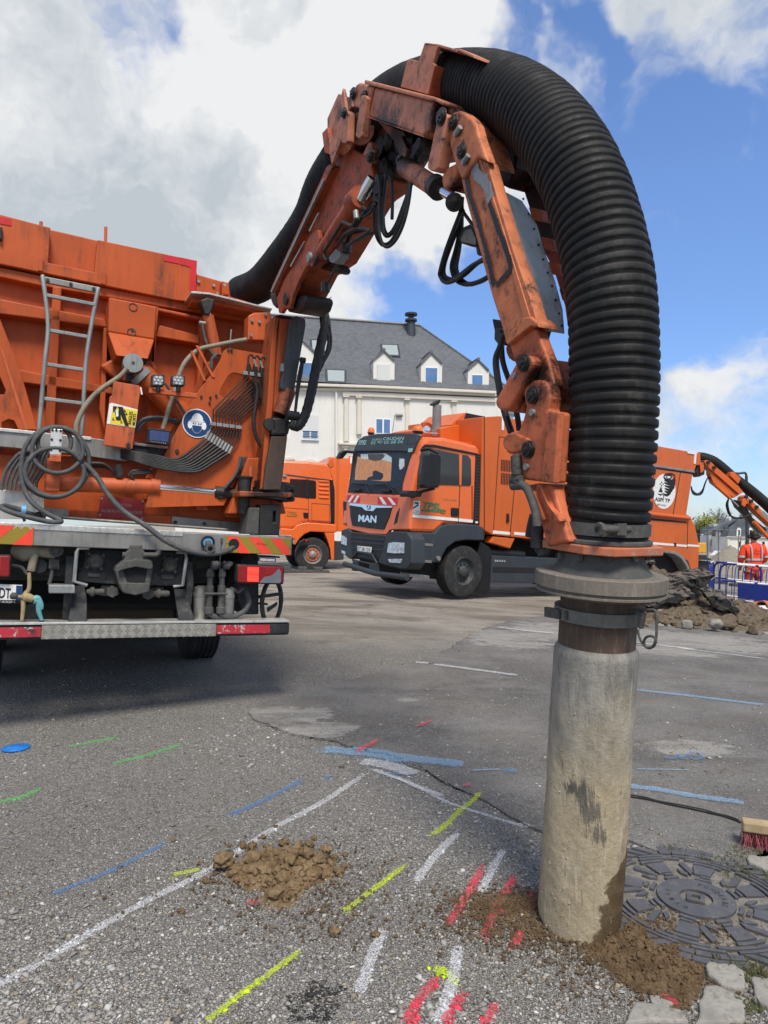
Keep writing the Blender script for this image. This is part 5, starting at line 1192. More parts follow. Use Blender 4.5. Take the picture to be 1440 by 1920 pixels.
m=MB(); m.tube([L.H(*q,-.1) for q in cU((885,95),(925,70))],.003,5); B(m,'wire_end','cable')
tick('20_truck.py')
# ================= ARTICULATED ARM AND SUCTION HOSE =================
A=Frame((-.85,5.8,0),(.445,-.895,0))
def AT(path,y,n=6):
    ys=y if isinstance(y,(list,tuple)) else [y]*len(path)
    return smoothpath([A.H(a,b,k) for (a,b),k in zip(path,ys)],n)
def AP(pts,y,t,nm,mat,bev=.006,parent=None,holes=()): return B(PR(A,pts,y,t,holes),nm,mat,bev,parent)
def AC(a,b,y0,y1,r,nm,mat,parent=None,seg=24,bev=.003,r2=None): return B(MB().cyl(A.H(*a,y0),A.H(*b,y1),r,seg,r2),nm,mat,bev,parent)
def pin(q,y,r,parent=None,t=.016):
    r*=.84; k=A.H(q[0],q[1],y); m=MB(); m.cyl(k,k-A.y*t*.6,r,22); m.cyl(k-A.y*t*.6,k-A.y*t,r*.8,22); m.cyl(k-A.y*t,k-A.y*(t+.006),r*.3,6)
    for j in range(3): p=k+(A.x*math.cos(j*2.1)+A.z*math.sin(j*2.1))*r*.55; m.cyl(p-A.y*t,p-A.y*(t+.006),r*.12,6)
    return B(m,'pivot_pin','grease',.002,parent)
gp=[A.H(*q,-.15) for q in cK((360,210),(470,240),(255,400),(240,620),(660,850),(700,700),(840,880),(1270,450),(1390,520),(820,620),(900,780))]
gr=[.07,.07,.09,.08,.22,.2,.1,.09,.09,.14,.14]
G1=list(zip(gp,gr))
G2=[(A.H(*q,-.15),r) for q,r in zip(cT((150,130),(215,150),(265,310),(300,130),(230,590)),(.07,.07,.06,.07,.1))]
G3=[(A.H(*q,-.15),r) for q,r in zip(cW((310,180),(362,362),(420,250),(470,350),(337,668),(300,250)),(.05,.06,.09,.08,.04,.07))]
BG=[(A.H(*q,-.15),r) for q,r in zip(cB((380,980),(640,600),(540,640),(370,1100),(420,1000)),(.16,.15,.12,.2,.15))]
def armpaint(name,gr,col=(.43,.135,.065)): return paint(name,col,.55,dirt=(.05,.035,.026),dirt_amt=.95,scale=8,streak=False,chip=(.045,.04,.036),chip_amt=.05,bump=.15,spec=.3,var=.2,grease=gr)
M['boom']=armpaint('worn_shaded_boom_paint',BG,(.36,.075,.028)); M['knuckle']=armpaint('worn_faded_knuckle_paint',G1,(.47,.18,.105)); M['stick']=armpaint('worn_stick_paint',G2,(.52,.165,.07)); M['wrist']=armpaint('worn_wrist_paint',G3,(.50,.13,.055))  # boom base colour is darkened to carry the shade of its underside
# ---- boom
BO=B(PR(A,c4((50,1525),(110,1340),(260,1040),(390,770),(430,650),(610,740),(622,850),(520,960),(430,1130),(325,1325),(225,1400),(170,1520),(110,1630)),-.12,.26),'boom','boom',.012)
AP(c4((22,1520),(35,1480),(325,850),(350,790),(372,775),(385,790),(300,960),(180,1230),(45,1535)),-.17,.40,'hose_guard','boom',.004,BO)
AP(c4((20,1522),(330,862),(336,868),(28,1532)),-.185,.02,'guard_edge','alu',.002,BO)
AP(cB((102,985),(130,930),(180,800),(340,560),(450,340),(500,283),(535,280),(545,370),(520,560),(500,620),(475,668),(450,665),(440,645),(400,680),(330,820),(270,970),(240,1095),(180,1100),(150,1150),(125,1145)),-.165,.03,'boom_cheek','boom',.006,BO)
AP(cB((520,560),(700,600),(750,690),(720,735),(560,690),(490,660)),-.05,.10,'boom_joint','grease',.02,BO)
AP(cB((270,960),(400,950),(410,1000),(380,1100),(340,1130),(300,1150),(200,1130)),-.12,.22,'boom_foot','grease',.03,BO)
AP(cB((470,960),(540,860),(600,700),(700,690),(640,860),(500,1060),(460,1160),(435,1155)),.10,.03,'boom_cheek','boom',.006,BO)
AP(cB((730,570),(790,620),(795,650),(740,735),(700,735),(740,660)),.0,.05,'joint_ear','boom',.01,BO)
for q in ((457,570),(213,1000)): 
    k=A.H(*cB(q)[0],-.165); B(MB().cyl(k,k-A.y*.02,.034 if q[1]<900 else .045,20),'pivot_pin','galv' if q[1]<900 else 'chassis',.004,BO)
mb=MB(); PR(A,cB((435,290),(530,105),(538,110),(445,300)),-.18,.01,mb=mb); PR(A,cB((240,655),(385,400),(390,408),(250,668)),-.18,.01,mb=mb); B(mb,'guard_slot','alu',0,BO)
AP(cB((38,935),(98,940),(110,1060),(98,1100),(60,1060),(38,1000)),-.14,.1,'boom_stop','grease',.012,BO)
# inner dark plate at knuckle end and boom cylinder
LCY=AC(c4((340,1300))[0],c4((550,975))[0],-.19,-.19,.060,'boom_cylinder','boom',BO,28)
AC(c4((512,1010))[0],c4((555,968))[0],-.19,-.19,.066,'cylinder_gland','boom',LCY); AC(c4((550,985))[0],c4((622,860))[0],-.19,-.16,.032,'piston_rod','chrome',LCY)
AP(cB((640,570),(715,480),(760,510),(760,560),(700,630),(660,620)),-.20,.06,'valve_block','galv',.004,LCY)
m=MB(); m.tube(AT(cB((630,600),(600,560),(598,510),(640,440),(770,230),(800,205),(880,240),(920,200),(935,160)),-.26,3),.010,8); B(m,'hydraulic_pipe','cable',0,LCY); AC(cB((925,90))[0],cB((935,170))[0],-.25,-.25,.016,'pipe_union','galv',LCY,10)
m=MB()
for i in range(3): m.tube(AT(cB((1120-i*8,10+i*10),(1070,100+i*8),(990,150-i*4),(1030-i*20,70),(990,40+i*20)),-.22+.02*i,3),.006,6)
m.tube(AT(cB((1130,-20),(900,300),(780,560),(620,860)),-.16,4),.008,6); m.tube(AT(cB((1110,-20),(880,300),(770,545)),-.14,4),.007,6)
strands(m,A.H,cB((740,440),(800,345),(890,285),(1000,268),(1065,298),(1000,350),(900,405),(835,450)),-.2,4,.0095,3,.016,5)
B(m,'hydraulic_hose_loop','cable',0,BO)
m=MB()
for q in ((830,470),(610,880)): k=A.H(*cB(q)[0],-.16); m.cyl(k-A.z*.03,k+A.z*.03,.03,8)
B(m,'hose_clamp','grease',.003,BO)
# ---- knuckle plates
KP=AP(cK((188,195),(325,240),(330,330),(270,430),(235,640),(180,780),(120,948),(98,830),(45,808),(20,605),(75,545),(74,455)),-.17,.025,'knuckle_plate','knuckle',.005)
AP(cK((236,138),(248,190),(270,420),(220,660),(120,948),(95,720),(160,560),(222,420),(215,230)),-.215,.02,'knuckle_fin','knuckle',.004,KP)
AP(cK((20,605),(76,545),(98,700),(98,828),(45,806)),-.20,.03,'knuckle_lip','boom',.004,KP)
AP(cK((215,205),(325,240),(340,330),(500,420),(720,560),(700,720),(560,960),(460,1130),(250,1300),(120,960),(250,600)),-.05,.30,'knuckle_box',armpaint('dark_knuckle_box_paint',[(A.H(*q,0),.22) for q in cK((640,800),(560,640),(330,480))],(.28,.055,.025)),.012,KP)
mb=MB(); mb.cyl(A.H(*cK((250,690))[0],-.16),A.H(*cK((500,810))[0],.05),.075,24); B(mb,'cross_shaft','knuckle',.004,KP); mb=MB(); mb.cyl(A.H(*cK((420,560))[0],-.14),A.H(*cK((640,640))[0],.14),.085,24); B(mb,'cross_shaft','knuckle',.004,KP)
AP(cK((500,440),(800,600),(900,760),(830,860),(800,940),(730,1062),(600,1000),(540,900),(560,740),(480,560)),-.02,.18,'greasy_pivot','grease',.03,KP)
for i,q in enumerate(((600,900),(700,980),(660,760),(760,700),(560,700),(1010,860),(1060,800),(960,720),(880,700),(1100,740))):
    k=A.H(*cK(q)[0],-.03); B(MB().lathe(k-A.y*.05,k+A.y*.05,[(0,.03),(.02,.05+.006*(i%3)),(.08,.045),(.1,.02)],12),'greasy_fitting','grease',0,KP)
AP(cK((440,830),(500,700),(520,690),(555,780),(550,870),(525,925),(500,905),(490,850)),-.16,.04,'pivot_ear','knuckle',.008,KP); pin(cK((525,860))[0],-.165,.036,KP)
def link(a,b,ra,rb,y,t,mat='knuckle',nm='link_bar',pinat=True,conv=cK,s=5.5385,pr=.036):
    pa,pb=conv(a,b); o=AP(capsule(pa,pb,ra/s,rb/s),y,t,nm,mat,.010)
    if pinat: pin(pa,y,pr,o)
    return o
link((258,400),(250,680),36,34,-.235,.045); link((455,245),(400,625),34,32,-.235,.045,pinat=False)
# ---- link beam
LBm=AP(cK((340,200),(352,150),(375,100),(410,78),(455,92),(560,125),(1180,275),(1130,570),(1062,638),(488,432),(490,378),(345,330),(325,270)),-.205,.38,'link_beam','knuckle',.012)
AP(cK((455,92),(465,50),(1170,225),(1278,272),(1270,315),(1180,268),(1120,262)),-.225,.42,'beam_flange','knuckle',.006,LBm)
AP(cK((480,428),(1060,632),(1062,645),(478,440)),-.21,.39,'beam_flange','knuckle',.004,LBm)
AP(cK((545,125),(562,130),(510,380),(492,376)),-.212,.01,'weld_strip','boom',.003,LBm)
AP(cK((1165,285),(1275,310),(1440,350),(1480,420),(1400,690),(1180,640),(1090,600)),-.15,.30,'beam_end','knuckle',.012,LBm)
for q in ((352,200),(465,235)): pin(cK(q)[0],-.21,.040,LBm)
AP(cK((600,480),(740,540),(860,580),(888,632),(850,640),(905,770),(880,860),(830,850),(760,680),(660,560)),-.10,.04,'bracket_rib','knuckle',.005,LBm)
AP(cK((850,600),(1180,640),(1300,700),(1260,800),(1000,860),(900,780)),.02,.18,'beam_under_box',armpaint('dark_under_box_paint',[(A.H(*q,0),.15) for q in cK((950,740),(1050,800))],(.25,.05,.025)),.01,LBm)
# upright hose saddle
SD=AP(c4((785,322),(825,160),(838,158),(890,170),(925,68),(935,62),(1005,70),(1008,76),(975,180),(985,190),(985,205),(945,365),(915,358)),-.20,.02,'hose_saddle','knuckle',.004)
AP(c4((945,365),(985,190),(988,195),(948,368)),-.20,.10,'saddle_side','boom',.003,SD)
p=[A.H(*q,-.20) for q in c4((925,64),(1005,70),(1115,102),(1125,95),(1215,136))]; m=MB()
for i in range(4):
    a,b=p[i],p[i+1]; m.prism([a,b,b-A.z*.012,a-A.z*.012],A.y*.30)
B(m,'saddle_strap','knuckle',.002,SD)
# paddles and second cylinder
link((1270,440),(1168,945),48,56,-.235,.06,pr=.045); 
AP(cT((228,372),(230,430),(200,500),(172,528),(150,520),(141,470),(150,430),(185,395)),-.19,.06,'stick_paddle','stick',.012)
AP(cT((172,528),(225,520),(270,555),(262,470),(225,420)),-.13,.12,'paddle_box','boom',.01)
C2=AC(cK((880,960))[0],cK((1225,1185))[0],-.12,-.12,.047,'tilt_cylinder','knuckle',None,28); AC(cK((1190,1150))[0],cK((1235,1190))[0],-.12,-.12,.054,'cylinder_gland','grease',C2); AC(cK((1220,1175))[0],cK((1390,1280))[0],-.12,-.12,.024,'piston_rod','chrome',C2)
AP(cK((815,860),(850,840),(900,860),(910,1000),(860,1020),(825,970)),-.14,.08,'cylinder_eye','grease',.015,C2); pin(cK((835,895))[0],-.145,.034,C2)
o=AC(cK((1395,1325))[0],cK((1395,1325))[0],-.19,-.06,.040,'rod_eye','grease',C2); pin(cK((1395,1325))[0],-.19,.030,C2)
# ---- stick
ST=AP(cT((345,345),(402,372),(455,560),(545,860),(640,1130),(682,1275),(640,1245),(610,1245),(505,1385),(485,1300),(430,1130),(380,950),(330,760),(275,560),(255,470)),-.185,.055,'stick','stick',.004)
AP(cT((345,342),(362,350),(455,640),(560,980),(640,1240),(612,1250),(506,1378),(500,1362),(600,1238),(535,975),(430,640),(395,490)),-.190,.006,'weld_seam','stick',.002,ST)
AP(cT((180,150),(186,115),(212,90),(240,80),(272,92),(310,125),(335,160),(350,225),(402,372),(345,345),(300,410),(255,470),(232,420),(205,340),(182,240)),-.205,.05,'stick_cheek','stick',.01,ST)
AP(cT((300,100),(325,140),(345,200),(402,370),(405,400),(380,330),(320,240)),-.155,.14,'stick_top','stick',.006,ST)
for q in ((215,150),(262,312)): pin(cT(q)[0],-.205,.038,ST)
pin(cK((1270,440))[0],-.16,.04)
mb=MB()
for q in ((232,212),(276,372)): k=A.H(*cT(q)[0],-.205); mb.cyl(k,k-A.y*.012,.014,12)
for q in ((240,190),(285,350)):
    a,b=[A.H(*z,-.215) for z in cT((q[0]-14,q[1]+22),(q[0]+10,q[1]-16))]; mb.cyl(a,b,.012,8)
B(mb,'keeper','galv',.002,ST)
# ragged black edge scuffs with real thickness of a paint film
def scuff(path,w,y,seedv):
    pts=AT(cT(*path),y,10); m=MB(); n=len(pts); vs=[]
    for i,p in enumerate(pts):
        d=(pts[min(i+1,n-1)]-pts[max(i-1,0)]).normalized(); nn=d.cross(A.y); a=w*(.6+.9*abs(noise.noise(Vector((i*.45,seedv,0))))+.2); b=w*(.6+.9*abs(noise.noise(Vector((i*.5,seedv+5,2)))))
        vs+=[p+nn*a,p-nn*b]
    m.add(vs,[(2*i,2*i+1,2*i+3,2*i+2) for i in range(n-1)]); return m
for k,(pp,w) in enumerate(((((280,462),(300,560),(335,660),(370,790),(410,940),(436,1070)),.015),(((410,600),(440,690),(480,800),(515,900),(530,965),(500,1010),(450,1065)),.015))): B(scuff(pp,w,-.1925,k*9.1),'scuff_mark','black_print',0,ST)
B(scuff(((320,400),(345,450),(385,490),(420,580)),.030,-.1925,33),'bare_patch','galv',0,ST)
# collar at the lower end of the stick
AP(cT((610,1245),(640,1240),(682,1278),(690,1300),(640,1295),(512,1400),(500,1380),(505,1350)),-.20,.10,'stick_collar','stick',.005,ST)
# grey sheet between the two cheeks
ge=[(450,510),(510,680),(560,860),(610,1010),(650,1170),(682,1312)]
pl=[A.H(*q,-.130) for q in cT(*ge)]; n=len(pl); vs=[]
for i,p in enumerate(pl):
    wd=.155 if 0<i<n-1 else .135
    vs+=[p,p+A.y*wd+A.z*(-.03 if i==0 else (.0)),p+A.y*wd-A.x*.006+A.z*(-.03 if i==0 else 0),p-A.x*.006]
m=MB(); m.add(vs,[(4*i+k,4*i+(k+1)%4,4*i+4+(k+1)%4,4*i+4+k) for i in range(n-1) for k in range(4)]+[(3,2,1,0),(4*n-4,4*n-3,4*n-2,4*n-1)])
M['sheet']=paint('scratched_grey_sheet_steel',(.42,.45,.45),.6,.0,dirt=(.12,.12,.11),dirt_amt=.5,scale=5,streak=True,bump=.08)
SH=B(m,'cover_sheet','sheet',.002,ST); m=MB()
for i in range(n-1):
    for t in (.2,.7):
        p=pl[i].lerp(pl[i+1],t)
        for w in (.014,.128): m.cyl(p+A.y*w,p+A.y*w+A.x*.004,.005,6)
B(m,'sheet_bolt','chassis',0,SH)
# far cheek with cross members
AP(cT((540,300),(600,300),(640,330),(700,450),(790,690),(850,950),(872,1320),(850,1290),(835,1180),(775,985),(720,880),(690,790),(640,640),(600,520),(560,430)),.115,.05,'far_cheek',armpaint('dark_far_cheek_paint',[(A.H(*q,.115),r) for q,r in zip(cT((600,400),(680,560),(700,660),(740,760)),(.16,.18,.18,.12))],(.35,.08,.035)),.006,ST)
for q in ((630,622),(700,790),(735,930),(800,1080),(838,1220)):
    w=cT((q[0],q[1]),(q[0]+60,q[1]+15),(q[0]+75,q[1]+85),(q[0]+20,q[1]+70)); AP(w,.03,.10,'cross_member','boom',.006,ST)
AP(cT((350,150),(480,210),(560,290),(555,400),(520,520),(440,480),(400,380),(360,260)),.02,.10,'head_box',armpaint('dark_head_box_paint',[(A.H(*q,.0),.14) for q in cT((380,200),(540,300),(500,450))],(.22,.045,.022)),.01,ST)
for q in ((590,320),(655,465),(520,285)): pin(cT(q)[0],.11,.040,ST,.015)
AP(cT((405,355),(470,365),(460,395),(420,420)),-.0,.05,'lug','boom',.006,ST)
# light, hoses beside stick
WL=AP(cT((235,790),(262,735),(300,718),(320,722),(345,800),(345,845),(300,845),(240,825)),-.10,.10,'work_light','chassis',.01); AP(cT((250,800),(275,755),(310,745),(335,800),(335,838),(255,820)),-.104,.004,'lamp_lens',plain('dirty_lamp_lens',(.14,.13,.09),.4,var=.4,scale=30),.002,WL)
AP(cT((332,848),(350,850),(362,900),(340,895)),-.10,.05,'lamp_bracket','grease',.008,WL)
m=MB()
strands(m,A.H,cT((255,640),(238,740),(205,850),(175,940),(168,995),(200,1020),(265,1005),(345,950),(395,925)),-.10,3,.0105,9); strands(m,A.H,cT((265,640),(250,740),(225,850),(205,960),(240,1035),(300,1060),(370,1035),(405,1010)),-.06,3,.0105,8)
m.tube(AT(cT((262,570),(262,640),(300,700),(345,760)),-.12),.008,8); B(m,'hydraulic_hose_loop','cable')
m=MB()
strands(m,A.H,cK((600,1040),(600,1200),(580,1420),(590,1640),(650,1760),(740,1730),(830,1560),(900,1320),(950,1040)),-.12,4,.0095,4,.018); strands(m,A.H,cK((680,1040),(680,1240),(672,1440),(680,1590),(730,1650),(810,1560),(880,1380),(940,1200),(985,1030)),-.08,4,.0095,4,.018)
m.tube(AT(cK((690,1040),(740,1100),(752,1300),(748,1500)),-.1),.010,8); m.tube(AT(cK((560,1160),(520,1300),(480,1400),(440,1480)),-.12),.008,8); m.tube(AT(cK((600,1100),(560,1300),(500,1400),(450,1440)),-.10),.008,8)
B(m,'hydraulic_hose_loop','cable')
m=MB()
for q in ((620,1160),(600,1250)): k=A.H(*cK(q)[0],-.13); m.cyl(k-A.z*.05,k+A.z*.05,.028,10)
B(m,'hose_fitting','chassis',.003)
# ---- wrist
WR=AP(cW((190,25),(240,15),(375,-15),(402,60),(440,160),(475,300),(430,420),(300,420),(290,300),(255,180),(230,95)),-.175,.05,'lower_stick','wrist',.008)
AP(cW((430,150),(490,320),(500,400),(450,440),(420,300)),-.12,.14,'lower_stick_side','wrist',.01,WR)
AP(cW((200,60),(245,110),(240,180),(215,160),(195,120)),-.06,.10,'tube_end','wrist',.02,WR)
LK1=AP(capsule(*cW((312,182),(190,405)),15,15),-.225,.05,'link_bar','wrist',.010); pin(cW((312,182))[0],-.225,.038,LK1)
AP(cW((190,450),(300,465),(310,300),(240,330)),-.17,.12,'link_box','wrist',.012,LK1)
m=MB(); k=A.H(*cW((253,255))[0],-.226); m.cyl(k,k-A.y*.008,.012,10); B(m,'bolt','galv',0,LK1)
BR=AP(cW((300,345),(325,300),(355,280),(390,275),(425,290),(445,325),(450,380),(440,450),(502,458),(490,620),(475,858),(400,850),(285,835),(268,700),(208,690),(200,640),(205,600),(228,575),(275,565),(300,500),(318,430)),-.205,.06,'wrist_bracket','wrist',.010)
AP(cW((440,448),(502,456),(475,860),(400,850),(415,700)),-.225,.03,'bracket_flange','wrist',.006,BR)
AP(capsule(*cW((245,630),(300,640)),20,14),-.215,.05,'bracket_lobe','wrist',.008,BR)
for q in ((363,362),(337,668)): pin(cW(q)[0],-.205,.040,BR)
m=MB()
for q in ((360,460),(328,766)): k=A.H(*cW(q)[0],-.205); m.cyl(k,k-A.y*.012,.013,12)
B(m,'bolt','galv',.001,BR)
AP(cW((500,390),(545,390),(552,420),(548,480),(500,560)),.02,.06,'far_bracket','wrist',.01,BR)
mb=MB(); mb.cyl(A.H(*cW((490,630))[0],-.14),A.H(*cW((540,640))[0],.02),.045,20); B(mb,'bracket_tube','castdust',.004,BR)
LG=AP(cW((318,868),(380,858),(465,868),(500,985),(562,1188),(500,1200),(435,1215),(400,1080),(358,970)),-.19,.16,'clamp_leg','wrist',.010)
AP(cW((385,862),(400,870),(445,990),(515,1070),(505,1080),(480,1070),(425,960)),-.215,.03,'leg_rib','wrist',.004,LG); AP(cW((350,900),(362,905),(425,1060),(415,1072),(400,1060)),-.21,.025,'leg_rib','wrist',.004,LG)
m=MB(); m.tube(AT(cW((262,700),(270,760),(262,810),(270,850),(300,870),(330,900),(370,1010),(380,1100)),-.22),.016,10)
for q in ((262,720),(265,745),(263,770),(268,795)): k=A.H(*cW(q)[0],-.22); m.cyl(k-A.z*.01,k+A.z*.01,.020,10)
for q in ((240,840),(243,875)): k=A.H(*cW(q)[0],-.22); m.cyl(k,k+A.x*.06,.016,10)
B(m,'armoured_hose','castdust')
m=MB(); m.tube(AT(cW((345,1160),(355,1100),(370,1040)),-.16),.022,10); m.tube(AT(cW((380,1220),(382,1140),(390,1080)),-.18),.024,10); m.tube(AT(cW((378,1200),(400,1240),(440,1245),(460,1220)),-.16),.016,10); m.cyl(A.H(*cW((420,1215))[0],-.15),A.H(*cW((430,1265))[0],-.15),.03,12); B(m,'hydraulic_motor','chassis')
# cables left of the lower stick
m=MB(); m.tube(AT(cW((195,20),(175,90),(150,160),(158,260),(185,400),(205,480),(235,570)),-.14),.014,8); m.tube(AT(cW((180,60),(190,180),(240,330),(270,480),(280,560)),-.08),.012,8); m.tube(AT(cW((440,0),(425,60),(425,130)),.02),.016,8); B(m,'hydraulic_hose','cable')
AP(cT((425,1250),(445,1300),(470,1310),(485,1370),(462,1400),(438,1370),(440,1320)),-.14,.06,'hose_junction','grease',.01)
# ---- corrugated suction hose
def hose():
    ctr=[(452,548,0),(490,532,0),(538,480,0),(584,418,0),(612,352,0),(645,300,0),(690,232,0),(745,188,0),(815,166,0),(890,164,0),(950,180,0),(1005,215,0),(1050,265,0),(1085,325,0),(1112,395,0),(1132,470,0),(1145,550,0),(1150,640,0),(1150,740,0),(1146,840,0),(1139,930,0),(1131,1000,0)]
    pts=smoothpath([A.H(x,y,0) for x,y,_ in ctr],24)
    # equal arc length
    d=[0]; 
    for a,b in zip(pts,pts[1:]): d.append(d[-1]+(b-a).length)
    tot=d[-1]; out=[];rad=[]; j=0; s=0; i=0
    while s<tot:
        while j<len(d)-2 and d[j+1]<s: j+=1
        t=(s-d[j])/max(1e-9,d[j+1]-d[j]); out.append(pts[j].lerp(pts[j+1],t)); u=s/tot
        pt=float(np.interp(u,[0,.3,.42,.55,.68,.82,1],[.036,.034,.027,.0275,.031,.036,.0405])); pt*=1+.11*noise.noise(Vector((i//8*.6,3,0)))
        q=[0,.84,.97,1,1,.97,.84,0][i%8]; rad.append(.1435+.0125*q+.0022*noise.noise(Vector((i//8*1.7,0,0)))); s+=pt/8; i+=1
    m=MB(); m.tube(out,rad,56,caps=True); return m,out
M['hoserub']=(lambda: None)()
def mat_hose():
    t=NT('ribbed_suction_hose_rubber'); n1=t.noise(2.2,5,.6); n2=t.noise(30,6,.75); n3=t.noise(7,6,.7,stretch=(1,1,.4))
    c=t.mix(t.rng(n1,.35,.7),(.0075,.0075,.008),(.014,.0138,.0135)); 
    sx=t.n('ShaderNodeSeparateXYZ'); t.l(t.n('ShaderNodeNewGeometry').outputs['Position'],sx.inputs[0])
    low=t.rng(sx.outputs['Z'],1.5,3.0,1,.4); c=t.mix(t.math('MULTIPLY',t.math('MULTIPLY',t.rng(n3,.45,.75),t.rng(n2,.35,.7)),low),c,(.10,.092,.08))
    pt_=t.n('ShaderNodeNewGeometry').outputs['Pointiness']; c=t.mix(t.math('MULTIPLY',t.rng(pt_,.44,.5,.75,0),t.rng(n3,.3,.7,.4,1)),c,(.075,.07,.062)); c=t.mix(t.math('MULTIPLY',t.rng(t.noise(5,7,.75,stretch=(1,1,.7)),.56,.68),.5),c,(.05,.049,.046)); t.set('Base Color',c); t.set('Roughness',t.rng(n2,.3,.7,.52,.75)); t.set('Specular IOR Level',.22); t.bump(t.math('ADD',n2,t.math('MULTIPLY',n3,2)),.25,.004); return t.m
M['hoserub']=mat_hose()
hm,hpath=hose(); HO=B(hm,'suction_hose','hoserub'); HO.modifiers.clear()
# ---- head below the hose
def ax(py,k=0): 
    t=(py-985)/(1735-985); return A.H(1132+(1085-1132)*t,py,0)
AXD=(ax(1735)-ax(1100)).normalized()
def AX(py): return ax(py)
def rpx(w,py): return w/2/F*ax(py).y
m=MB(); m.tube([AX(978),AX(1012)],[.152,.152],40); B(m,'hose_cuff','rubber')
m=MB(); m.pipe(AX(978),AX(1000),.162,.15,44); q=AX(988)-A.y*.05+A.x*.0; 
k=AX(992)+A.x*.15-A.y*.07; m.cyl(k-A.y*.10,k+A.y*.04,.014,10); m.cyl(k-A.y*.10-A.z*.0,k-A.y*.085,.024,8); m.cyl(k-A.z*.02,k+A.z*.02,.022,8); B(m,'hose_clamp','castdust',.002)
FRX=(AX(1010)-AX(1060)).normalized()
def slabAx(py,th,prof,nm,mat,bev=.005,parent=None):
    c=AX(py); u=(A.x-FRX*A.x.dot(FRX)).normalized(); v=FRX.cross(u); m=MB(); m.prism([c+u*a+v*b for a,b in prof],-FRX*th); return B(m,nm,mat,bev,parent)
circp=lambda r,n=48:[(r*math.cos(2*math.pi*i/n),r*math.sin(2*math.pi*i/n)) for i in range(n)]
sqr=[(-.2,-.13),(-.13,-.19),(.10,-.19),(.19,-.12),(.19,.12),(.10,.18),(-.10,.18),(-.2,.12)]
M['flange_paint']=paint('scraped_orange_flange',(.45,.13,.06),.6,dirt=(.25,.22,.18),dirt_amt=.7,scale=9,streak=False,chip=(.36,.34,.30),chip_amt=.10)
slabAx(1008,.018,circp(.17),'clamp_ring','castdust'); slabAx(1017,.030,[(a*.93,b*.93) for a,b in sqr],'mounting_flange','flange_paint',.004,LG)
c=AX(1032); 
m=MB(); m.lathe(AX(1036),AX(1075),[(0,.150),(.02,.150),(.045,.158),(.065,.175),(.095,.178)],44); CN=B(m,'reducer_cone','castdust'); m=MB()
for i in range(10):
    a=2*math.pi*i/10; u=A.x*math.cos(a)+A.y*math.sin(a); m.cyl(AX(1036)+u*.155,AX(1048)+u*.155,.014,6)
B(m,'flange_bolt','castdust',.002,CN)
M['rustpipe']=paint('rust_brown_steel',(.085,.055,.038),.75,dirt=(.17,.15,.12),dirt_amt=.5,scale=9,streak=True,bump=.2)
dd=lambda a,b:(AX(b)-AX(a)).length
m=MB(); L0=AX(1072); m.lathe(L0,AX(1200),[(0,.222),(.004,.230),(.050,.232),(.054,.222),(.060,.222),(.063,.230),(.070,.230),(.074,.20),(.095,.142)],64); FLg=B(m,'swivel_flange',paint('dusty_swivel_flange',(.15,.13,.105),.85,dirt=(.28,.25,.20),dirt_amt=.55,scale=10,streak=True,bump=.25))
m=MB(); m.tube([AX(1095),AX(1215)],[.137,.137],44); PI=B(m,'pipe_neck','rustpipe')
m=MB(); m.pipe(AX(1137),AX(1160),.157,.139,48); 
for da in (-2.6,): 
    pass
CB=B(m,'clamp_band',paint('grey_clamp_band',(.16,.155,.135),.6,.2,dirt=(.07,.06,.05),dirt_amt=.5,scale=10,streak=False),.003)
m=MB()
for s in (-.01,.03): k=AX(1148)-A.y*.16-A.x*.02+A.x*s; m.cyl(k+A.z*.015,k-A.z*.015,.007,8)
k=AX(1148)-A.y*.155-A.x*.10; m.prism([k+A.z*.018,k+A.x*.07+A.z*.018,k+A.x*.07-A.z*.018,k-A.z*.018],-A.y*.012); B(m,'clamp_rivet','castdust',.002,CB)
cp=lambda *p:[A.H(*q,0) for q in p]
m=MB(); q=AX(1148); m.prism(cp(*cW((915,1575),(960,1580),(978,1590),(958,1680),(940,1665),(945,1600))),A.y*.02); B(m,'latch_plate','castdust',.003,CB)
pth=cW((948,1680),(955,1720),(975,1760),(1000,1782),(1030,1780),(1048,1755),(1045,1730),(1022,1718),(995,1725),(982,1750),(990,1775),(1015,1786),(1040,1765),(1052,1720),(1054,1640),(1050,1590),(1040,1572),(1000,1570),(930,1572),(910,1578))
m=MB(); m.tube(smoothpath([A.H(*q,.0+.006*(i>9)) for i,q in enumerate(pth)],6),.0045,8); B(m,'spring_clip','castdust',0,CB)
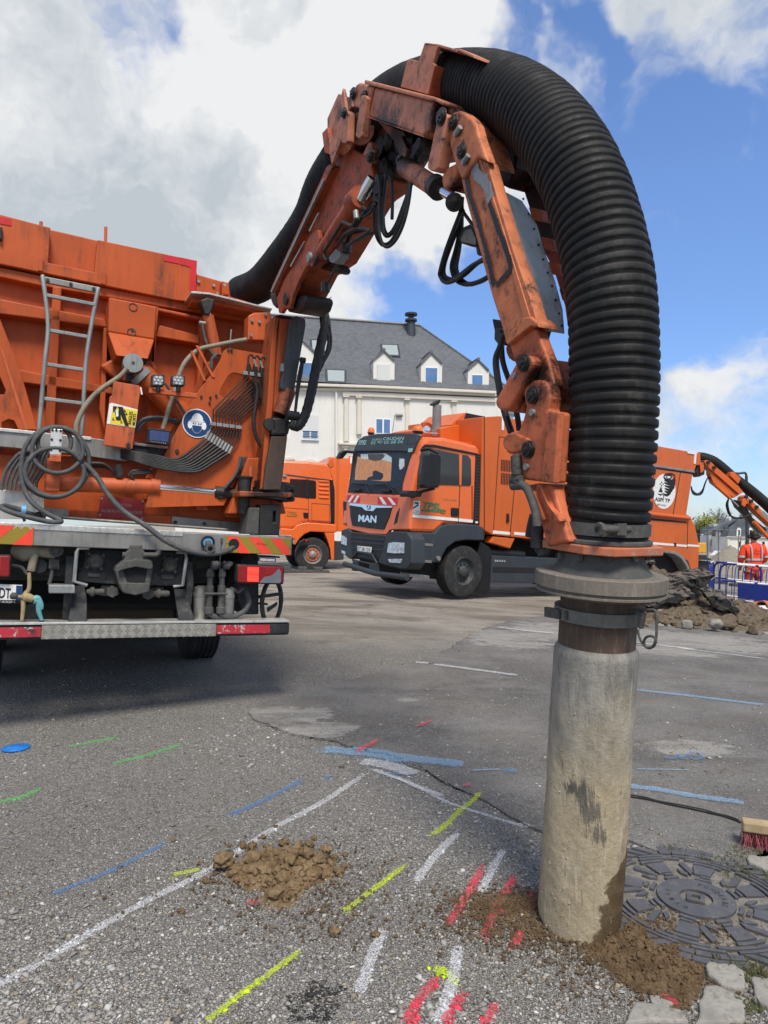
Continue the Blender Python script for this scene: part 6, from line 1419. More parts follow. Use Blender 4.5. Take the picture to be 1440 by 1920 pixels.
# suction pipe with mud
def mat_pipe():
    t=NT('muddy_suction_pipe'); pos=t.n('ShaderNodeNewGeometry').outputs['Position']; sx=t.n('ShaderNodeSeparateXYZ'); t.l(pos,sx.inputs[0]); z=sx.outputs['Z']
    n1=t.noise(3.2,7,.68,vec=pos); n2=t.noise(11,7,.7,vec=pos,stretch=(1,1,.5)); n3=t.noise(60,6,.75,vec=pos); sc=t.noise(9,7,.75,vec=pos,stretch=(2.5,2.5,.35),dist=1.2)
    mud=t.mix(t.rng(n2,.3,.7),(.38,.31,.20),(.50,.425,.295)); mud=t.mix(t.rng(n3,.35,.75,0,.4),mud,(.20,.155,.095))
    grey=t.mix(t.rng(n2,.3,.7),(.165,.158,.14),(.33,.31,.27))
    zz=t.math('ADD',z,t.math('MULTIPLY',t.math('SUBTRACT',n1,.5),.75)); c=t.mix(t.rng(zz,.50,.92),mud,grey); vs_=t.noise(4,7,.72,vec=pos,stretch=(3,3,.5)); c=t.mix(t.math('MULTIPLY',t.rng(vs_,.5,.68),t.rng(zz,.35,1.0,.18,.7)),c,(.11,.105,.092))
    c=t.mix(t.math('MULTIPLY',t.rng(sc,.60,.70),.45),c,(.09,.08,.066)); dr=t.noise(14,6,.7,vec=pos,stretch=(1.6,1.6,.12)); c=t.mix(t.math('MULTIPLY',t.rng(dr,.5,.75),.35),c,(.13,.112,.085)); hc=t.noise(26,3,.5,vec=pos,dist=2.5); c=t.mix(t.rng(t.math('ABSOLUTE',t.math('SUBTRACT',hc,.5)),.0,.008,.35,0),c,(.03,.028,.025)); 
    AY=lambda px,py,dd=.10: P(px,py,ax(py).y-dd)
    for q,r in ((AY(1140,1750),.10),(AY(1142,1708,.10),.088),(AY(1150,1665,.09),.07),(AY(1160,1625,.06),.055),(AY(1172,1580,.03),.04),(AY(1020,1580,.10),.03),(AY(1008,1620,.06),.03),(AY(1045,1695,.15),.02)):
        d=t.n('ShaderNodeVectorMath',operation='DISTANCE'); t.l(pos,d.inputs[0]); d.inputs[1].default_value=tuple(q)
        k=t.rng(t.math('ADD',d.outputs['Value'],t.math('MULTIPLY',t.math('SUBTRACT',n1,.5),.16)),r*.94,r*1.06,.9,0); c=t.mix(k,c,(.095,.060,.028))
    lg=t.noise(9,4,.6,vec=pos,stretch=(6,6,.22),dist=.25); c=t.mix(t.math('MULTIPLY',t.rng(lg,.66,.70),.6),c,(.06,.056,.048)); lg2=t.noise(7,4,.6,vec=pos,stretch=(7,7,.3)); c=t.mix(t.math('MULTIPLY',t.rng(lg2,.64,.68),.5),c,(.55,.50,.41))
    for q,r in ((AY(1085,1492,.14),.035),(AY(1112,1520,.14),.03),(AY(1120,1565,.14),.028),(AY(1075,1480,.14),.03),(AY(1060,1250,.14),.03)):
        d=t.n('ShaderNodeVectorMath',operation='DISTANCE'); t.l(pos,d.inputs[0]); d.inputs[1].default_value=tuple(q)
        k=t.rng(t.math('ADD',d.outputs['Value'],t.math('MULTIPLY',t.math('SUBTRACT',sc,.5),.30)),r*.7,r*1.5,.75,0); c=t.mix(k,c,(.085,.082,.075))
    t.set('Base Color',c); t.set('Roughness',.88); t.set('Specular IOR Level',.2); t.bump(t.math('ADD',t.math('MULTIPLY',n2,1.3),n3),.6,.009); return t.m
mp_=mat_pipe()
m=MB(); n=90; p0=AX(1207); p1=AX(1741); ph=[];rr=[]
for i in range(n+1):
    t=i/n; p=p0.lerp(p1,t); ph.append(p); rr.append(.135 if i==0 else (.146 if i==1 else (.151 if i<89 else (.149 if i<90 else .144))))
m.tube(ph,rr,96,caps=False)
# dents and dried mud as real relief
for i in range(len(m.v)):
    v=m.v[i]; c=p0.lerp(p1,((v-p0).dot(AXD))/(p1-p0).length); o=(v-c); 
    if o.length<.14: continue
    h=.006*fbm(v.x,v.y,v.z*3,5,3)+.0045*fbm(v.x+v.z,v.y,v.z*2,28,4)*max(.2,min(1,1.3-v.z)); 
    bt=max(0,1-(c-p1).length/.30); u0=o.normalized(); cut=.06*bt*(1-u0.dot(Vector((.38,-.925,0))))/2
    edgek=cut+.012*noise.noise(Vector((v.x*9,v.y*9,0)))*max(0,1-(c-p1).length/.1)
    m.v[i]=c+o.normalized()*(o.length+h)+Vector((0,0,edgek))
for k in range(96): pass
rs_=random.Random(12)
for k in range(170):
    t_=rs_.random()**.6; ph_=rs_.uniform(math.pi*.95,math.pi*2.05); cc_=p0.lerp(p1,.08+.9*t_); u_=(A.x*math.cos(ph_)+A.y*math.sin(ph_)).normalized(); r_=.001+.0032*rs_.random()**3; lump(m,cc_+u_*.150,r_,k,(1,1,1.3),.4)
PO=B(m,'suction_pipe',mp_,0,label='muddy steel suction pipe standing on the gravel'); 
m=MB(); m.tube([p0.lerp(p1,.6),p0.lerp(p1,.985)],.146,48); B(m,'pipe_bore','darkvoid',0,PO)
tick('30_arm.py')
# ================= SECOND SUCTION TRUCK (facing us) =================
xm=Vector((.803,.595,-.055)).normalized(); ym=Vector((-.595,.803,.05)).normalized()
K=Frame((.40,13.04,.125),xm,xm.cross(ym))
T2=thing('suction_excavator_truck',K,'clean orange suction truck facing the camera, grey visor and white oval emblem, middle distance','truck')
CUR=[T2]
def B2(mb,nm,mat,bevel=0,parent=None): return mb.build(nm,M[mat] if isinstance(mat,str) else mat,CUR[0],parent,bevel)
def SD2(pts,y,t,nm,mat,bev=.01,parent=None,holes=(),fr=None): return B2(PR(fr or K,pts,y,t,holes),nm,mat,bev,parent)
def FR2(pts,x,t,nm,mat,bev=.01,parent=None,holes=()):
    m=MB(); m.prism([K.Hx(a,b,x) for a,b in pts],K.x*t,[[K.Hx(a,b,x) for a,b in h] for h in holes]); return B2(m,nm,mat,bev,parent)
def pln(px,py,p0,n):
    r=Vector(((px-HXC)/F,1,-(py-HYC)/F)); c=Vector((0,0,CH)); return c+r*((p0-c).dot(n)/r.dot(n))
# cab shell
sidep=cM((706,742),(712,660),(722,560),(745,450),(775,320),(792,248),(815,228),(900,232),(1000,252),(1075,272),(1095,300),(1100,380),(1096,700),(900,700),(850,745))
CAB=B2(PR(K,sidep,.05,2.34),'cab','orange_cab',.07)
xw=[K.loc(K.H(*q,.05)) for q in cM((722,560),(775,320))]
wd=(K.p(xw[1].x,0,xw[1].z)-K.p(xw[0].x,0,xw[0].z)).normalized(); wn_=K.y.cross(wd).normalized()
if wn_.dot(K.x)>0: wn_=-wn_
wp0=K.p(xw[0].x,0,xw[0].z)
def WS(pts,off,t,nm,mat,bev=.006,parent=None):
    p0=wp0+wn_*off; m=MB(); m.prism([pln(a,b,p0,wn_) for a,b in pts],-wn_*t); return B2(m,nm,mat,bev,parent)
WS(cF((205,295),(915,285),(800,690),(790,818),(470,805),(138,790),(155,700)),.012,.03,'windscreen_surround','black_plastic',.01,CAB)
# what shows in the screen: reflections painted as orange and pale patches, sun blind, dash, steering wheel
M['interior']=plain('cab_interior',(.10,.085,.07),.8)
WG=WS(cF((285,318),(400,316),(600,312),(905,300),(800,690),(700,742),(480,712),(175,690),(215,500)),.020,.004,'windscreen','windscreen2' if 'windscreen2' in M else 'windscreen',.002,CAB)
M['orange_reflection']=plain('orange_reflection_in_glass',(.80,.36,.14),.6)
WS(cF((260,360),(400,385),(560,405),(668,430),(655,660),(560,655),(380,640),(225,640),(235,500)),.0165,.003,'painted_orange_reflection','orange_reflection',.001,CAB)  # orange sheet paints the reflected truck into the screen
M['painted_glass_light']=plain('pale_painted_glass_light',(.72,.80,.78),.7,bump=0); WS(cF((295,328),(600,320),(668,372),(668,428),(560,403),(300,386)),.0170,.003,'painted_glass_light','painted_glass_light',.001,CAB)  # pale sheet paints the bright sky reflection along the top
WS(cF((760,384),(818,384),(820,470),(800,500),(765,520),(755,470)),.0190,.003,'painted_pale_reflection','painted_glass_light',.001,CAB)
WS(cF((380,330),(560,328),(590,350),(540,400),(460,412),(390,390)),.019,.003,'sun_blind','interior',.001,CAB)
WS(cF((440,540),(470,522),(560,560),(568,600),(540,640),(370,640),(380,610),(440,590)),.0185,.003,'steering_wheel','black_plastic',.001,CAB)
WS(cF((665,480),(740,520),(745,600),(650,650),(560,660),(640,690),(800,640),(860,400),(800,320),(790,560),(760,590),(755,400),(680,380)),.0180,.003,'seat','black_plastic',.001,CAB)
WS(cF((205,297),(225,240),(262,160),(330,112),(480,84),(700,74),(900,78),(978,88),(965,160),(915,300),(600,290),(330,292)),.06,.12,'sun_visor','plastic_dark',.02,CAB)
def wtxt(s,a,b,top,crf,mat,par,off,italic=0,bold=0):
    p0=wp0+wn_*off; q0,q1,q2=[pln(*k,p0,wn_) for k in crf(a,b,top)]; text(s,mat,q0,q1,wd,abs((q2-q0).dot(wd)),'visor_text',CUR[0],par,italic=italic,bold=bold)
M['mint']=plain('pale_green_lettering',(.22,.42,.38),.5,bump=0); M['green_print']=plain('green_lettering',(.03,.20,.09),.5,bump=0)
wtxt('CAUDAN',(562,162),(812,156),(562,128),cF,M['mint'],CAB,.0625,.1,.02); wtxt('56850',(428,168),(545,164),(428,144),cF,M['mint'],CAB,.0625); wtxt('02 97 05 68 06',(415,212),(800,196),(415,178),cF,M['mint'],CAB,.0625,.05,.01); wtxt('TPSL',(262,220),(362,212),(262,170),cF,M['mint'],CAB,.0625,.3,.03)
WS(cF((868,262),(922,258),(915,304),(862,306)),.0625,.002,'toll_tag','mint',0,CAB); WS(cF((838,165),(930,150),(940,185),(930,205),(850,208)),.066,.01,'marker_lamp','plastic_dark',.004,CAB)
m=MB()
for a,b,c,d in (((190,680),(350,688),(370,740),(405,795)),((440,700),(600,695),(650,730),(705,805))): m.tube([pln(*q,wp0+wn_*.045,wn_) for q in cF(a,b,c,d)],.012,6)
for q in ((250,760),(600,772)): k=pln(*cF(q)[0],wp0+wn_*.04,wn_); m.cyl(k-K.y*.13,k+K.y*.13,.028,8)
B2(m,'windscreen_wiper','black_plastic',0,CAB)
# front panel
fx=xw[0].x-.01
FP=FR2(cF((128,800),(450,812),(785,822),(905,850),(885,1000),(880,1235),(700,1236),(640,1245),(600,1298),(400,1290),(160,1232),(126,1180),(120,1000)),fx-.015,.08,'front_panel','orange_cab',.02,CAB)
for base,strp in ((((136,822),(288,826),(282,914),(134,906)),(((190,824),(222,825),(165,908),(136,906)),((250,826),(285,828),(232,911),(205,909)))),(((500,838),(738,856),(732,944),(500,926)),(((512,842),(548,844),(610,936),(565,930)),((612,848),(650,852),(722,940),(680,938))))):
    o=FR2(cF(*base),fx-.022,.005,'reflective_panel','red_print',0,CAB)
    for s in strp: FR2(cF(*s),fx-.0245,.002,'white_stripe','white',0,o)
GL=FR2(cF((160,920),(420,935),(672,950),(640,1080),(575,1236),(380,1215),(192,1188),(170,1080)),fx-.03,.04,'grille','black_plastic',.012,CAB)
FR2(cF((158,915),(360,932),(460,940),(672,952),(668,974),(480,976),(445,1014),(350,1006),(310,968),(160,944)),fx-.045,.03,'chrome_trim','chrome',.006,GL)
FR2(cF((365,945),(415,948),(408,995),(372,992)),fx-.050,.008,'emblem','black_plastic',.002,GL); FR2(cF((372,980),(385,955),(398,950),(405,958),(398,968),(402,985),(392,978),(382,988)),fx-.053,.004,'emblem_lion','chrome',.001,GL)
q0,q1,q2=[K.Hx(*k,fx-.034) for k in cF((266,1134),(482,1150),(266,1058))]; text('MAN',M['chrome'],q0,q1,K.z,abs((q2-q0).dot(K.z)),'badge_letters',T2,GL,bold=.035)
FR2(cF((690,1180),(720,1050),(768,960),(760,1020),(735,1150)),fx-.018,.01,'air_slot','black_plastic',.002,CAB); FR2(cF((83,900),(100,895),(128,905),(128,1180),(110,1165),(88,1100)),fx-.0,.06,'side_vent','black_plastic',.004,CAB)
# bumper
BP2=FR2(cF((60,1240),(140,1215),(180,1260),(600,1300),(640,1262),(700,1250),(850,1262),(905,1340),(905,1640),(850,1710),(780,1715),(520,1650),(470,1625),(200,1560),(160,1590),(52,1510),(50,1400)),-.06,.35,'bumper','plastic_dark',.03)
FR2(cF((175,1270),(590,1312),(560,1440),(500,1640),(440,1520),(260,1480),(190,1545),(180,1400)),-.066,.02,'bumper_grille','black_plastic',.004,BP2)
for a,b in (((178,1370),(565,1405)),((182,1445),(555,1475)),((178,1320),(580,1352))):
    FR2(cF(a,b,(b[0],b[1]+14),(a[0],a[1]+14)),-.080,.02,'grille_bar','plastic_dark',.004,BP2)
m=MB(); m.tube([K.Hx(*q,-.09) for q in cF((185,1580),(262,1500),(435,1535),(492,1640),(480,1660),(200,1600))],.022,8); B2(m,'tow_frame','plastic_dark',0,BP2)
NP2=FR2(cF((246,1428),(426,1446),(418,1511),(245,1487)),-.10,.01,'number_plate','white',.001,BP2); q0,q1,q2=[K.Hx(*k,-.1015) for k in cF((262,1482),(412,1502),(262,1440))]; text('ET 381 DX',M['black_print'],q0,q1,K.z,abs((q2-q0).dot(K.z)),'plate_text',T2,NP2,bold=.01)
FR2(cF((246,1428),(258,1430),(256,1489),(245,1487)),-.1015,.002,'plate_band','sign_blue',0,NP2)
M['headlamp']=plain('headlamp_chrome',(.62,.63,.64),.12,.8,var=.35,scale=14,bump=.6)
for q in (((625,1395),(700,1385),(815,1392),(812,1520),(690,1522),(608,1512)),((62,1300),(100,1315),(125,1340),(122,1430),(60,1405))):
    o=FR2(cF(*q),-.075,.04,'headlight','headlamp',.008,BP2)
o=bpy.data.objects
for q,r in (((705,1432),.05),((765,1445),.045)): k=K.Hx(*cF(q)[0],-.077); B2(MB().cyl(k,k-K.x*.008,r,18),'headlight_lens','lens',.002,BP2)
for q in (((620,1588),(780,1585),(788,1600),(775,1640),(640,1632)),((62,1480),(110,1500),(108,1535),(66,1515))): FR2(cF(*q),-.075,.03,'fog_lamp','headlamp',.006,BP2)
m=MB(); pts=[K.Hx(*q,-.22) for q in cF((100,1645),(240,1690),(480,1765),(700,1790),(860,1815))]; m.tube(pts,.055,10); B2(m,'lower_guard_bar','plastic_dark',.01,BP2)
for q in ((235,1660),(440,1685)): k=K.Hx(*cF(q)[0],-.15); m=MB(); m.box(K,*(lambda l:(l.x-.05,l.x+.15,l.y-.05,l.y+.05,l.z-.12,l.z+.08))(K.loc(k))); B2(m,'guard_bracket','plastic_dark',.004,BP2)
# mirrors
m=MB(); PR(K,cF((32,375),(60,310),(100,285),(140,280),(150,300),(120,340),(80,385),(40,385)),2.55,.12,mb=m); MR=B2(m,'mirror','black_plastic',.02); m=MB(); m.tube([K.H(*q,2.5) for q in cF((130,300),(200,305),(250,315))],.03,8); B2(m,'mirror_arm','black_plastic',0,MR)
m=MB(); PR(K,cM((812,322),(830,312),(880,325),(888,340),(882,480),(868,503),(800,505),(792,490)),-.38,.16,mb=m); MR=B2(m,'mirror','black_plastic',.03)
m=MB(); m.tube([K.H(*q,y) for q,y in zip(cM((775,300),(820,292),(870,315)),(.02,-.15,-.3))],.03,8); m.tube([K.H(*q,y) for q,y in zip(cM((740,535),(790,520),(850,505)),(.02,-.15,-.3))],.03,8); B2(m,'mirror_arm','black_plastic',0,MR)
SD2(cM((693,530),(710,518),(775,520),(785,530),(778,552),(695,553)),-.12,.2,'mirror_foot','black_plastic',.02)
# side of the cab
SD2(cM((755,505),(762,420),(782,300),(800,285),(880,300),(985,322),(1030,328),(1046,350),(1048,480),(1040,492),(880,486),(865,500)),.036,.03,'side_window','glass',.004,CAB)
SD2(cM((982,322),(998,325),(994,490),(984,490)),.030,.02,'window_pillar','orange_cab',.003,CAB)
SD2(cM((782,285),(800,268),(850,270),(1000,300),(1085,318),(1085,328),(1000,312),(850,284),(800,282),(785,300)),.030,.03,'drip_rail','black_plastic',.006,CAB)
for q in (((712,742),(708,742),(722,600),(758,500),(761,500),(727,600)),((985,490),(988,490),(978,742),(975,742)),((1050,492),(1054,492),(1054,700),(1051,700)),((760,500),(762,500),(782,300),(780,300))): SD2(cM(*q),.044,.004,'door_seam','black_print',0,CAB)
SD2(cM((722,645),(975,668),(975,684),(720,662)),.040,.004,'side_stripe','white',0,CAB); SD2(cM((980,668),(1056,676),(1055,692),(979,684)),.040,.004,'side_stripe','white',0,CAB)
o=SD2(cM((728,572),(773,575),(768,645),(724,642)),.040,.004,'blind_spot_sticker','white',0,CAB)
m=MB(); PR(K,cM((740,580),(765,582),(762,592),(740,588)),.0385,.001,mb=m); PR(K,cM((732,612),(760,590),(764,598),(734,618)),.0385,.001,mb=m); B2(m,'sticker_picture','black_print',0,o)
def stxt(s,crf,a,b,top,y,mat,par,italic=0,bold=0,fr=K):
    q0,q1,q2=[fr.H(*k,y) for k in crf(a,b,top)]; text(s,mat,q0,q1,fr.z,abs((q2-q0).dot(fr.z)),'door_text',CUR[0],par,italic=italic,bold=bold)
stxt('ANGLES',cM,(731,630),(765,632),(731,624),.0385,M['black_print'],o,0,.01); stxt('MORTS',cM,(733,640),(763,642),(733,634),.0385,M['black_print'],o,0,.01)
stxt('TPSL',cM,(788,613),(884,620),(788,580),.041,M['green_print'],CAB,.25,.035); stxt('TGS 26.500',cM,(893,568),(968,574),(893,560),.041,M['green_print'],CAB,0,.0)
SD2(cM((783,618),(875,624),(880,634),(784,630)),.041,.003,'logo_bar','green_print',0,CAB)
m=MB(); k=K.H(*cM((895,630))[0],.041)
for r in (.055,.035): m.tube([k+K.x*r*1.3*math.cos(t*.4)+K.z*r*.65*math.sin(t*.4) for t in range(16)],.005,5)
B2(m,'logo_spiral','green_print',0,CAB)
SD2(rrect(cM((940,610),(980,613),(978,660),(940,657)),.2),.03,.02,'door_handle','black_plastic',.006,CAB)
SD2(cM((1074,318),(1103,325),(1092,702),(1060,700)),.03,.05,'intake_grille','black_plastic',.006,CAB)
m=MB()
for i in range(22): 
    t=i/22; PR(K,cM((1076-14*t,330+t*368),(1100-8*t,333+t*366),(1100-8*t,338+t*366),(1076-14*t,335+t*368)),.025,.01,mb=m)
B2(m,'intake_slats','plastic_dark',0,CAB)
SD2(cM((560,600),(600,600)) if False else cM((1070,684),(1083,684),(1083,694),(1070,694)),.024,.01,'marker_lamp','white',0,CAB)
# fender, steps, flaps
FE=SD2(cM((712,742),(850,746),(880,712),(930,696),(1000,697),(1110,706),(1118,720),(1120,788),(1010,786),(960,796),(915,830),(893,870),(882,908),(712,905),(735,870),(735,780)),.0,.55,'front_fender','plastic_dark',.03)
SD2(cM((1095,790),(1150,825),(1162,850),(1150,1055),(1140,1070),(1055,1060),(1070,1000),(1080,880)),.10,.4,'mud_flap','black_plastic',.02)
for q in (((730,797),(842,806),(842,820),(730,812)),((724,888),(834,896),(834,910),(724,902)),((714,966),(822,978),(822,994),(714,984))): SD2(cM(*q),-.01,.3,'cab_step','alu',.006)
k=K.H(*cM((864,883))[0],.0); B2(MB().cyl(k,k-K.y*.05,.045,14),'side_lamp','alu',.01,FE)
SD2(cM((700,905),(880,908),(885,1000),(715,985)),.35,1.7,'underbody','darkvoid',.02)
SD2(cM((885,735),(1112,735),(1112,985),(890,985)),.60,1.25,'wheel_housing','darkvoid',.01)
# wheels
def wheels(fr,pos,root,rim='galv',r=.52):
    for (x,yy,sgn) in pos:
        c=fr.p(x,yy,r); wheel(fr,c,-fr.y*sgn,r,.32,'wheel',root,rim,detail=sgn>0)
wx=K.loc(K.H(*cM((1012,950))[0],.02)).x
M['rim_dark']=paint('dusty_dark_rim',(.05,.055,.055),.6,.2,dirt=(.16,.15,.13),dirt_amt=.4,scale=6,streak=False)
wheels(K,[(wx,.04,1),(wx,2.42,-1),(wx+4.9,.04,1),(wx+6.25,.04,1),(wx+4.9,2.42,-1),(wx+6.25,2.42,-1)],T2,'rim_dark')
# chassis side
SKT=SD2(cM((1160,866),(1200,868),(1400,878),(1600,886),(1600,1000),(1400,1020),(1240,1016),(1150,1012)),.12,.5,'side_skirt','plastic_dark',.02)
SD2(cM((1165,930),(1390,935),(1390,962),(1165,958)),.112,.02,'skirt_gap','darkvoid',0); stxt('MAN',cM,(1174,902),(1230,904),(1174,891),.115,M['lens'],SKT,0,.02)
m=MB()
for i in range(9): k=K.H(1100/2.88+520+i*7.5+12,740+850/2.88+i*.6,.2); m.cyl(k-K.x*.12,k+K.x*.10,.09,10)
B2(m,'air_bellows','black_plastic',.01)
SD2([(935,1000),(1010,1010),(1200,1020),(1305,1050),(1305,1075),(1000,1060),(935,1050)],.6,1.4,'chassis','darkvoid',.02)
# body
M['body2']=M['orange_body']
BD2=SD2([(905,782),(937,780),(1080,809),(1215,833),(1312,850),(1302,884),(1299,888),(1287,964),(1294,968),(1303,985),(1311,1022),(1309,1080),(1300,1080),(1290,1052),(1270,1040),(1250,1036),(1180,1034),(1160,1050),(1120,1056),(1110,1034),(1060,1030),(1008,1012),(924,1003),(900,990)],.0,2.45,'tank_body','body2',.015)
SD2(cM((880,180),(935,168),(1115,150),(1118,760),(1000,700),(900,500)),.7,1.7,'front_bulkhead','body2',.02,BD2)
SD2(cM((930,165),(1010,97),(1115,115),(1118,160),(1005,150),(960,170)),.8,1.2,'roof_cowl','body2',.02,BD2)
SD2(cM((1003,150),(1020,98),(1118,118),(1118,150)),.795,.01,'cowl_inside','darkvoid',0,BD2)
for q in (((1116,115),(1120,115),(1120,765),(1116,765)),((1198,225),(1201,225),(1168,752),(1165,752)),((1282,480),(1285,480),(1258,768),(1254,768)),((1200,225),(1380,250),(1380,253),(1200,228)),):
    SD2(cM(*q),-.004,.01,'panel_seam','darkvoid',0,BD2)
SD2(cM((1165,733),(1257,742),(1256,757),(1164,750)),-.006,.008,'side_stripe','white',0,BD2); SD2(cM((1280,741),(1390,751),(1390,766),(1279,757)),-.006,.008,'side_stripe','white',0,BD2)
vt=MB()
for r_ in range(2):
    for i in range(8):
        x=1210+i*8.6; y=350+r_*72+i*1.0; PR(K,cM((x,y),(x+4.5,y+.5),(x+2.5,y+62),(x-2,y+61)),-.006,.008,mb=vt)
B2(vt,'vent_slot','darkvoid',0,BD2)
SD2(cM((1243,642),(1252,643),(1254,688),(1240,690)),-.03,.03,'door_catch','black_plastic',.004,BD2)
SD2(cM((1213,112),(1226,113),(1224,192),(1212,190)),-.005,.01,'white_tag','white',0,BD2)
SD2(cM((1165,765),(1285,775),(1258,832),(1150,800)),.02,.2,'tank_underside','body2',.02,BD2)
# rear section, rails, seams, arch
SD2(cR((160,318),(560,378),(562,396),(160,336)),-.03,.03,'body_rail','galv',.006,BD2); SD2(cR((165,342),(560,398),(558,408),(165,352)),-.008,.012,'shadow_gap','darkvoid',0,BD2)
for q in (((218,345),(222,345),(162,740),(157,740)),((440,380),(444,380),(376,770),(371,770)),((500,820),(504,820),(500,1045),(496,1045))): SD2(cR(*q),-.006,.01,'panel_seam','darkvoid',0,BD2)
a,b=[K.H(*q,-.03) for q in cR((40,735),(515,785))]; B2(MB().cyl(a,b,.055,16),'hydraulic_pipe','body2',.004,BD2)
SD2(cR((120,775),(490,815),(492,826),(120,798)),-.008,.012,'shadow_gap','darkvoid',0,BD2)
SD2(cR((100,982),(495,1014),(495,1032),(100,1002)),-.008,.012,'side_stripe','white',0,BD2); SD2(cR((500,1008),(600,1016),(600,1032),(500,1026)),-.008,.012,'side_stripe','white',0,BD2)
SD2(cR((498,210),(580,205),(570,318),(556,318),(560,238),(500,228)),-.02,.02,'white_tag','white',0,BD2)
for x in ((172,995),(395,1010)): SD2(cR((x[0]-8,x[1]-16),(x[0]+9,x[1]-14),(x[0]+9,x[1]+14),(x[0]-8,x[1]+12)),-.02,.02,'latch','black_plastic',.004,BD2)
arch=cR(*[(100+0,1050),(300,1058),(400,1072),(460,1110),(500,1170),(530,1240),(545,1290),(528,1290),(510,1240),(480,1180),(445,1130),(390,1094),(300,1080),(100,1072)]); SD2(arch,-.05,.5,'wheel_arch','galv',.01,BD2)
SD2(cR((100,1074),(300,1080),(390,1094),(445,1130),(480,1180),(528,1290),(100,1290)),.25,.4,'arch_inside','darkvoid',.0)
SD2(cR((600,1150),(700,1155),(705,1240),(640,1260),(598,1285)),.2,.8,'rear_frame','chassis',.02); SD2(cR((600,1100),(640,1120),(700,1130),(705,1145),(600,1140)),.1,.8,'rear_platform','chassis',.01)
# oval emblem sign
ov=lambda f:[tuple(cR((300+96*f*math.cos(t*2*math.pi/36)+ (6*f*math.sin(t*2*math.pi/36)),555-150*f*math.sin(t*2*math.pi/36)))[0]) for t in range(36)]
OS=SD2(ov(1),-.008,.006,'oval_sign','white',0,BD2); EM=MB()
def band(pts,w0):
    ps=[K.H(*q,-.0105) for q in cR(*pts)]; ps=smoothpath(ps,5); n=len(ps); vs=[]
    for i,p in enumerate(ps):
        d=(ps[min(i+1,n-1)]-ps[max(i-1,0)]).normalized(); nn=d.cross(K.y); w=w0*(.25+.75*math.sin(math.pi*min(1,max(.0,(i+1)/(n+1))))); vs+=[p+nn*w,p-nn*w]
    EM.add(vs,[(2*i,2*i+1,2*i+3,2*i+2) for i in range(n-1)])
band([(330,440),(315,430),(325,418),(350,418),(362,430),(350,448),(318,452),(298,435),(305,415),(340,404),(375,408),(393,425),(385,450)],.028)
for y,x0,x1 in ((458,300,385),(480,300,388),(505,303,385),(530,303,380),(552,303,365),(575,290,350)): band([(x0,y),((x0+x1)/2,y+12),(x1,y-6),(x1+4,y-28)],.038)
band([(247,575),(270,585),(290,572)],.02); band([(288,585),(296,600),(286,625)],.015)
for q in ((275,478),(262,492),(288,492),(275,505)): EM.cyl(K.H(*cR(q)[0],-.0105),K.H(*cR(q)[0],-.012),.022,8)
EM.prism([K.H(*q,-.0105) for q in cR((268,520),(275,512),(280,545),(288,558),(275,565),(266,560),(250,562))],-K.y*.001); B2(EM,'sign_emblem','black_print',0,OS)
stxt('ASPI TP',cR,(218,636),(348,652),(218,604),-.0105,M['black_print'],OS,0,.03); stxt('BRETAGNE',cR,(238,676),(312,684),(238,660),-.0105,M['black_print'],OS)
# exhaust stack, horns, beacons
a,b=[K.H(*q,.9) for q in cM((858,225),(863,58))]; EXH=B2(MB().cyl(a,b,.095,20),'exhaust_stack','alu',.004); SD2(cM((840,50),(860,35),(878,25),(884,32),(870,58),(845,58)),.85,.12,'exhaust_flap','grease',.01,EXH)
def beacon(q,y,fr,root,r=.11):
    k=fr.H(*q,y); o=B2(MB().lathe(k,k+fr.z*.3,[(0,r*.8),(.03,r*.8),(.035,r),(.05,r)],18),'beacon_base','black_plastic'); B2(MB().lathe(k+fr.z*.05,k+fr.z*.3,[(0,r*.95),(.06,r*.9),(.10,r*.6),(.115,.02)],18),'beacon_dome',plain('orange_beacon',(.7,.16,.02),.2),0,o)
beacon(cM((757,212))[0],.5,K,T2); beacon(cM((505,218))[0],2.0,K,T2,.08)
m=MB()
for s,y in ((0,.9),(1,.75)): 
    a,b=[K.H(*q,y) for q in cM((790,190+s*14),(925,212+s*4))]; m.cyl(a,b,.02,8); m.lathe(a,a-(b-a).normalized()*.1,[(0,.02),(.1,.075)],14)
for q in ((808,192),(918,215)): k=K.H(*cM(q)[0],.8); m.lathe(k-K.z*.09,k+K.z*.09,[(0,.02),(.04,.085),(.09,.095),(.14,.085),(.18,.02)],14)
B2(m,'air_horn','chrome')
SD2(cM((788,150),(815,148),(842,165),(842,222),(788,222)),1.2,.08,'roof_bracket','body2',.004)
SD2(cM((1000,255),(1085,262),(1100,285),(1105,310),(1060,270)),.3,1.6,'roof_deflector','orange_cab',.05,CAB)
m=MB(); m.tube([K.H(*q,1.0) for q in cM((622,200),(634,110))],.006,5); B2(m,'aerial','black_plastic')
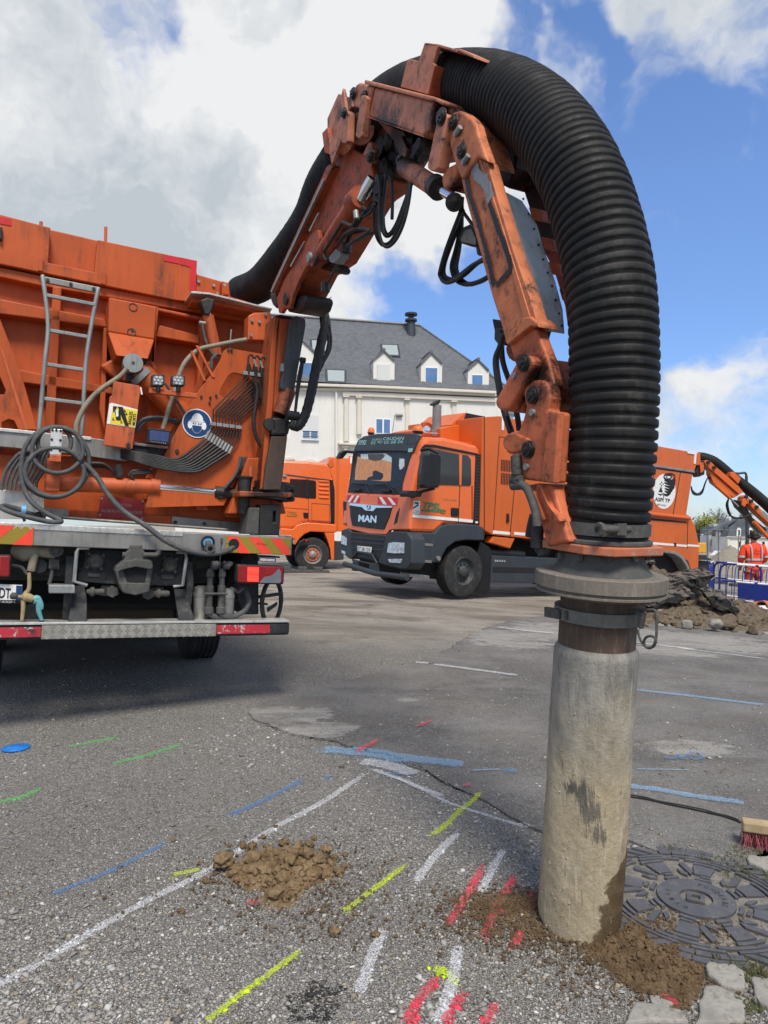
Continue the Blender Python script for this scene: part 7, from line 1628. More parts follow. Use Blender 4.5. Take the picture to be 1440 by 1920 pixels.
# rear arm of this truck
E3=Frame((8.8,19.4,0),(1,.08,0))
def A3(pts,y,t,nm,mat='body2',bev=.01,parent=None): return B2(PR(E3,pts,y,t),nm,mat,bev,parent)
A3(cR((575,235),(610,225),(612,300),(600,330),(560,330),(550,390),(545,380),(560,300)),-.2,.6,'arm_mount')
A3(cR((615,290),(640,288),(650,350),(645,410),(600,430),(565,385),(590,345),(610,370)),-.15,.3,'arm_joint','grease')
R_B=A3(cR((640,300),(665,285),(690,290),(740,340),(930,500),(978,560),(945,582),(760,420),(700,370),(655,330)),-.14,.28,'boom')
A3(cR((690,330),(740,420),(930,590),(945,582),(900,610),(800,545),(720,480),(690,400)),-.08,.2,'boom_belly','body2',.01,R_B)
A3(cR((870,395),(895,385),(958,445),(935,490),(865,420)),-.18,.36,'hose_saddle','body2',.008,R_B)
R_S=A3(cR((978,600),(1000,585),(1040,620),(1120,700),(1260,830),(1230,860),(1100,740),(1020,660),(985,665),(970,640)),-.14,.28,'stick'); A3(cR((1120,730),(1150,720),(1260,830),(1240,850),(1200,815)),-.145,.03,'stick_sheet','galv',.004,R_S)
A3(cR((900,625),(975,640),(1010,700),(1060,780),(1180,880),(1170,930),(1080,860),(1030,790),(960,720),(930,690)),.0,.2,'stick_joint','grease',.02,R_S)
A3(cR((600,310),(640,300),(640,380),(612,400),(606,340)),-.2,.06,'link_bar'); A3(cR((970,625),(1000,610),(1005,660),(990,690),(965,670)),-.2,.06,'link_bar')
m=MB(); m.tube([E3.H(*q,-.1) for q in cR((735,500),(860,610))],.05,12); C3=B2(m,'hydraulic_cylinder','body2'); m=MB(); m.tube([E3.H(*q,-.1) for q in cR((860,610),(935,685))],.025,10); B2(m,'piston_rod','galv',0,C3); m=MB(); m.tube([E3.H(*q,-.1) for q in cR((1065,815),(1189,950),(1230,990))],.055,12); B2(m,'hydraulic_cylinder','body2')
for q in ((625,312),(675,305),(725,350),(995,605),(1040,640),(1088,690)): k=E3.H(*cR(q)[0],-.15); B2(MB().cyl(k,k-E3.y*.05,.05,14),'pivot_pin','grease')
m=MB()
for i in range(4): m.tube(smoothpath([E3.H(*q,.1-.03*i) for q in cR((530,510+i*6),(545,550+i*8),(585,575+i*4),(625,545+i*8),(650,480+i*3),(672,440),(695,430+i*5))],5),.018,6)
for i in range(3): m.tube(smoothpath([E3.H(*q,-.1-.03*i) for q in cR((850,620),(832+i*6,670),(850+i*5,740),(890,775+i*4),(960,785-i*3),(1010,765),(1040,740))],5),.024,6)
B2(m,'hydraulic_hose_loop','cable')
ps=smoothpath([E3.H(*q,.15) for q in cR((590,265),(640,270),(720,300),(800,360),(880,430),(1000,520),(1100,600),(1200,690),(1320,820))],16); d=[0]
for a,b in zip(ps,ps[1:]): d.append(d[-1]+(b-a).length)
n=int(d[-1]/.055)*4; out=[];rr=[];j=0
for i in range(n+1):
    s=d[-1]*i/n
    while j<len(d)-2 and d[j+1]<s: j+=1
    out.append(ps[j].lerp(ps[j+1],(s-d[j])/max(1e-9,d[j+1]-d[j]))); rr.append(.135+.02*[0,.8,1,.8][i%4])
o=B2(MB().tube(out,rr,28),'suction_hose',M['hoserub']); o.modifiers.clear()
tick('truck2')
# ================= THIRD TRUCK, behind =================
xa=Vector((.955,.29,-.045)).normalized(); q=P(583,1070,21); G3f=Frame(q,xa)
T3=thing('tipper_truck',G3f,'orange truck with orange fender and chrome roof horns parked behind the mast','truck'); CUR[0]=T3
def S3(crf,pts,y,t,nm,mat='orange_cab',bev=.01,parent=None,holes=()): return B2(PR(G3f,crf(*pts),y,t,[crf(*h) for h in holes]),nm,mat,bev,parent)
C3b=S3(cN,((330,30),(620,18),(900,30),(1060,48),(1160,66),(1185,110),(1200,230),(1225,260),(1228,800),(905,782),(830,790),(760,830),(715,860),(430,850),(330,840),(300,500)),.0,2.3,'cab','orange_cab',.08)
S3(cN,((560,185),(640,190),(900,225),(1210,262),(1210,272),(900,236),(640,202),(560,196)),-.02,.04,'roof_seam','plastic_dark',.004,C3b)
S3(cN,((590,195),(640,200),(640,225),(590,220)),-.06,.06,'side_lamp','alu',.01,C3b)
S3(cN,((680,245),(865,255),(905,260),(985,268),(1000,290),(1000,480),(985,490),(880,485),(720,470),(665,440)),-.012,.02,'side_window','glass',.004,C3b); S3(cN,((868,252),(905,255),(905,488),(876,486)),-.016,.02,'window_pillar','black_plastic',.002,C3b)
for q in (((903,230),(908,230),(908,780),(903,780)),((945,545),(1165,560),(1165,564),(945,549)),((945,545),(949,545),(949,765),(945,765)),((1161,560),(1165,560),(1165,780),(1161,780)),((945,762),(1165,777),(1165,781),(945,766)),((580,595),(900,620),(900,624),(580,599))): S3(cN,q,-.008,.012,'door_seam','plastic_dark',0,C3b)
for i in range(5): S3(cN,((1030,262+i*50),(1160,272+i*50),(1160,290+i*50),(1040,284+i*50)),-.03,.05,'pressed_rib','orange_cab',.012,C3b)
S3(cN,((1165,260),(1205,262),(1228,380),(1228,798),(1180,795),(1175,560)),-.02,.05,'intake_grille','black_plastic',.01,C3b)
S3(cN,((842,660),(905,662),(905,728),(850,725)),-.03,.03,'door_handle','black_plastic',.01,C3b)
M['olive_print']=plain('faded_green_lettering',(.28,.16,.03),.5,bump=0)
q0,q1,q2=[G3f.H(*k,-.012) for k in cN((640,685),(770,690),(640,645))]; text('TPSL',M['olive_print'],q0,q1,G3f.z,abs((q2-q0).dot(G3f.z)),'door_text',T3,C3b,italic=.25,bold=.02)
S3(cN,((640,695),(765,702),(765,712),(640,705)),-.012,.01,'logo_bar','olive_print',0,C3b)
FE3=S3(cN,((560,850),(715,862),(760,820),(830,790),(905,782),(1215,805),(1245,820),(1250,905),(1120,905),(930,895),(860,925),(800,980),(745,1060),(740,990),(560,940)),-.06,.5,'front_fender','orange_cab',.03)
S3(cN,((1100,905),(1225,910),(1222,1245),(1185,1245),(1175,1120),(1140,1000)),-.04,.4,'fender_rear','orange_cab',.02,FE3); S3(cN,((545,935),(700,940),(700,965),(550,960)),-.08,.3,'cab_step','alu',.01)
S3(cN,((740,1150),(790,1020),(850,985),(915,990),(912,1030),(860,1030),(800,1060)),-.2,.1,'lamp_stalk','black_plastic',.02)
k=G3f.H(*cN((880,1008))[0],-.21); B2(MB().cyl(k,k-G3f.y*.03,.03,10),'marker_lamp','red_print')
wc=G3f.loc(G3f.H(*cN((960,1178))[0],-.0)); 
M['rim_orange']=paint('orange_painted_rim',(.55,.13,.05),.5,dirt_amt=.3,scale=8)
c3=G3f.p(wc.x,0,wc.z); wheel(G3f,c3,-G3f.y,.52,.32,'wheel',T3,'galv'); 
m=MB(); m.pipe(c3-G3f.y*(-.045),c3-G3f.y*(-.03),.20,.10,28); B2(m,'wheel_disc','rim_orange')
wheel(G3f,G3f.p(wc.x,2.2,wc.z),G3f.y,.52,.32,'wheel',T3,'galv',detail=False)
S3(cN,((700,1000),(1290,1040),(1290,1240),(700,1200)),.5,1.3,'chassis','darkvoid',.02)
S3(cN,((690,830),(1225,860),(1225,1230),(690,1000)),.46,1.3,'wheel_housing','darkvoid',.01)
S3(cN,((1215,1010),(1340,1015),(1340,1240),(1222,1250)),.15,.6,'side_box','plastic_dark',.02)
B3=S3(cM,((272,372),(280,335),(330,338),(420,346),(480,352),(480,742),(300,738),(310,600),(300,460)),-.0,2.4,'body','orange_cab',.02)
S3(cM,((320,338),(336,340),(330,740),(318,740)),-.008,.012,'body_seam','orange_body',0,B3); S3(cM,((272,372),(290,345),(302,350),(305,385),(285,395)),-.02,.2,'body_corner','orange_body',.01,B3); S3(cM,((394,335),(404,336),(402,372),(393,371)),-.02,.02,'white_tag','white',0,B3)
S3(cM,((385,330),(470,340),(470,470),(385,460)),-.01,.03,'body_panel','orange_cab',.01,B3)
m=MB()
for dy in (0,50):
    a,b=[G3f.H(*q,.5+dy*.004) for q in cN((800-dy*.6,60+dy),(965-dy*.0,85+dy*.9))]; m.cyl(a,b,.022,8); m.lathe(a,a-(b-a).normalized()*.14,[(0,.022),(.14,.09)],14); m.lathe(b,b+(b-a).normalized()*.08,[(0,.03),(.04,.07),(.08,.07)],12)
    for t in (.1,.9): p=a.lerp(b,t); m.cyl(p,p-G3f.z*.12,.015,6)
B2(m,'air_horn','chrome')
# wheel chock on the ground
q=GP(*cN((840,1395))[0]); CKf=Frame(q,(1,.2,-.03)); m=MB(); m.box(CKf,-.75,.75,-.2,.2,0,.07); 
for i in range(3): m.box(CKf,-.6+i*.45,-.35+i*.45,-.15,.15,.072,.16)
o=m.build('drain_grate_stack',M['castdust'],frame=CKf,bevel=.01); tag(o,'low stack of grey castings lying beside the left truck\'s front wheel','casting')
tick('truck3')
# ================= WHITE BUILDING =================
Bd=Frame(P(700,733,41),(1,.22,-.006)); bz=Bd.loc(Vector((P(700,733,41).x,P(700,733,41).y,g(0,41)))).z
Bb=Frame(Bd.p(0,0,bz-.0),Bd.x,Bd.z)
BT=thing('white_building',Bb,'long white rendered building with dark slate roof, dormers and pilasters','building'); CUR[0]=BT
M['render']=paint('white_render',(.68,.665,.62),.9,dirt=(.5,.48,.43),dirt_amt=.4,scale=.5,bump=.1,var=.03,spec=.2); M['cream']=plain('cream_moulding',(.62,.58,.50),.85,var=.05,scale=2,bump=.05)
def mat_slate():
    t=NT('slate_roof'); br=t.n('ShaderNodeTexBrick'); br.inputs['Scale'].default_value=4.2; br.inputs['Mortar Size'].default_value=.03; br.inputs['Brick Width'].default_value=.9; br.inputs['Row Height'].default_value=.55; br.inputs['Color1'].default_value=(.075,.08,.085,1); br.inputs['Color2'].default_value=(.115,.12,.125,1); br.inputs['Mortar'].default_value=(.028,.03,.034,1)
    mp=t.n('ShaderNodeMapping'); mp.inputs['Rotation'].default_value=(R(90),0,0); t.l(t.tc.outputs['Object'],mp.inputs[0]); t.l(mp.outputs[0],br.inputs['Vector'])
    n=t.noise(.5,6,.65); n2=t.noise(3.5,5,.7,stretch=(1,1,2.5)); c=t.mix(t.rng(n,.35,.7,0,.5),br.outputs['Color'],(.12,.125,.13)); c=t.mix(t.rng(n2,.45,.75,0,.5),c,(.16,.165,.165)); t.set('Base Color',c); t.set('Roughness',.5); t.bump(br.outputs['Fac'],-.4,.02); return t.m
M['slate']=mat_slate(); M['blueglass']=plain('window_glass_sky',(.10,.19,.36),.12,var=.15,scale=.8,bump=0,spec=.25); M['shutter']=plain('white_shutter',(.62,.63,.63),.6,var=.04,bump=0); M['pvc']=plain('white_window_frame',(.72,.73,.73),.4,var=.03,bump=0)
def BX(pts,y,t,nm,mat,bev=.02,parent=None,crf=cX): return B2(PR(Bd,crf(*pts),y,t),nm,mat,bev,parent)
xL=Bd.loc(Bd.H(330,700,0)).x; xR=Bd.loc(Bd.H(952,745,0)).x
m=MB(); m.box(Bd,xL,xR,0,10,bz-1,-.05); WL_=B2(m,'wall','render',.03)
# roof
zr=Bd.loc(Bd.H(*cX((500,108))[0],5)).z; xr=Bd.loc(Bd.H(*cX((872,128))[0],5)).x; ze=Bd.loc(Bd.H(*cX((600,495))[0],-.3)).z
A0,A1,A2,A3_=Bd.p(xL-.3,-.3,ze),Bd.p(xR+.25,-.3,ze),Bd.p(xR+.25,10.3,ze),Bd.p(xL-.3,10.3,ze); R0,R1=Bd.p(xL+4,5,zr),Bd.p(xr,5,zr)
m=MB(); m.add([A0,A1,A2,A3_,R0,R1],[(0,1,5,4),(1,2,5),(2,3,4,5),(3,0,4),(0,3,2,1)]); RF=B2(m,'roof','slate',0)
rn=(A1-A0).cross(R0-A0).normalized(); 
if rn.z<0: rn=-rn
m=MB(); n=46
for i in range(n):
    p=R0.lerp(R1,i/n); q2=R0.lerp(R1,(i+1.08)/n); m.cyl(p+Bd.z*.03,q2+Bd.z*(.03),.10,8,.12)
B2(m,'ridge_tiles','slate',0,RF); m=MB(); m.cyl(R1+Bd.z*.02,A1+Bd.z*.02,.07,8); B2(m,'hip_cap','slate',0,RF)
# cornice
BX(((-400,470),(140,483),(600,498),(1345,533),(1345,550),(600,515),(140,500),(-400,487)),-.42,.5,'cornice','cream',.03,WL_)
BX(((-400,500),(140,512),(600,520),(1345,552),(1345,566),(600,534),(140,526),(-400,514)),-.22,.3,'cornice','cream',.02,WL_)
BX(((400,535),(800,552),(1345,578),(1345,602),(800,578),(400,560)),-.16,.2,'entablature','cream',.02,WL_)
m=MB()
for (x,y0,y1) in ((140,500,930),): pass
a,b=[Bd.H(*q,-.12) for q in cX((362,545),(362,935))]; m.cyl(a,b,.075,12); m.tube([Bd.H(*q,-.12) for q in cX((354,530),(362,548))],.075,10); B2(m,'downpipe','render',0)
for (x0,x1,y0,y1) in ((408,436,574,842),(488,514,578,800),(786,810,592,790),(1074,1100,604,745)):
    a=Bd.H(*cX(((x0+x1)/2,y1))[0],-.03); b=Bd.H(*cX(((x0+x1)/2,y0))[0],-.03)
    if x0<600: o=B2(MB().lathe(a,b,[(0,.17),((b-a).length,.15)],18),'pilaster','cream')
    else: o=BX(((x0,y0),(x1,y0),(x1,y1),(x0,y1)),-.08,.1,'pilaster','cream',.01)
    BX(((x0-5,y0-12),(x1+6,y0-11),(x1+6,y0-3),(x0-5,y0-4)),-.25,.3,'capital','cream',.01,o)
BX(((378,850),(490,853),(488,866),(380,862)),-.35,.4,'pilaster_base','cream',.02); BX(((392,866),(448,868),(440,880),(400,880)),-.25,.3,'pilaster_base','cream',.02)
a,b=[Bd.H(*q,-.05) for q in cX((418,880),(418,960))]; B2(MB().cyl(a,b,.14,14),'pilaster','cream')
def window(q,y=-.01,shut=0,par=None,bars=1,dark='blueglass',nm='window'):
    # q: TL,TR,BR,BL pixels (crop X)
    L_=lambda f,h:tuple(Vector(q[0]).lerp(Vector(q[1]),f).lerp(Vector(q[3]).lerp(Vector(q[2]),f),h))
    o=BX([L_(0,0),L_(1,0),L_(1,1),L_(0,1)],y,.10,nm,'pvc',.01,par)
    cols=[(.08,.45),(.55,.92)] if bars else [(.06,.94)]
    for a,b in cols: BX([L_(a,.06),L_(b,.06),L_(b,.94),L_(a,.94)],y-.006,.01,'pane',dark,0,o)
    if shut>0:
        BX([L_(.03,0),L_(.97,0),L_(.97,shut),L_(.03,shut)],y-.05,.04,'roller_shutter','shutter',.004,o)
        for k in range(1,int(shut*22)): BX([L_(.03,k/22),L_(.97,k/22),L_(.97,k/22+.006),L_(.03,k/22+.006)],y-.054,.004,'shutter_slat','cream',0,o)
    return o
window(((600,700),(700,704),(698,798),(600,796))); window(((895,710),(962,713),(960,790),(895,788)))
o=window(((155,678),(258,681),(254,832),(148,828)),shut=.66); 
for q in (((155,790),(255,794),(255,798),(155,794)),((155,806),(254,810),(254,814),(155,810))): BX(q,-.15,.05,'railing','galv',.004,o)
BX(((148,828),(256,832),(256,838),(148,834)),-.12,.15,'sill','pvc',.01,o)
BX(((62,780),(78,782),(76,830),(64,828)),-.01,.05,'window','pvc',.005)
m=MB(); k=Bd.H(*cX((748,682))[0],-.1); m.cyl(k-Bd.x*.2,k+Bd.x*.2,.10,12); B2(m,'wall_lamp','galv',.01)
for q in (((50,940),(95,938),(110,955),(40,958)),((165,955),(210,950),(250,962),(250,975),(160,975))): BX(q,-.08,.1,'arch_moulding','cream',.01)
# dormers
def dormer(out,win,shut=0):
    y=.15; o=BX(out,y,3.2,'dormer','render',.01)
    pk=out[2]; a=out[1]; b=out[3]
    t=lambda q,dy:(q[0],q[1]+dy); mb=MB()
    for s,(u,v) in ((0,(a,pk)),(1,(pk,b))):
        p=[Bd.H(*cX(k)[0],y-.10) for k in (u,v)]; up=Bd.z*.14; mb.prism([p[0]-Bd.z*.02,p[1]-Bd.z*.02,p[1]+up,p[0]+up*.6],Bd.y*3.4)
    B2(mb,'dormer_roof','slate',.01,o); k=Bd.H(*cX(pk)[0],y-.12); B2(MB().cyl(k+Bd.z*.10,k+Bd.z*.10+Bd.y*3,.11,8),'dormer_ridge','slate',0,o)
    L_=PR(Bd,cX(*[(x,yy) for x,yy in win]),y-.012,.02); window(win,y-.03,shut,o,bars=0)
dormer(((588,500),(590,346),(655,290),(720,352),(718,503)),((612,368),(695,370),(693,500),(612,498)),.97)
dormer(((880,514),(882,370),(946,302),(1012,368),(1010,518)),((906,384),(986,386),(984,514),(906,512)))
dormer(((1168,523),(1170,406),(1236,347),(1299,412),(1298,527)),((1192,430),(1264,432),(1262,525),(1192,523)))
dormer(((40,474),(42,310),(138,212),(230,300),(226,480)),((148,354),(220,356),(218,474),(146,472)))
# skylights lying on the roof slope
def sky_l(q):
    p0=A0+rn*.08; P4=[pln(*k,p0,rn) for k in cX(*q)]; m=MB(); m.prism(P4,rn*.10-rn*.2); o=B2(m,'skylight','plastic_dark',.01); c=sum(P4,Vector())/4; m=MB(); m.prism([c+(k-c)*.80+rn*.012 for k in P4],-rn*.01); B2(m,'skylight_pane',M['skyglass'],0,o)
M['skyglass']=plain('skylight_pane',(.30,.34,.33),.15,var=.1,bump=0)
for q in (((200,215),(320,222),(320,296),(205,290)),((632,243),(745,246),(756,322),(640,318)),((294,396),(424,402),(424,486),(298,480))): sky_l(q)
# chimney flue
a=pln(*cX((820,178))[0],A0,rn); m=MB(); h=(Bd.H(*cX((820,70))[0],3)-a).z; m.cyl(a-Bd.z*.3,a+Bd.z*h,.33,16,.26); m.cyl(a+Bd.z*h,a+Bd.z*(h+.12),.40,16); m.cyl(a+Bd.z*(h+.12),a+Bd.z*(h+.4),.18,12); m.cyl(a+Bd.z*(h+.4),a+Bd.z*(h+.52),.42,16); B2(m,'chimney_flue','plastic_dark',.01,RF)
# lower wing to the right
Wg=Frame(Bd.p(xR-1.5,6,bz),Bd.x); WT=thing('slate_roofed_wing',Wg,'lower slate roof just right of the white building, mostly behind the arm','building'); CUR[0]=WT
zz=Bd.loc(Bd.H(*cX((1300,404))[0],9)).z; m=MB(); m.box(Bd,xR-.6,xR+3.0,6.2,13,bz,ze-.3); B2(m,'wall','render')
m=MB(); m.add([Bd.p(xR-.9,6,ze-.3),Bd.p(xR+3.4,6,ze-.3),Bd.p(xR+3.4,13,ze-.3),Bd.p(xR-.9,13,ze-.3),Bd.p(xR-.9,9,zz),Bd.p(xR+2.2,9,zz)],[(0,1,5,4),(1,2,5),(2,3,4,5),(3,0,4),(0,3,2,1)]); B2(m,'roof','slate')
tick('building')
# ================= FAR HOUSES =================
def FH(d,xdir=(1,.1,0)): return Frame(P(1370,1040,d),xdir)
def house(fr,label,build):
    t=thing('stone_house',fr,label,'house'); CUR[0]=t; build(fr)
M['pale_stone']=plain('pale_rendered_wall',(.68,.65,.58),.9,var=.08,scale=.8,bump=.05); M['oldwhite']=plain('old_white_wall',(.55,.56,.56),.9,var=.12,scale=.6,bump=.05); M['far_slate']=plain('far_slate',(.10,.11,.125),.6,var=.2,scale=.8)
def hV(fr,pts,y,t,nm,mat,par=None,bev=.03): return B2(PR(fr,cV(*pts),y,t),nm,mat,bev,par)
def houseA(fr):
    w=hV(fr,((318,785),(1100,800),(1100,1100),(318,1100)),0,9,'wall','pale_stone'); r=hV(fr,((325,785),(368,645),(1060,670),(1100,800)),-.2,9.4,'roof','far_slate')
    hV(fr,((390,650),(450,600),(505,530),(560,548),(800,640),(1000,670)),1.2,6,'upper_roof','far_slate',r)
    hV(fr,((318,782),(1100,797),(1100,808),(318,792)),-.4,.4,'cornice','cream',w); hV(fr,((322,1010),(1100,1020),(1100,1030),(322,1020)),-.2,.2,'string_course','cream',w)
    hV(fr,((325,800),(352,800),(352,1010),(330,1010)),-.15,.15,'quoin','cream',w)
    hV(fr,((350,525),(372,510),(378,590),(350,600)),3,1.2,'chimney','oldwhite',r)
    for q in ((452,778,522,662,470,502,685,765),(612,780,682,662,628,662,688,768)):
        d=hV(fr,((q[0],q[1]),(q[0]+4,q[3]+25),((q[0]+q[2])/2,q[3]-5),(q[2]-4,q[3]+25),(q[2],q[1])),-.35,1.5,'dormer','pvc',r); hV(fr,((q[4]+3,q[6]+5),(q[5]-3,q[6]+5),(q[5]-3,q[7]),(q[4]+3,q[7])),-.37,.05,'dormer_window','glass',d,0)
    for x in (475,560,800,900): d=hV(fr,((x,840),(x+50,842),(x+48,935),(x+2,935)),-.06,.1,'window','pvc',w); hV(fr,((x+8,850),(x+42,852),(x+41,928),(x+9,928)),-.08,.05,'pane','glass',d,0)
    d=hV(fr,((385,915),(425,915),(425,1012),(385,1012)),-.1,.1,'door','oldwhite',w)
house(FH(128),'pale stone house with mansard slate roof and two white dormers behind the worker',houseA)
def houseB(fr):
    w=hV(fr,((218,705),(318,640),(322,1100),(218,1100)),-1.5,1.4,'wall','pale_stone'); hV(fr,((140,690),(215,640),(300,600),(400,560),(450,530),(440,562),(340,628),(322,652),(218,712)),-1.8,1.5,'roof','far_slate')
    for q in (((230,700),(262,690),(262,780),(230,785)),((270,690),(300,680),(300,772),(270,776)),((230,848),(250,848),(250,975),(232,975)),((258,846),(276,846),(276,960),(260,965)),((286,844),(304,844),(304,955),(288,958))): d=hV(fr,q,-1.55,.1,'window','glass',w,0)
house(FH(132),'narrow pale house wing with dark windows between the lamp and the old terrace',houseB)
def houseC(fr):
    w=hV(fr,((50,760),(218,700),(220,1110),(50,1120)),-2.5,2.4,'wall','oldwhite'); hV(fr,((45,752),(140,690),(215,640),(245,628),(218,705),(50,762)),-2.7,1.5,'roof','far_slate'); hV(fr,((140,615),(240,615),(200,650),(142,690)),-1,2,'chimney','oldwhite',w)
    for q in (((95,825),(112,820),(112,910),(95,915)),((120,815),(135,812),(135,915),(120,918)),((148,808),(165,804),(165,915),(148,918)),((115,985),(135,980),(135,1060),(115,1065)),((180,980),(200,980),(200,1050),(180,1055))): hV(fr,q,-2.55,.1,'window','glass',w,0)
house(FH(136),'long old grey terrace house at the left of the far street',houseC)
# street lamp
lf=Frame(P(1400,1062,30),(1,0,0)); t=thing('street_lamp',lf,'slim dark street lamp rising behind the worker','street lamp'); CUR[0]=t
a=P(1402,1066,30); b=P(1397.5,893,30); b=Vector((a.x-.06,b.y,b.z)); m=MB(); m.tube([a,b],[.085,.06],12); B2(m,'pole','plastic_dark'); c=P(1384,888,30); m=MB(); m.tube(smoothpath([b,b+Vector((-.03,0,.12)),b+Vector((-.12,0,.15)),c],4),.05,8); B2(m,'arm','plastic_dark'); m=MB(); m.tube([c,c+Vector((-.35,0,-.01))],[.06,.09],10); B2(m,'lamp_head','plastic_dark',.01)
# trees
def tree(px,py0,py1,d,wpx,cols,label,seed,bare=False,n=2600):
    rs=random.Random(seed); base=P(px,py0,d); topz=CH-(py1-HYC)/F*d; h=topz-base.z; f=Frame(base,(1,0,0)); t=thing('tree',f,label,'tree'); CUR[0]=t; w=wpx/F*d/2
    m=MB(); tips=[]
    m.tube([base,base+Vector((.1,0,h*.3)),base+Vector((0,.1,h*.55))],[h*.03,h*.022,h*.014],8)
    def br(p,dr,L_,r,k):
        q=p+dr*L_; m.tube([p,p.lerp(q,.5)+Vector((0,0,L_*.05)),q],[r,r*.7,r*.4],5); tips.append(q); tips.append(p.lerp(q,.6))
        if k>0:
            for _ in range(4):
                v=(dr+Vector((rs.uniform(-.8,.8),rs.uniform(-.8,.8),rs.uniform(-.2,.7)))).normalized(); br(p.lerp(q,rs.uniform(.5,1)),v,L_*.66,r*.5,k-1)
    for i in range(7):
        a=i*.9; br(base+Vector((0,0,h*rs.uniform(.28,.55))),Vector((math.cos(a)*w/h*1.6,math.sin(a)*w/h*1.6,.9)).normalized(),h*.26,h*.012,3 if bare else 2)
    B2(m,'trunk',plain('tree_bark',(.09,.075,.06),.9,scale=3))
    if not bare:
        V=[];Fs=[]; 
        for i in range(n):
            c=rs.choice(tips)+Vector((rs.gauss(0,w*.16),rs.gauss(0,w*.16),rs.gauss(0,h*.06))); s=h*.014*rs.uniform(.7,1.6); u=Vector((rs.gauss(0,1),rs.gauss(0,1),rs.gauss(0,1))).normalized(); v=u.orthogonal().normalized(); k=len(V); V+=[c+u*s,c+v*s*.7,c-u*s,c-v*s*.7]; Fs.append((k,k+1,k+2,k+3))
        m=MB(); m.add(V,Fs); B2(m,'crown',plain('foliage'+str(seed),cols,.8,var=.45,scale=.7,bump=0))
tree(1326,1045,962,150,26,(.20,.21,.04),'yellow-green leafy tree behind the rear of the orange truck',1)
tree(1314,1045,975,158,20,(.10,.13,.035),'darker green tree low behind the truck tail',2)
tree(1352,1040,952,170,30,(.1,.1,.05),'bare branching tree above the far roofs',3,True)
tree(1398,1030,955,175,22,(.1,.1,.05),'bare tree crown showing right above the mansard roof',5,True)
CUR[0]=None
m=MB(); rs=random.Random(4)
V=[];Fs=[]
for i in range(7000):
    x=rs.uniform(40,260); c=Vector((x,230+rs.uniform(-8,8),g(x,230)+abs(rs.gauss(0,1))*3.2+1)); s=.7; u=Vector((rs.gauss(0,1),rs.gauss(0,1),rs.gauss(0,1))).normalized(); v=u.orthogonal().normalized(); k=len(V); V+=[c+u*s,c+v*s,c-u*s,c-v*s]; Fs.append((k,k+1,k+2,k+3))
m.add(V,Fs); o=m.build('distant_woods',plain('distant_foliage',(.06,.08,.03),.9,var=.4,scale=.2),frame=Frame((100,230,-5),(1,0,0))); o['kind']='stuff'; o['label']='distant wood behind the far houses'; o['category']='woods'
# white car
def car():
    f=Frame(P(1348,1052,95),(1,.25,-.05)); t=thing('parked_car',f,'small white parked car seen past the site fence','car'); CUR[0]=t
    m=MB(); m.prism([f.p(a,-.8,b) for a,b in ((-1.0,.3),(-1.0,.85),(-.6,.95),(-.25,1.4),(.9,1.42),(1.5,.95),(2.0,.85),(2.05,.35))],f.y*1.6); B2(m,'body',plain('white_car_paint',(.7,.71,.72),.3),.08)
    m=MB(); m.prism([f.p(a,-.815,b) for a,b in ((-.5,.95),(-.2,1.32),(.85,1.34),(1.3,.96))],f.y*1.63); B2(m,'window','glass',.03)
    for x in (-.5,1.45): c=f.p(x,-.8,.32); m=MB(); m.cyl(c,c+f.y*.2,.32,20); B2(m,'wheel','tyre')
car()
def sand_heap_f(c,rx,ry,h,name,mat,lab,cat,res,seed):
    def hf(x,y):
        r=math.hypot((x-c.x)/rx,(y-c.y)/ry); return h*max(0,1-r**1.15)*(1+.25*fbm(x,y,seed,2/rx,4))+h*.05*fbm(x,y,seed,9/rx,3)-.02*h
    return tag(heap(name,M[mat],c.x-rx*1.2,c.x+rx*1.2,c.y-ry*1.2,c.y+ry*1.2,res,hf,zf=lambda x,y:g(x,y)),lab,cat)
cz=40; xx=(1370-720)/F*cz
sand_heap_f(Vector((xx,cz,0)),1.8,1.8,1.55,'sand_heap','sand','big pale sand heap behind the site fence','sand heap',.08,3)
# site fence panels
def fence_panel(a,b,h,lab):
    a=Vector(a);b=Vector(b); d=(b-a).normalized(); f=Frame(a,(d.x,d.y,d.z)); L_=(b-a).length; t=thing('site_fence_panel',f,lab,'fence panel','mesh site fence'); CUR[0]=t
    m=MB(); m.tube([f.p(0,0,0),f.p(0,0,h),f.p(L_,0,h),f.p(L_,0,0)],.021,8); m.cyl(f.p(0,0,.15),f.p(L_,0,.15),.018,8); B2(m,'frame','galv')
    m=MB()
    for i in range(1,int(L_/.12)): m.tube([f.p(i*.12,0,.15),f.p(i*.12,0,h)],.0014,3)
    for z in (.5,.9,1.3,1.7): m.tube([f.p(0,0,z),f.p(L_,0,z)],.0015,3)
    B2(m,'mesh','galv'); 
    for x in (0,L_): m=MB(); m.box(f,x-.12,x+.12,-.3,.3,-.02,.12); B2(m,'foot','castdust',.02)
pts=[(1322,1000),(1349,1006),(1385,1011)]
fz=[Vector(((px-720)/F*d,d,g((px-720)/F*d,d))) for px,d in ((1300,27),(1326,26.5),(1347,25.5),(1384,24.5),(1450,24))]
for i,l in enumerate(('leftmost wire mesh fence panel, next to the truck tail','wire mesh fence panel in front of the old terrace','wire mesh fence panel in front of the white car','wire mesh fence panel behind the worker')): fence_panel(fz[i],fz[i+1],2.0,l)
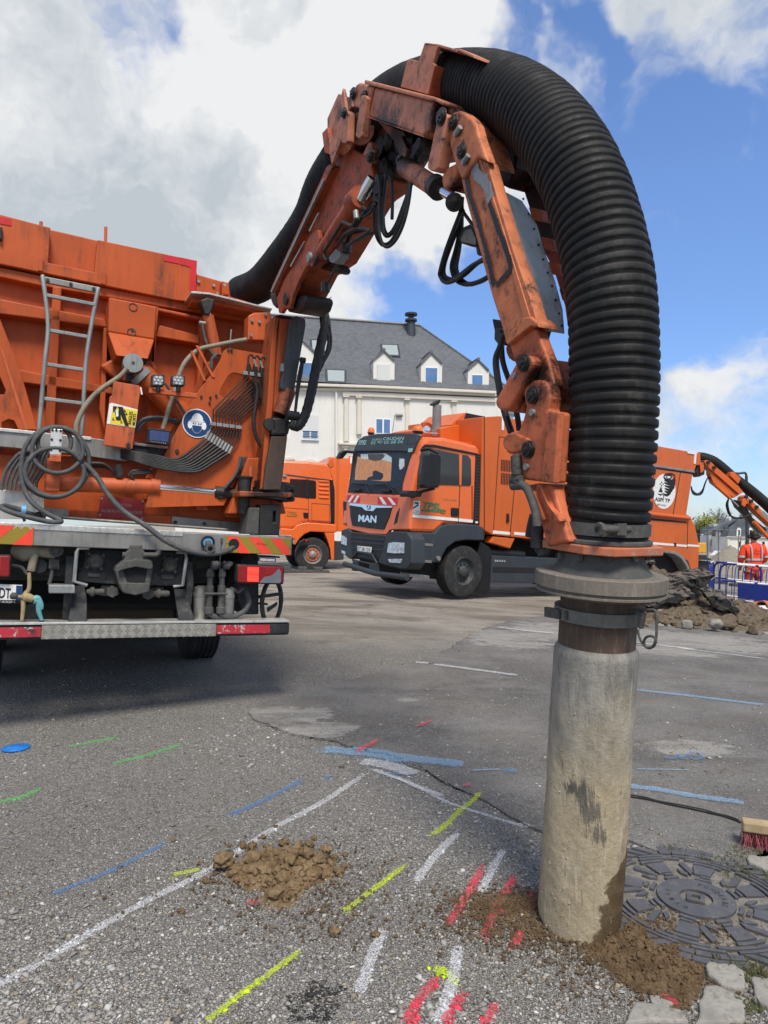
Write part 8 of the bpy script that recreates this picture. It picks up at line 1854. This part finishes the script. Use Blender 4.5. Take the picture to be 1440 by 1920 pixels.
# yellow machine sliver
f=Frame(P(1312,1050,60),(1,0,0)); t=thing('mini_digger',f,'yellow mini digger partly hidden behind the truck tail','digger'); CUR[0]=t
m=MB(); m.box(f,-.6,.6,0,1.2,.6,1.5); B2(m,'house',plain('digger_yellow',(.6,.30,.03),.5),.08); m=MB(); m.box(f,-.5,.1,.1,1.1,1.5,2.3); B2(m,'cab','glass',.06); m=MB(); m.box(f,-.8,.8,0,.35,0,.45); B2(m,'track','rubber',.1)
m=MB(); m.tube([f.p(-.6,.4,1.1),f.p(-1.1,.3,2.0),f.p(-1.7,.3,1.3)],.10,8); B2(m,'boom',plain('digger_yellow2',(.6,.30,.03),.5))
# ================= BARRIERS =================
M['barrier_blue']=paint('blue_barrier_paint',(.012,.028,.20),.4,dirt_amt=.2,scale=4); M['barrier_white']=plain('white_barrier_tape',(.7,.7,.7),.5,bump=0)
def barrier(px0,px1,d0,d1,lab,panel=True):
    a=Vector(((px0-720)/F*d0,d0,0)); a.z=g(a.x,a.y); b=Vector(((px1-720)/F*d1,d1,0)); b.z=g(b.x,b.y); d=b-a; f=Frame(a,d); W_=d.length
    t=thing('crowd_barrier',f,lab,'barrier','blue and white work barriers'); CUR[0]=t
    def rail(z,z2=None):
        m=MB(); m.tube([f.p(.05,0,z),f.p(W_-.05,0,z)],.022,10); o=B2(m,'rail','barrier_blue'); m=MB()
        for k in range(3): x=.35+k*W_*.33; m.cyl(f.p(x,0,z),f.p(x+.38,0,z),.0235,10)
        B2(m,'white_band','barrier_white',0,o)
    m=MB(); m.tube(smoothpath([f.p(0,0,.05),f.p(0,0,.5),f.p(0,0,.82),f.p(.05,0,.95),f.p(.18,0,1.0)],4),.024,10); m.tube(smoothpath([f.p(W_,0,.05),f.p(W_,0,.82),f.p(W_-.05,0,.95),f.p(W_-.18,0,1.0)],4),.024,10); B2(m,'end_post','barrier_blue')
    rail(1.0); rail(.60); rail(.18)
    for i in range(1,int(W_/.16)):
        x=i*.16; m=MB(); m.tube(smoothpath([f.p(x,0,.18),f.p(x,0,.85),f.p(x+.04,0,.96),f.p(x+.1,0,1.0)],3),.010,6); B2(m,'bar','barrier_blue')
    if panel: m=MB(); m.box(f,W_*.30,W_*.80,-.03,-.022,.22,.58); B2(m,'blue_panel','barrier_blue',.01)
    for x in (.25,W_-.25): m=MB(); m.box(f,x-.025,x+.025,-.3,.3,0,.03); B2(m,'foot','barrier_blue',.005)
barrier(1347,1470,16.2,15.4,'nearer blue and white work barrier in front of the worker'); barrier(1337,1425,17.4,16.4,'farther blue and white work barrier overlapping the nearer one on the left',False); barrier(1330,1337,15.8,17.4,'short blue barrier end turned away beside the truck tail',False)
tick('far')
# ================= WORKER =================
def skin(name,joints,edges,mat,root,parent=None,sub=2,rad=None,flat=(1,1)):
    inv=ROOTM[root.name].inverted(); me=bpy.data.meshes.new(name); me.from_pydata([tuple(inv@Vector(j[0])) for j in joints],edges,[]); o=bpy.data.objects.new(name,me); COL.objects.link(o); o.parent=parent or root
    md=o.modifiers.new('skin','SKIN'); md.use_smooth_shade=True
    for i,j in enumerate(joints): r=j[1]; me.skin_vertices[0].data[i].radius=(r,r) if isinstance(r,(int,float)) else r
    me.skin_vertices[0].data[0].use_root=True
    s=o.modifiers.new('sub','SUBSURF'); s.levels=sub; s.render_levels=sub; me.materials.append(mat); return o
def worker():
    d=17.2; X=(1413-720)/F*d; base=Vector((X,d,g(X,d))); f=Frame(base,(1,0,0)); t=thing('person',f,'worker seen from behind in orange reflective jacket and red trousers, wearing ear muffs','person'); CUR[0]=t
    q=lambda a,b,c:f.p(a,b,c)
    M['hivis']=paint('orange_hi_vis_cloth',(.85,.075,.028),.8,dirt=(.4,.05,.02),dirt_amt=.3,scale=6,bump=.3); M['trousers']=paint('faded_red_trousers',(.42,.07,.05),.85,dirt=(.2,.05,.04),dirt_amt=.5,scale=7,bump=.3); M['skin']=plain('skin',(.42,.24,.17),.6); M['hair']=plain('black_hair',(.012,.011,.010),.6); M['tape']=plain('grey_reflective_tape',(.42,.42,.42),.4,bump=0)
    J=[(q(0,0,.95),(.16,.12)),(q(0,0,1.15),(.175,.125)),(q(0,.0,1.34),(.19,.13)),(q(0,0,1.46),(.13,.10)),(q(0,0,1.53),.062),(q(0,-.01,1.60),.07),(q(0,-.02,1.68),.098),(q(0,-.01,1.76),.085),
       (q(-.21,0,1.42),.075),(q(-.29,.02,1.18),.058),(q(-.24,.16,.98),.042),(q(.21,0,1.42),.075),(q(.31,.02,1.18),.058),(q(.27,.15,1.0),.042),
       (q(-.11,0,.84),.105),(q(-.14,.01,.48),.075),(q(-.15,.0,.12),.055),(q(-.15,.12,.05),.05),(q(.11,0,.84),.105),(q(.14,-.01,.48),.075),(q(.16,0,.12),.055),(q(.17,.12,.05),.05)]
    E_=[(0,1),(1,2),(2,3),(3,4),(4,5),(5,6),(6,7),(2,8),(8,9),(9,10),(2,11),(11,12),(12,13),(0,14),(14,15),(15,16),(16,17),(0,18),(18,19),(19,20),(20,21)]
    skin('body',J,E_,M['skin'],t)
    JJ=[(q(0,0,.80),(.225,.16)),(q(0,0,.95),(.215,.155)),(q(0,0,1.15),(.215,.15)),(q(0,0,1.36),(.225,.15)),(q(0,0,1.47),(.15,.115)),(q(0,0,1.55),(.085,.08)),(q(-.23,0,1.42),.095),(q(-.30,.02,1.18),.085),(q(-.26,.13,1.02),.07),(q(.23,0,1.42),.095),(q(.32,.02,1.18),.085),(q(.285,.12,1.04),.07)]
    JK=skin('jacket',JJ,[(0,1),(1,2),(2,3),(3,4),(4,5),(3,6),(6,7),(7,8),(3,9),(9,10),(10,11)],M['hivis'],t)
    TT=[(q(0,0,.90),(.19,.14)),(q(-.11,0,.78),.115),(q(-.14,.01,.48),.095),(q(-.15,0,.12),.085),(q(.11,0,.78),.115),(q(.14,-.01,.48),.095),(q(.16,0,.12),.085)]
    skin('trousers',TT,[(0,1),(1,2),(2,3),(0,4),(4,5),(5,6)],M['trousers'],t)
    def ringz(z,rx,ry,h,nm='reflective_band'):
        m=MB(); n=28; vs=[]
        for k in range(n): a=2*math.pi*k/n; vs+=[q(rx*math.cos(a),ry*math.sin(a),z),q(rx*math.cos(a),ry*math.sin(a),z+h)]
        m.add(vs,[(2*k,2*((k+1)%n),2*((k+1)%n)+1,2*k+1) for k in range(n)],False); return B2(m,nm,'tape',0,JK)
    ringz(1.10,.222,.162,.05)
    for s in (-1,1):
        m=MB(); m.tube([q(s*.12,-.162,1.15),q(s*.125,-.165,1.3),q(s*.13,-.14,1.43),q(s*.13,-.05,1.505)],.018,6); B2(m,'shoulder_tape','tape',0,JK)
        c0=q(s*.295,.02,1.17) if s<0 else q(s*.315,.02,1.17); m=MB(); m.cyl(c0,c0+f.z*.05,.088,18); B2(m,'sleeve_band','tape',0,JK)
    m=MB(); rs=random.Random(3)
    for (a,b,w) in ((-.02,1.40,.03),(-.05,1.34,.07),(0,1.33,.09),(.05,1.33,.08),(0,1.28,.06),(.03,1.25,.04),(-.03,1.36,.04)):
        p=q(a,-.172,b); m.prism([p-f.x*w/2,p+f.x*w/2,p+f.x*w/2*.6+f.z*.012,p-f.x*w/2*.8+f.z*.014],-f.y*.003)
    B2(m,'back_print',plain('dark_red_print',(.14,.01,.01),.8,bump=0),0,JK)
    for s in (-1,1):   # hands with five fingers
        w=q(-.235,.17,.965) if s<0 else q(.265,.16,.985); hj=[(w,.035),(w+Vector((0,.03,-.05)),(.040,.022))]; he=[(0,1)]
        for i in range(4): r=w+Vector(((i-1.5)*.02,.03,-.085)); k=len(hj); hj+=[(r,.010),(r+Vector((0,.015,-.035)),.009),(r+Vector((0,.035,-.055+.004*abs(i-1.5))),.008)]; he+=[(1,k),(k,k+1),(k+1,k+2)]
        k=len(hj); hj+=[(w+Vector((-s*.045,.03,-.04)),.011),(w+Vector((-s*.055,.05,-.065)),.009)]; he+=[(0,k),(k,k+1)]
        skin('hand',hj,he,M['skin'],t,sub=1)
    c=q(0,-.02,1.70); m=MB(); 
    for i in range(1,9): pass
    bm=bmesh.new(); bmesh.ops.create_uvsphere(bm,u_segments=24,v_segments=16,radius=1); vs=[v.co.copy() for v in bm.verts]; fs=[tuple(v.index for v in fc.verts) for fc in bm.faces]; bm.free()
    m.add([c+Vector((v.x*.105,v.y*.12-.008+(.0 if v.z>-.2 else -.02),v.z*.125+.02+.006*noise.noise(v*4))) for v in vs],fs,False); B2(m,'hair','hair')
    m=MB(); m.tube([c+Vector((.115*math.cos(R(a)),0,.02+.145*math.sin(R(a)))) for a in range(0,181,12)],.006,8); MU=B2(m,'ear_muff_band','black_plastic')
    for s in (-1,1): m=MB(); m.cyl(c+Vector((s*.10,0,-.01)),c+Vector((s*.145,0,-.01)),.045,16); B2(m,'ear_cup','black_plastic',.01,MU)
    # face on the far side: nose, mouth, eyes, ears
    m=MB(); m.prism([c+Vector(v) for v in ((-.014,.09,-.045),(.014,.09,-.045),(0,.09,.01))],(0,.03,-.004)); B2(m,'nose','skin',.004)
    for s in (-1,1): m=MB(); e=c+Vector((s*.035,.088,.0)); m.cyl(e,e+Vector((0,.012,0)),.012,10); B2(m,'eye','white',.003)
    m=MB(); m.prism([c+Vector(v) for v in ((-.025,.085,-.075),(.025,.085,-.075),(.02,.085,-.066),(-.02,.085,-.066))],(0,.014,0)); B2(m,'mouth',plain('lips',(.30,.10,.08),.6),.002)
    for s in (-1,1): m=MB(); m.prism([q(s*.15-.055,-.09,0),q(s*.15+.055,-.09,0),q(s*.15+.05,.2,0),q(s*.15-.05,.2,0)],(0,0,.09)); B2(m,'boot','black_plastic',.03)
worker(); tick('worker')
# ================= RUBBLE AT THE RIGHT =================
hc=Vector((5.25,13.0,0))
def hfR(x,y):
    a=max(0,1-(math.hypot((x-5.15)/1.75,(y-13.3)/1.3))**1.3)*.95; b=max(0,1-(math.hypot((x-6.55)/1.35,(y-12.7)/1.0))**1.3)*.42; c=max(0,1-(math.hypot((x-5.5)/2.0,(y-12.1)/.8))**1.4)*.32
    h=max(a,b,c); 
    return h*(1+.35*fbm(x,y,5,1.2,4))+.10*crumbs(x,y,3.2)*min(1,h*3)+.10*crumbs(x,y,8,4)*min(1,h*4)+.07*fbm(x,y,3,11,3)*min(1,h*5+.2)-.04
tag(heap('rubble_heap',M['rubble_soil'],2.9,8.2,11.0,14.9,.04,hfR,zf=lambda x,y:g(x,y),lumps=(420,.015,.06,.03,7)),'grey-brown heap of dug soil in front of the truck tail','rubble heap')
M['broken_asphalt']=paint('broken_asphalt_edge',(.014,.013,.012),.85,dirt=(.06,.05,.04),dirt_amt=.4,scale=8,streak=False,bump=.8)
_t=NT('broken_asphalt_dusted'); _n=_t.noise(9,6,.75); _g=_t.n('ShaderNodeSeparateXYZ'); _t.l(_t.n('ShaderNodeNewGeometry').outputs['Normal'],_g.inputs[0])
_t.set('Base Color',_t.mix(_t.rng(_t.math('ADD',_g.outputs['Z'],_t.math('MULTIPLY',_n,.5)),.95,1.3),_t.mix(_t.rng(_n,.4,.7),(.010,.010,.010),(.035,.031,.027)),(.15,.125,.095))); _t.set('Roughness',.9); _t.bump(_n,.8,.03); M['broken_asphalt']=_t.m
DF=Frame((0,12.2,0),(1,0,0))
def slab(px,y,t,lab,tilt,seed):
    pts=[DF.H(*q,y-12.2) for q in cR(*px)]; o=[]
    for i in range(len(pts)):
        a,b=pts[i],pts[(i+1)%len(pts)]; n=max(2,int((b-a).length/.05))
        for k in range(n): p=a.lerp(b,k/n); o.append(p+Vector((fbm(p.x,p.z,seed,7,3),0,fbm(p.x,p.z,seed+4,7,3)))*.05)
    m=MB(); m.prism(o,Vector(tilt)*t); bm=bmesh.new(); vv=[bm.verts.new(v) for v in m.v]
    for f in m.f: bm.faces.new([vv[i] for i in f])
    bmesh.ops.triangulate(bm,faces=bm.faces[:])
    for _ in range(5):
        es=[e for e in bm.edges if e.calc_length()>.09]
        if not es: break
        bmesh.ops.subdivide_edges(bm,edges=es,cuts=1); bmesh.ops.triangulate(bm,faces=bm.faces[:])
    for v in bm.verts:
        q=v.co; v.co=q+Vector((noise.noise(q*9+Vector((seed,0,0))),noise.noise(q*9+Vector((0,seed,4)))*1.6,noise.noise(q*8+Vector((0,9,seed)))))*.045+Vector((0,noise.noise(q*26)*.03,noise.noise(q*24)*.02))
    m=MB(); bm.verts.index_update(); m.add([v.co.copy() for v in bm.verts],[tuple(v.index for v in f.verts) for f in bm.faces]); bm.free()
    c=sum(pts,Vector())/len(pts); ob=m.build('asphalt_slab',M['broken_asphalt'],frame=Frame(c,(1,0,0))); tag(ob,lab,'asphalt slab')
slab(((265,1400),(440,1330),(600,1290),(745,1272),(700,1320),(640,1375),(520,1395),(420,1405),(350,1440),(265,1450)),12.45,.55,'largest broken asphalt slab lying across the top of the rubble heap',(.1,1,.20),1)
slab(((35,1545),(150,1500),(250,1480),(340,1495),(240,1525),(140,1560),(60,1575)),12.0,.5,'black asphalt slab low on the left of the heap by the pipe',(0,1,.3),2)
slab(((200,1545),(330,1470),(480,1450),(572,1438),(560,1480),(430,1510),(330,1500),(230,1555),(160,1560)),11.9,.5,'long thin asphalt slab in the middle of the rubble heap',(0,1,.28),3)
slab(((668,1455),(740,1450),(830,1490),(940,1570),(930,1590),(860,1600),(760,1570),(700,1520)),11.8,.6,'tilted asphalt slab at the right end of the heap beside the clay pipes',(.25,1,.2),4)
slab(((110,1180),(180,1150),(222,1165),(200,1200),(140,1235),(115,1240)),13.2,.4,'small asphalt chunk on top of the heap near the truck wheel',(0,1,.1),5)
def stone(q,rpx,d,lab,mat,sq,seed,cube=False):
    px,py=cR(q)[0]; r=rpx/4.573/F*d; x=(px-720)/F*d; z=CH-(py-HYC)/F*d
    o=rock(Vector((x,d,z)),r,'granite_block' if cube else 'rubble_stone',M[mat],sq,seed,3,.28 if not cube else .12,1.4,cube); tag(o,lab,'stone'); 
    if cube:
        for v in o.data.vertices: 
            m_=max(abs(v.co.x/sq[0]),abs(v.co.y/sq[1]),abs(v.co.z/sq[2])); v.co=v.co.lerp(v.co*(r*.85/m_),.7)
stone((255,1600),52,12.0,'squared granite block right behind the spring clip','stone',(1,.8,.85),3,True); stone((495,1697),50,11.2,'cubic granite block in the middle of the stones before the heap','stone',(1,.8,.85),7,True); stone((735,1690),62,11.1,'largest pale rounded boulder before the heap','stone',(1.05,.8,.68),5,False)
stone((280,1680),42,11.5,'brown stone under the squared granite block','rubble_soil',(1,.8,.62),9); stone((580,1690),34,11.3,'dark brown stone between the granite cube and the boulder','rubble_soil',(1,.8,.7),12); stone((1065,1750),46,11.0,'dark pointed stone at the lower right of the rubble','rubble_soil',(.9,.8,.95),14); stone((1120,1802),22,10.9,'small black pebble in front of the pointed stone','broken_asphalt',(1,.8,.6),15)
stone((860,1705),50,11.3,'brown lump right of the pale boulder','rubble_soil',(1.2,.8,.5),17); stone((960,1680),44,11.6,'reddish stone among the crumbs by the clay pipes','rubble_soil',(1.1,.8,.6),19)
rs=random.Random(8)
for i in range(70):
    x=rs.uniform(4.2,8.0); y=rs.uniform(11.0,12.1); r=rs.uniform(.02,.06); o=rock(Vector((x,y,g(x,y)+r*.4+.02)),r,'rubble_stone',M['stone'] if rs.random()<.4 else M['rubble_soil'],(1,.9,.7),i+30,2,.35,1.6); tag(o,'small loose stone scattered at the foot of the rubble heap','stone','small stones at the foot of the heap')
# clay drain pipes
M['clay']=plain('orange_clay_pipe',(.42,.15,.06),.6,var=.15)
for i,(q,r,lab) in enumerate((((548,1772),.105,'leftmost orange drain pipe of the row'),((640,1782),.115,'second orange drain pipe from the left'),((735,1800),.085,'pink-orange slimmer drain pipe in the middle of the row'),((822,1838),.10,'right orange drain pipe nearest the white rubble'),((800,1752),.10,'long orange drain pipe lying behind the others'))):
    px,py=cV(q)[0]; d=13.2-.1*i; c=P(px,py,d); dr=Vector((.75,.62,-.04)).normalized(); f=Frame(c,dr); m=MB(); m.pipe(c,c+dr*1.2,r,r*.88,28); m.pipe(c-dr*.01,c+dr*.12,r*1.12,r*.9,28); o=m.build('drain_pipe',M['clay'],frame=f,bevel=0); tag(o,lab,'pipe')
px,py=cV((740,1850))[0]; o=rock(P(px,py,12.6),.17,'crumpled_sheet',M['white'],(1.3,.8,.6),77,3,.7,1.8,True); tag(o,'crumpled grey-white plastic lump against the drain pipes','plastic')
# ================= SMALL THINGS NEAR BY =================
c=GP(30,1404); f=Frame(c,(1,0,0)); m=MB(); m.lathe(c,c+Vector((0,0,.03)),[(0,.088),(.004,.088),(.005,.078),(.008,.075),(.009,.05),(.013,.045),(.014,.0)],36); o=m.build('survey_cap',plain('bright_blue_plastic',(.02,.16,.50),.4),frame=f); tag(o,'round blue plastic cap lying on the gravel at the left edge','cap')
o.location.z+=.006
pts=smoothpath([GP(*q,.02) for q in cP((500,812),(560,828),(650,842),(760,868),(860,888),(950,908),(1040,930),(1115,958))],6); m=MB(); m.tube(pts,.0045,6); m.tube([p+Vector((.004*math.sin(i*.7),.012+.006*math.sin(i*.31),.004)) for i,p in enumerate(pts)],.0035,6); o=m.build('ground_wire',M['cable'],frame=Frame(pts[0],(1,0,0))); tag(o,'thin dark wire lying on the asphalt between the pipe and the broom','wire')
# broom
def broom():
    c=GP(*cP((1190,1070))[0]); d=c.y; bf=Frame(c,(.93,-.36,0)); t=thing('broom',bf,'yard broom with wooden head and dusty pink bristles at the right edge','broom'); CUR[0]=t
    u=d/F; zt=CH-(cP((1180,960))[0][1]-HYC)*u
    hz=zt-c.z; m=MB(); m.box(bf,-.06,.36,-.035,.035,hz-.02,hz+.025); HD=B2(m,'head',plain('worn_wood',(.38,.28,.16),.7,scale=9,var=.25),.006)
    m=MB(); rs=random.Random(2)
    V=[];Fs=[]
    for i in range(900):
        x=rs.uniform(-.055,.355); y=rs.uniform(-.03,.03); a=rs.gauss(0,.022)+.02; b=rs.gauss(0,.02)+(y*.5); p=bf.p(x,y,hz-.02); q=bf.p(x+a+(x-.1)*.08,y+b,rs.uniform(0,.018)); w=bf.x*.0016; k=len(V); V+=[p-w,p+w,q+w*.5,q-w*.5]; Fs.append((k,k+1,k+2,k+3)); w=bf.y*.0016; k=len(V); V+=[p-w,p+w,q+w*.5,q-w*.5]; Fs.append((k,k+1,k+2,k+3))
    m.add(V,Fs); B2(m,'bristles',plain('dusty_pink_bristle',(.33,.09,.10),.8,var=.4,scale=60,bump=0))
    m=MB(); a=bf.p(.10,0,hz+.01); b=bf.p(.22,.02,hz+.16); m.tube([a,b],[.020,.018],14); SK=B2(m,'socket','galv',.002); m=MB(); m.tube([a.lerp(b,.5),a+(b-a).normalized()*1.35],.0135,12); B2(m,'handle',plain('handle_wood',(.26,.17,.09),.6,scale=12,var=.2))
broom()
tick('small')
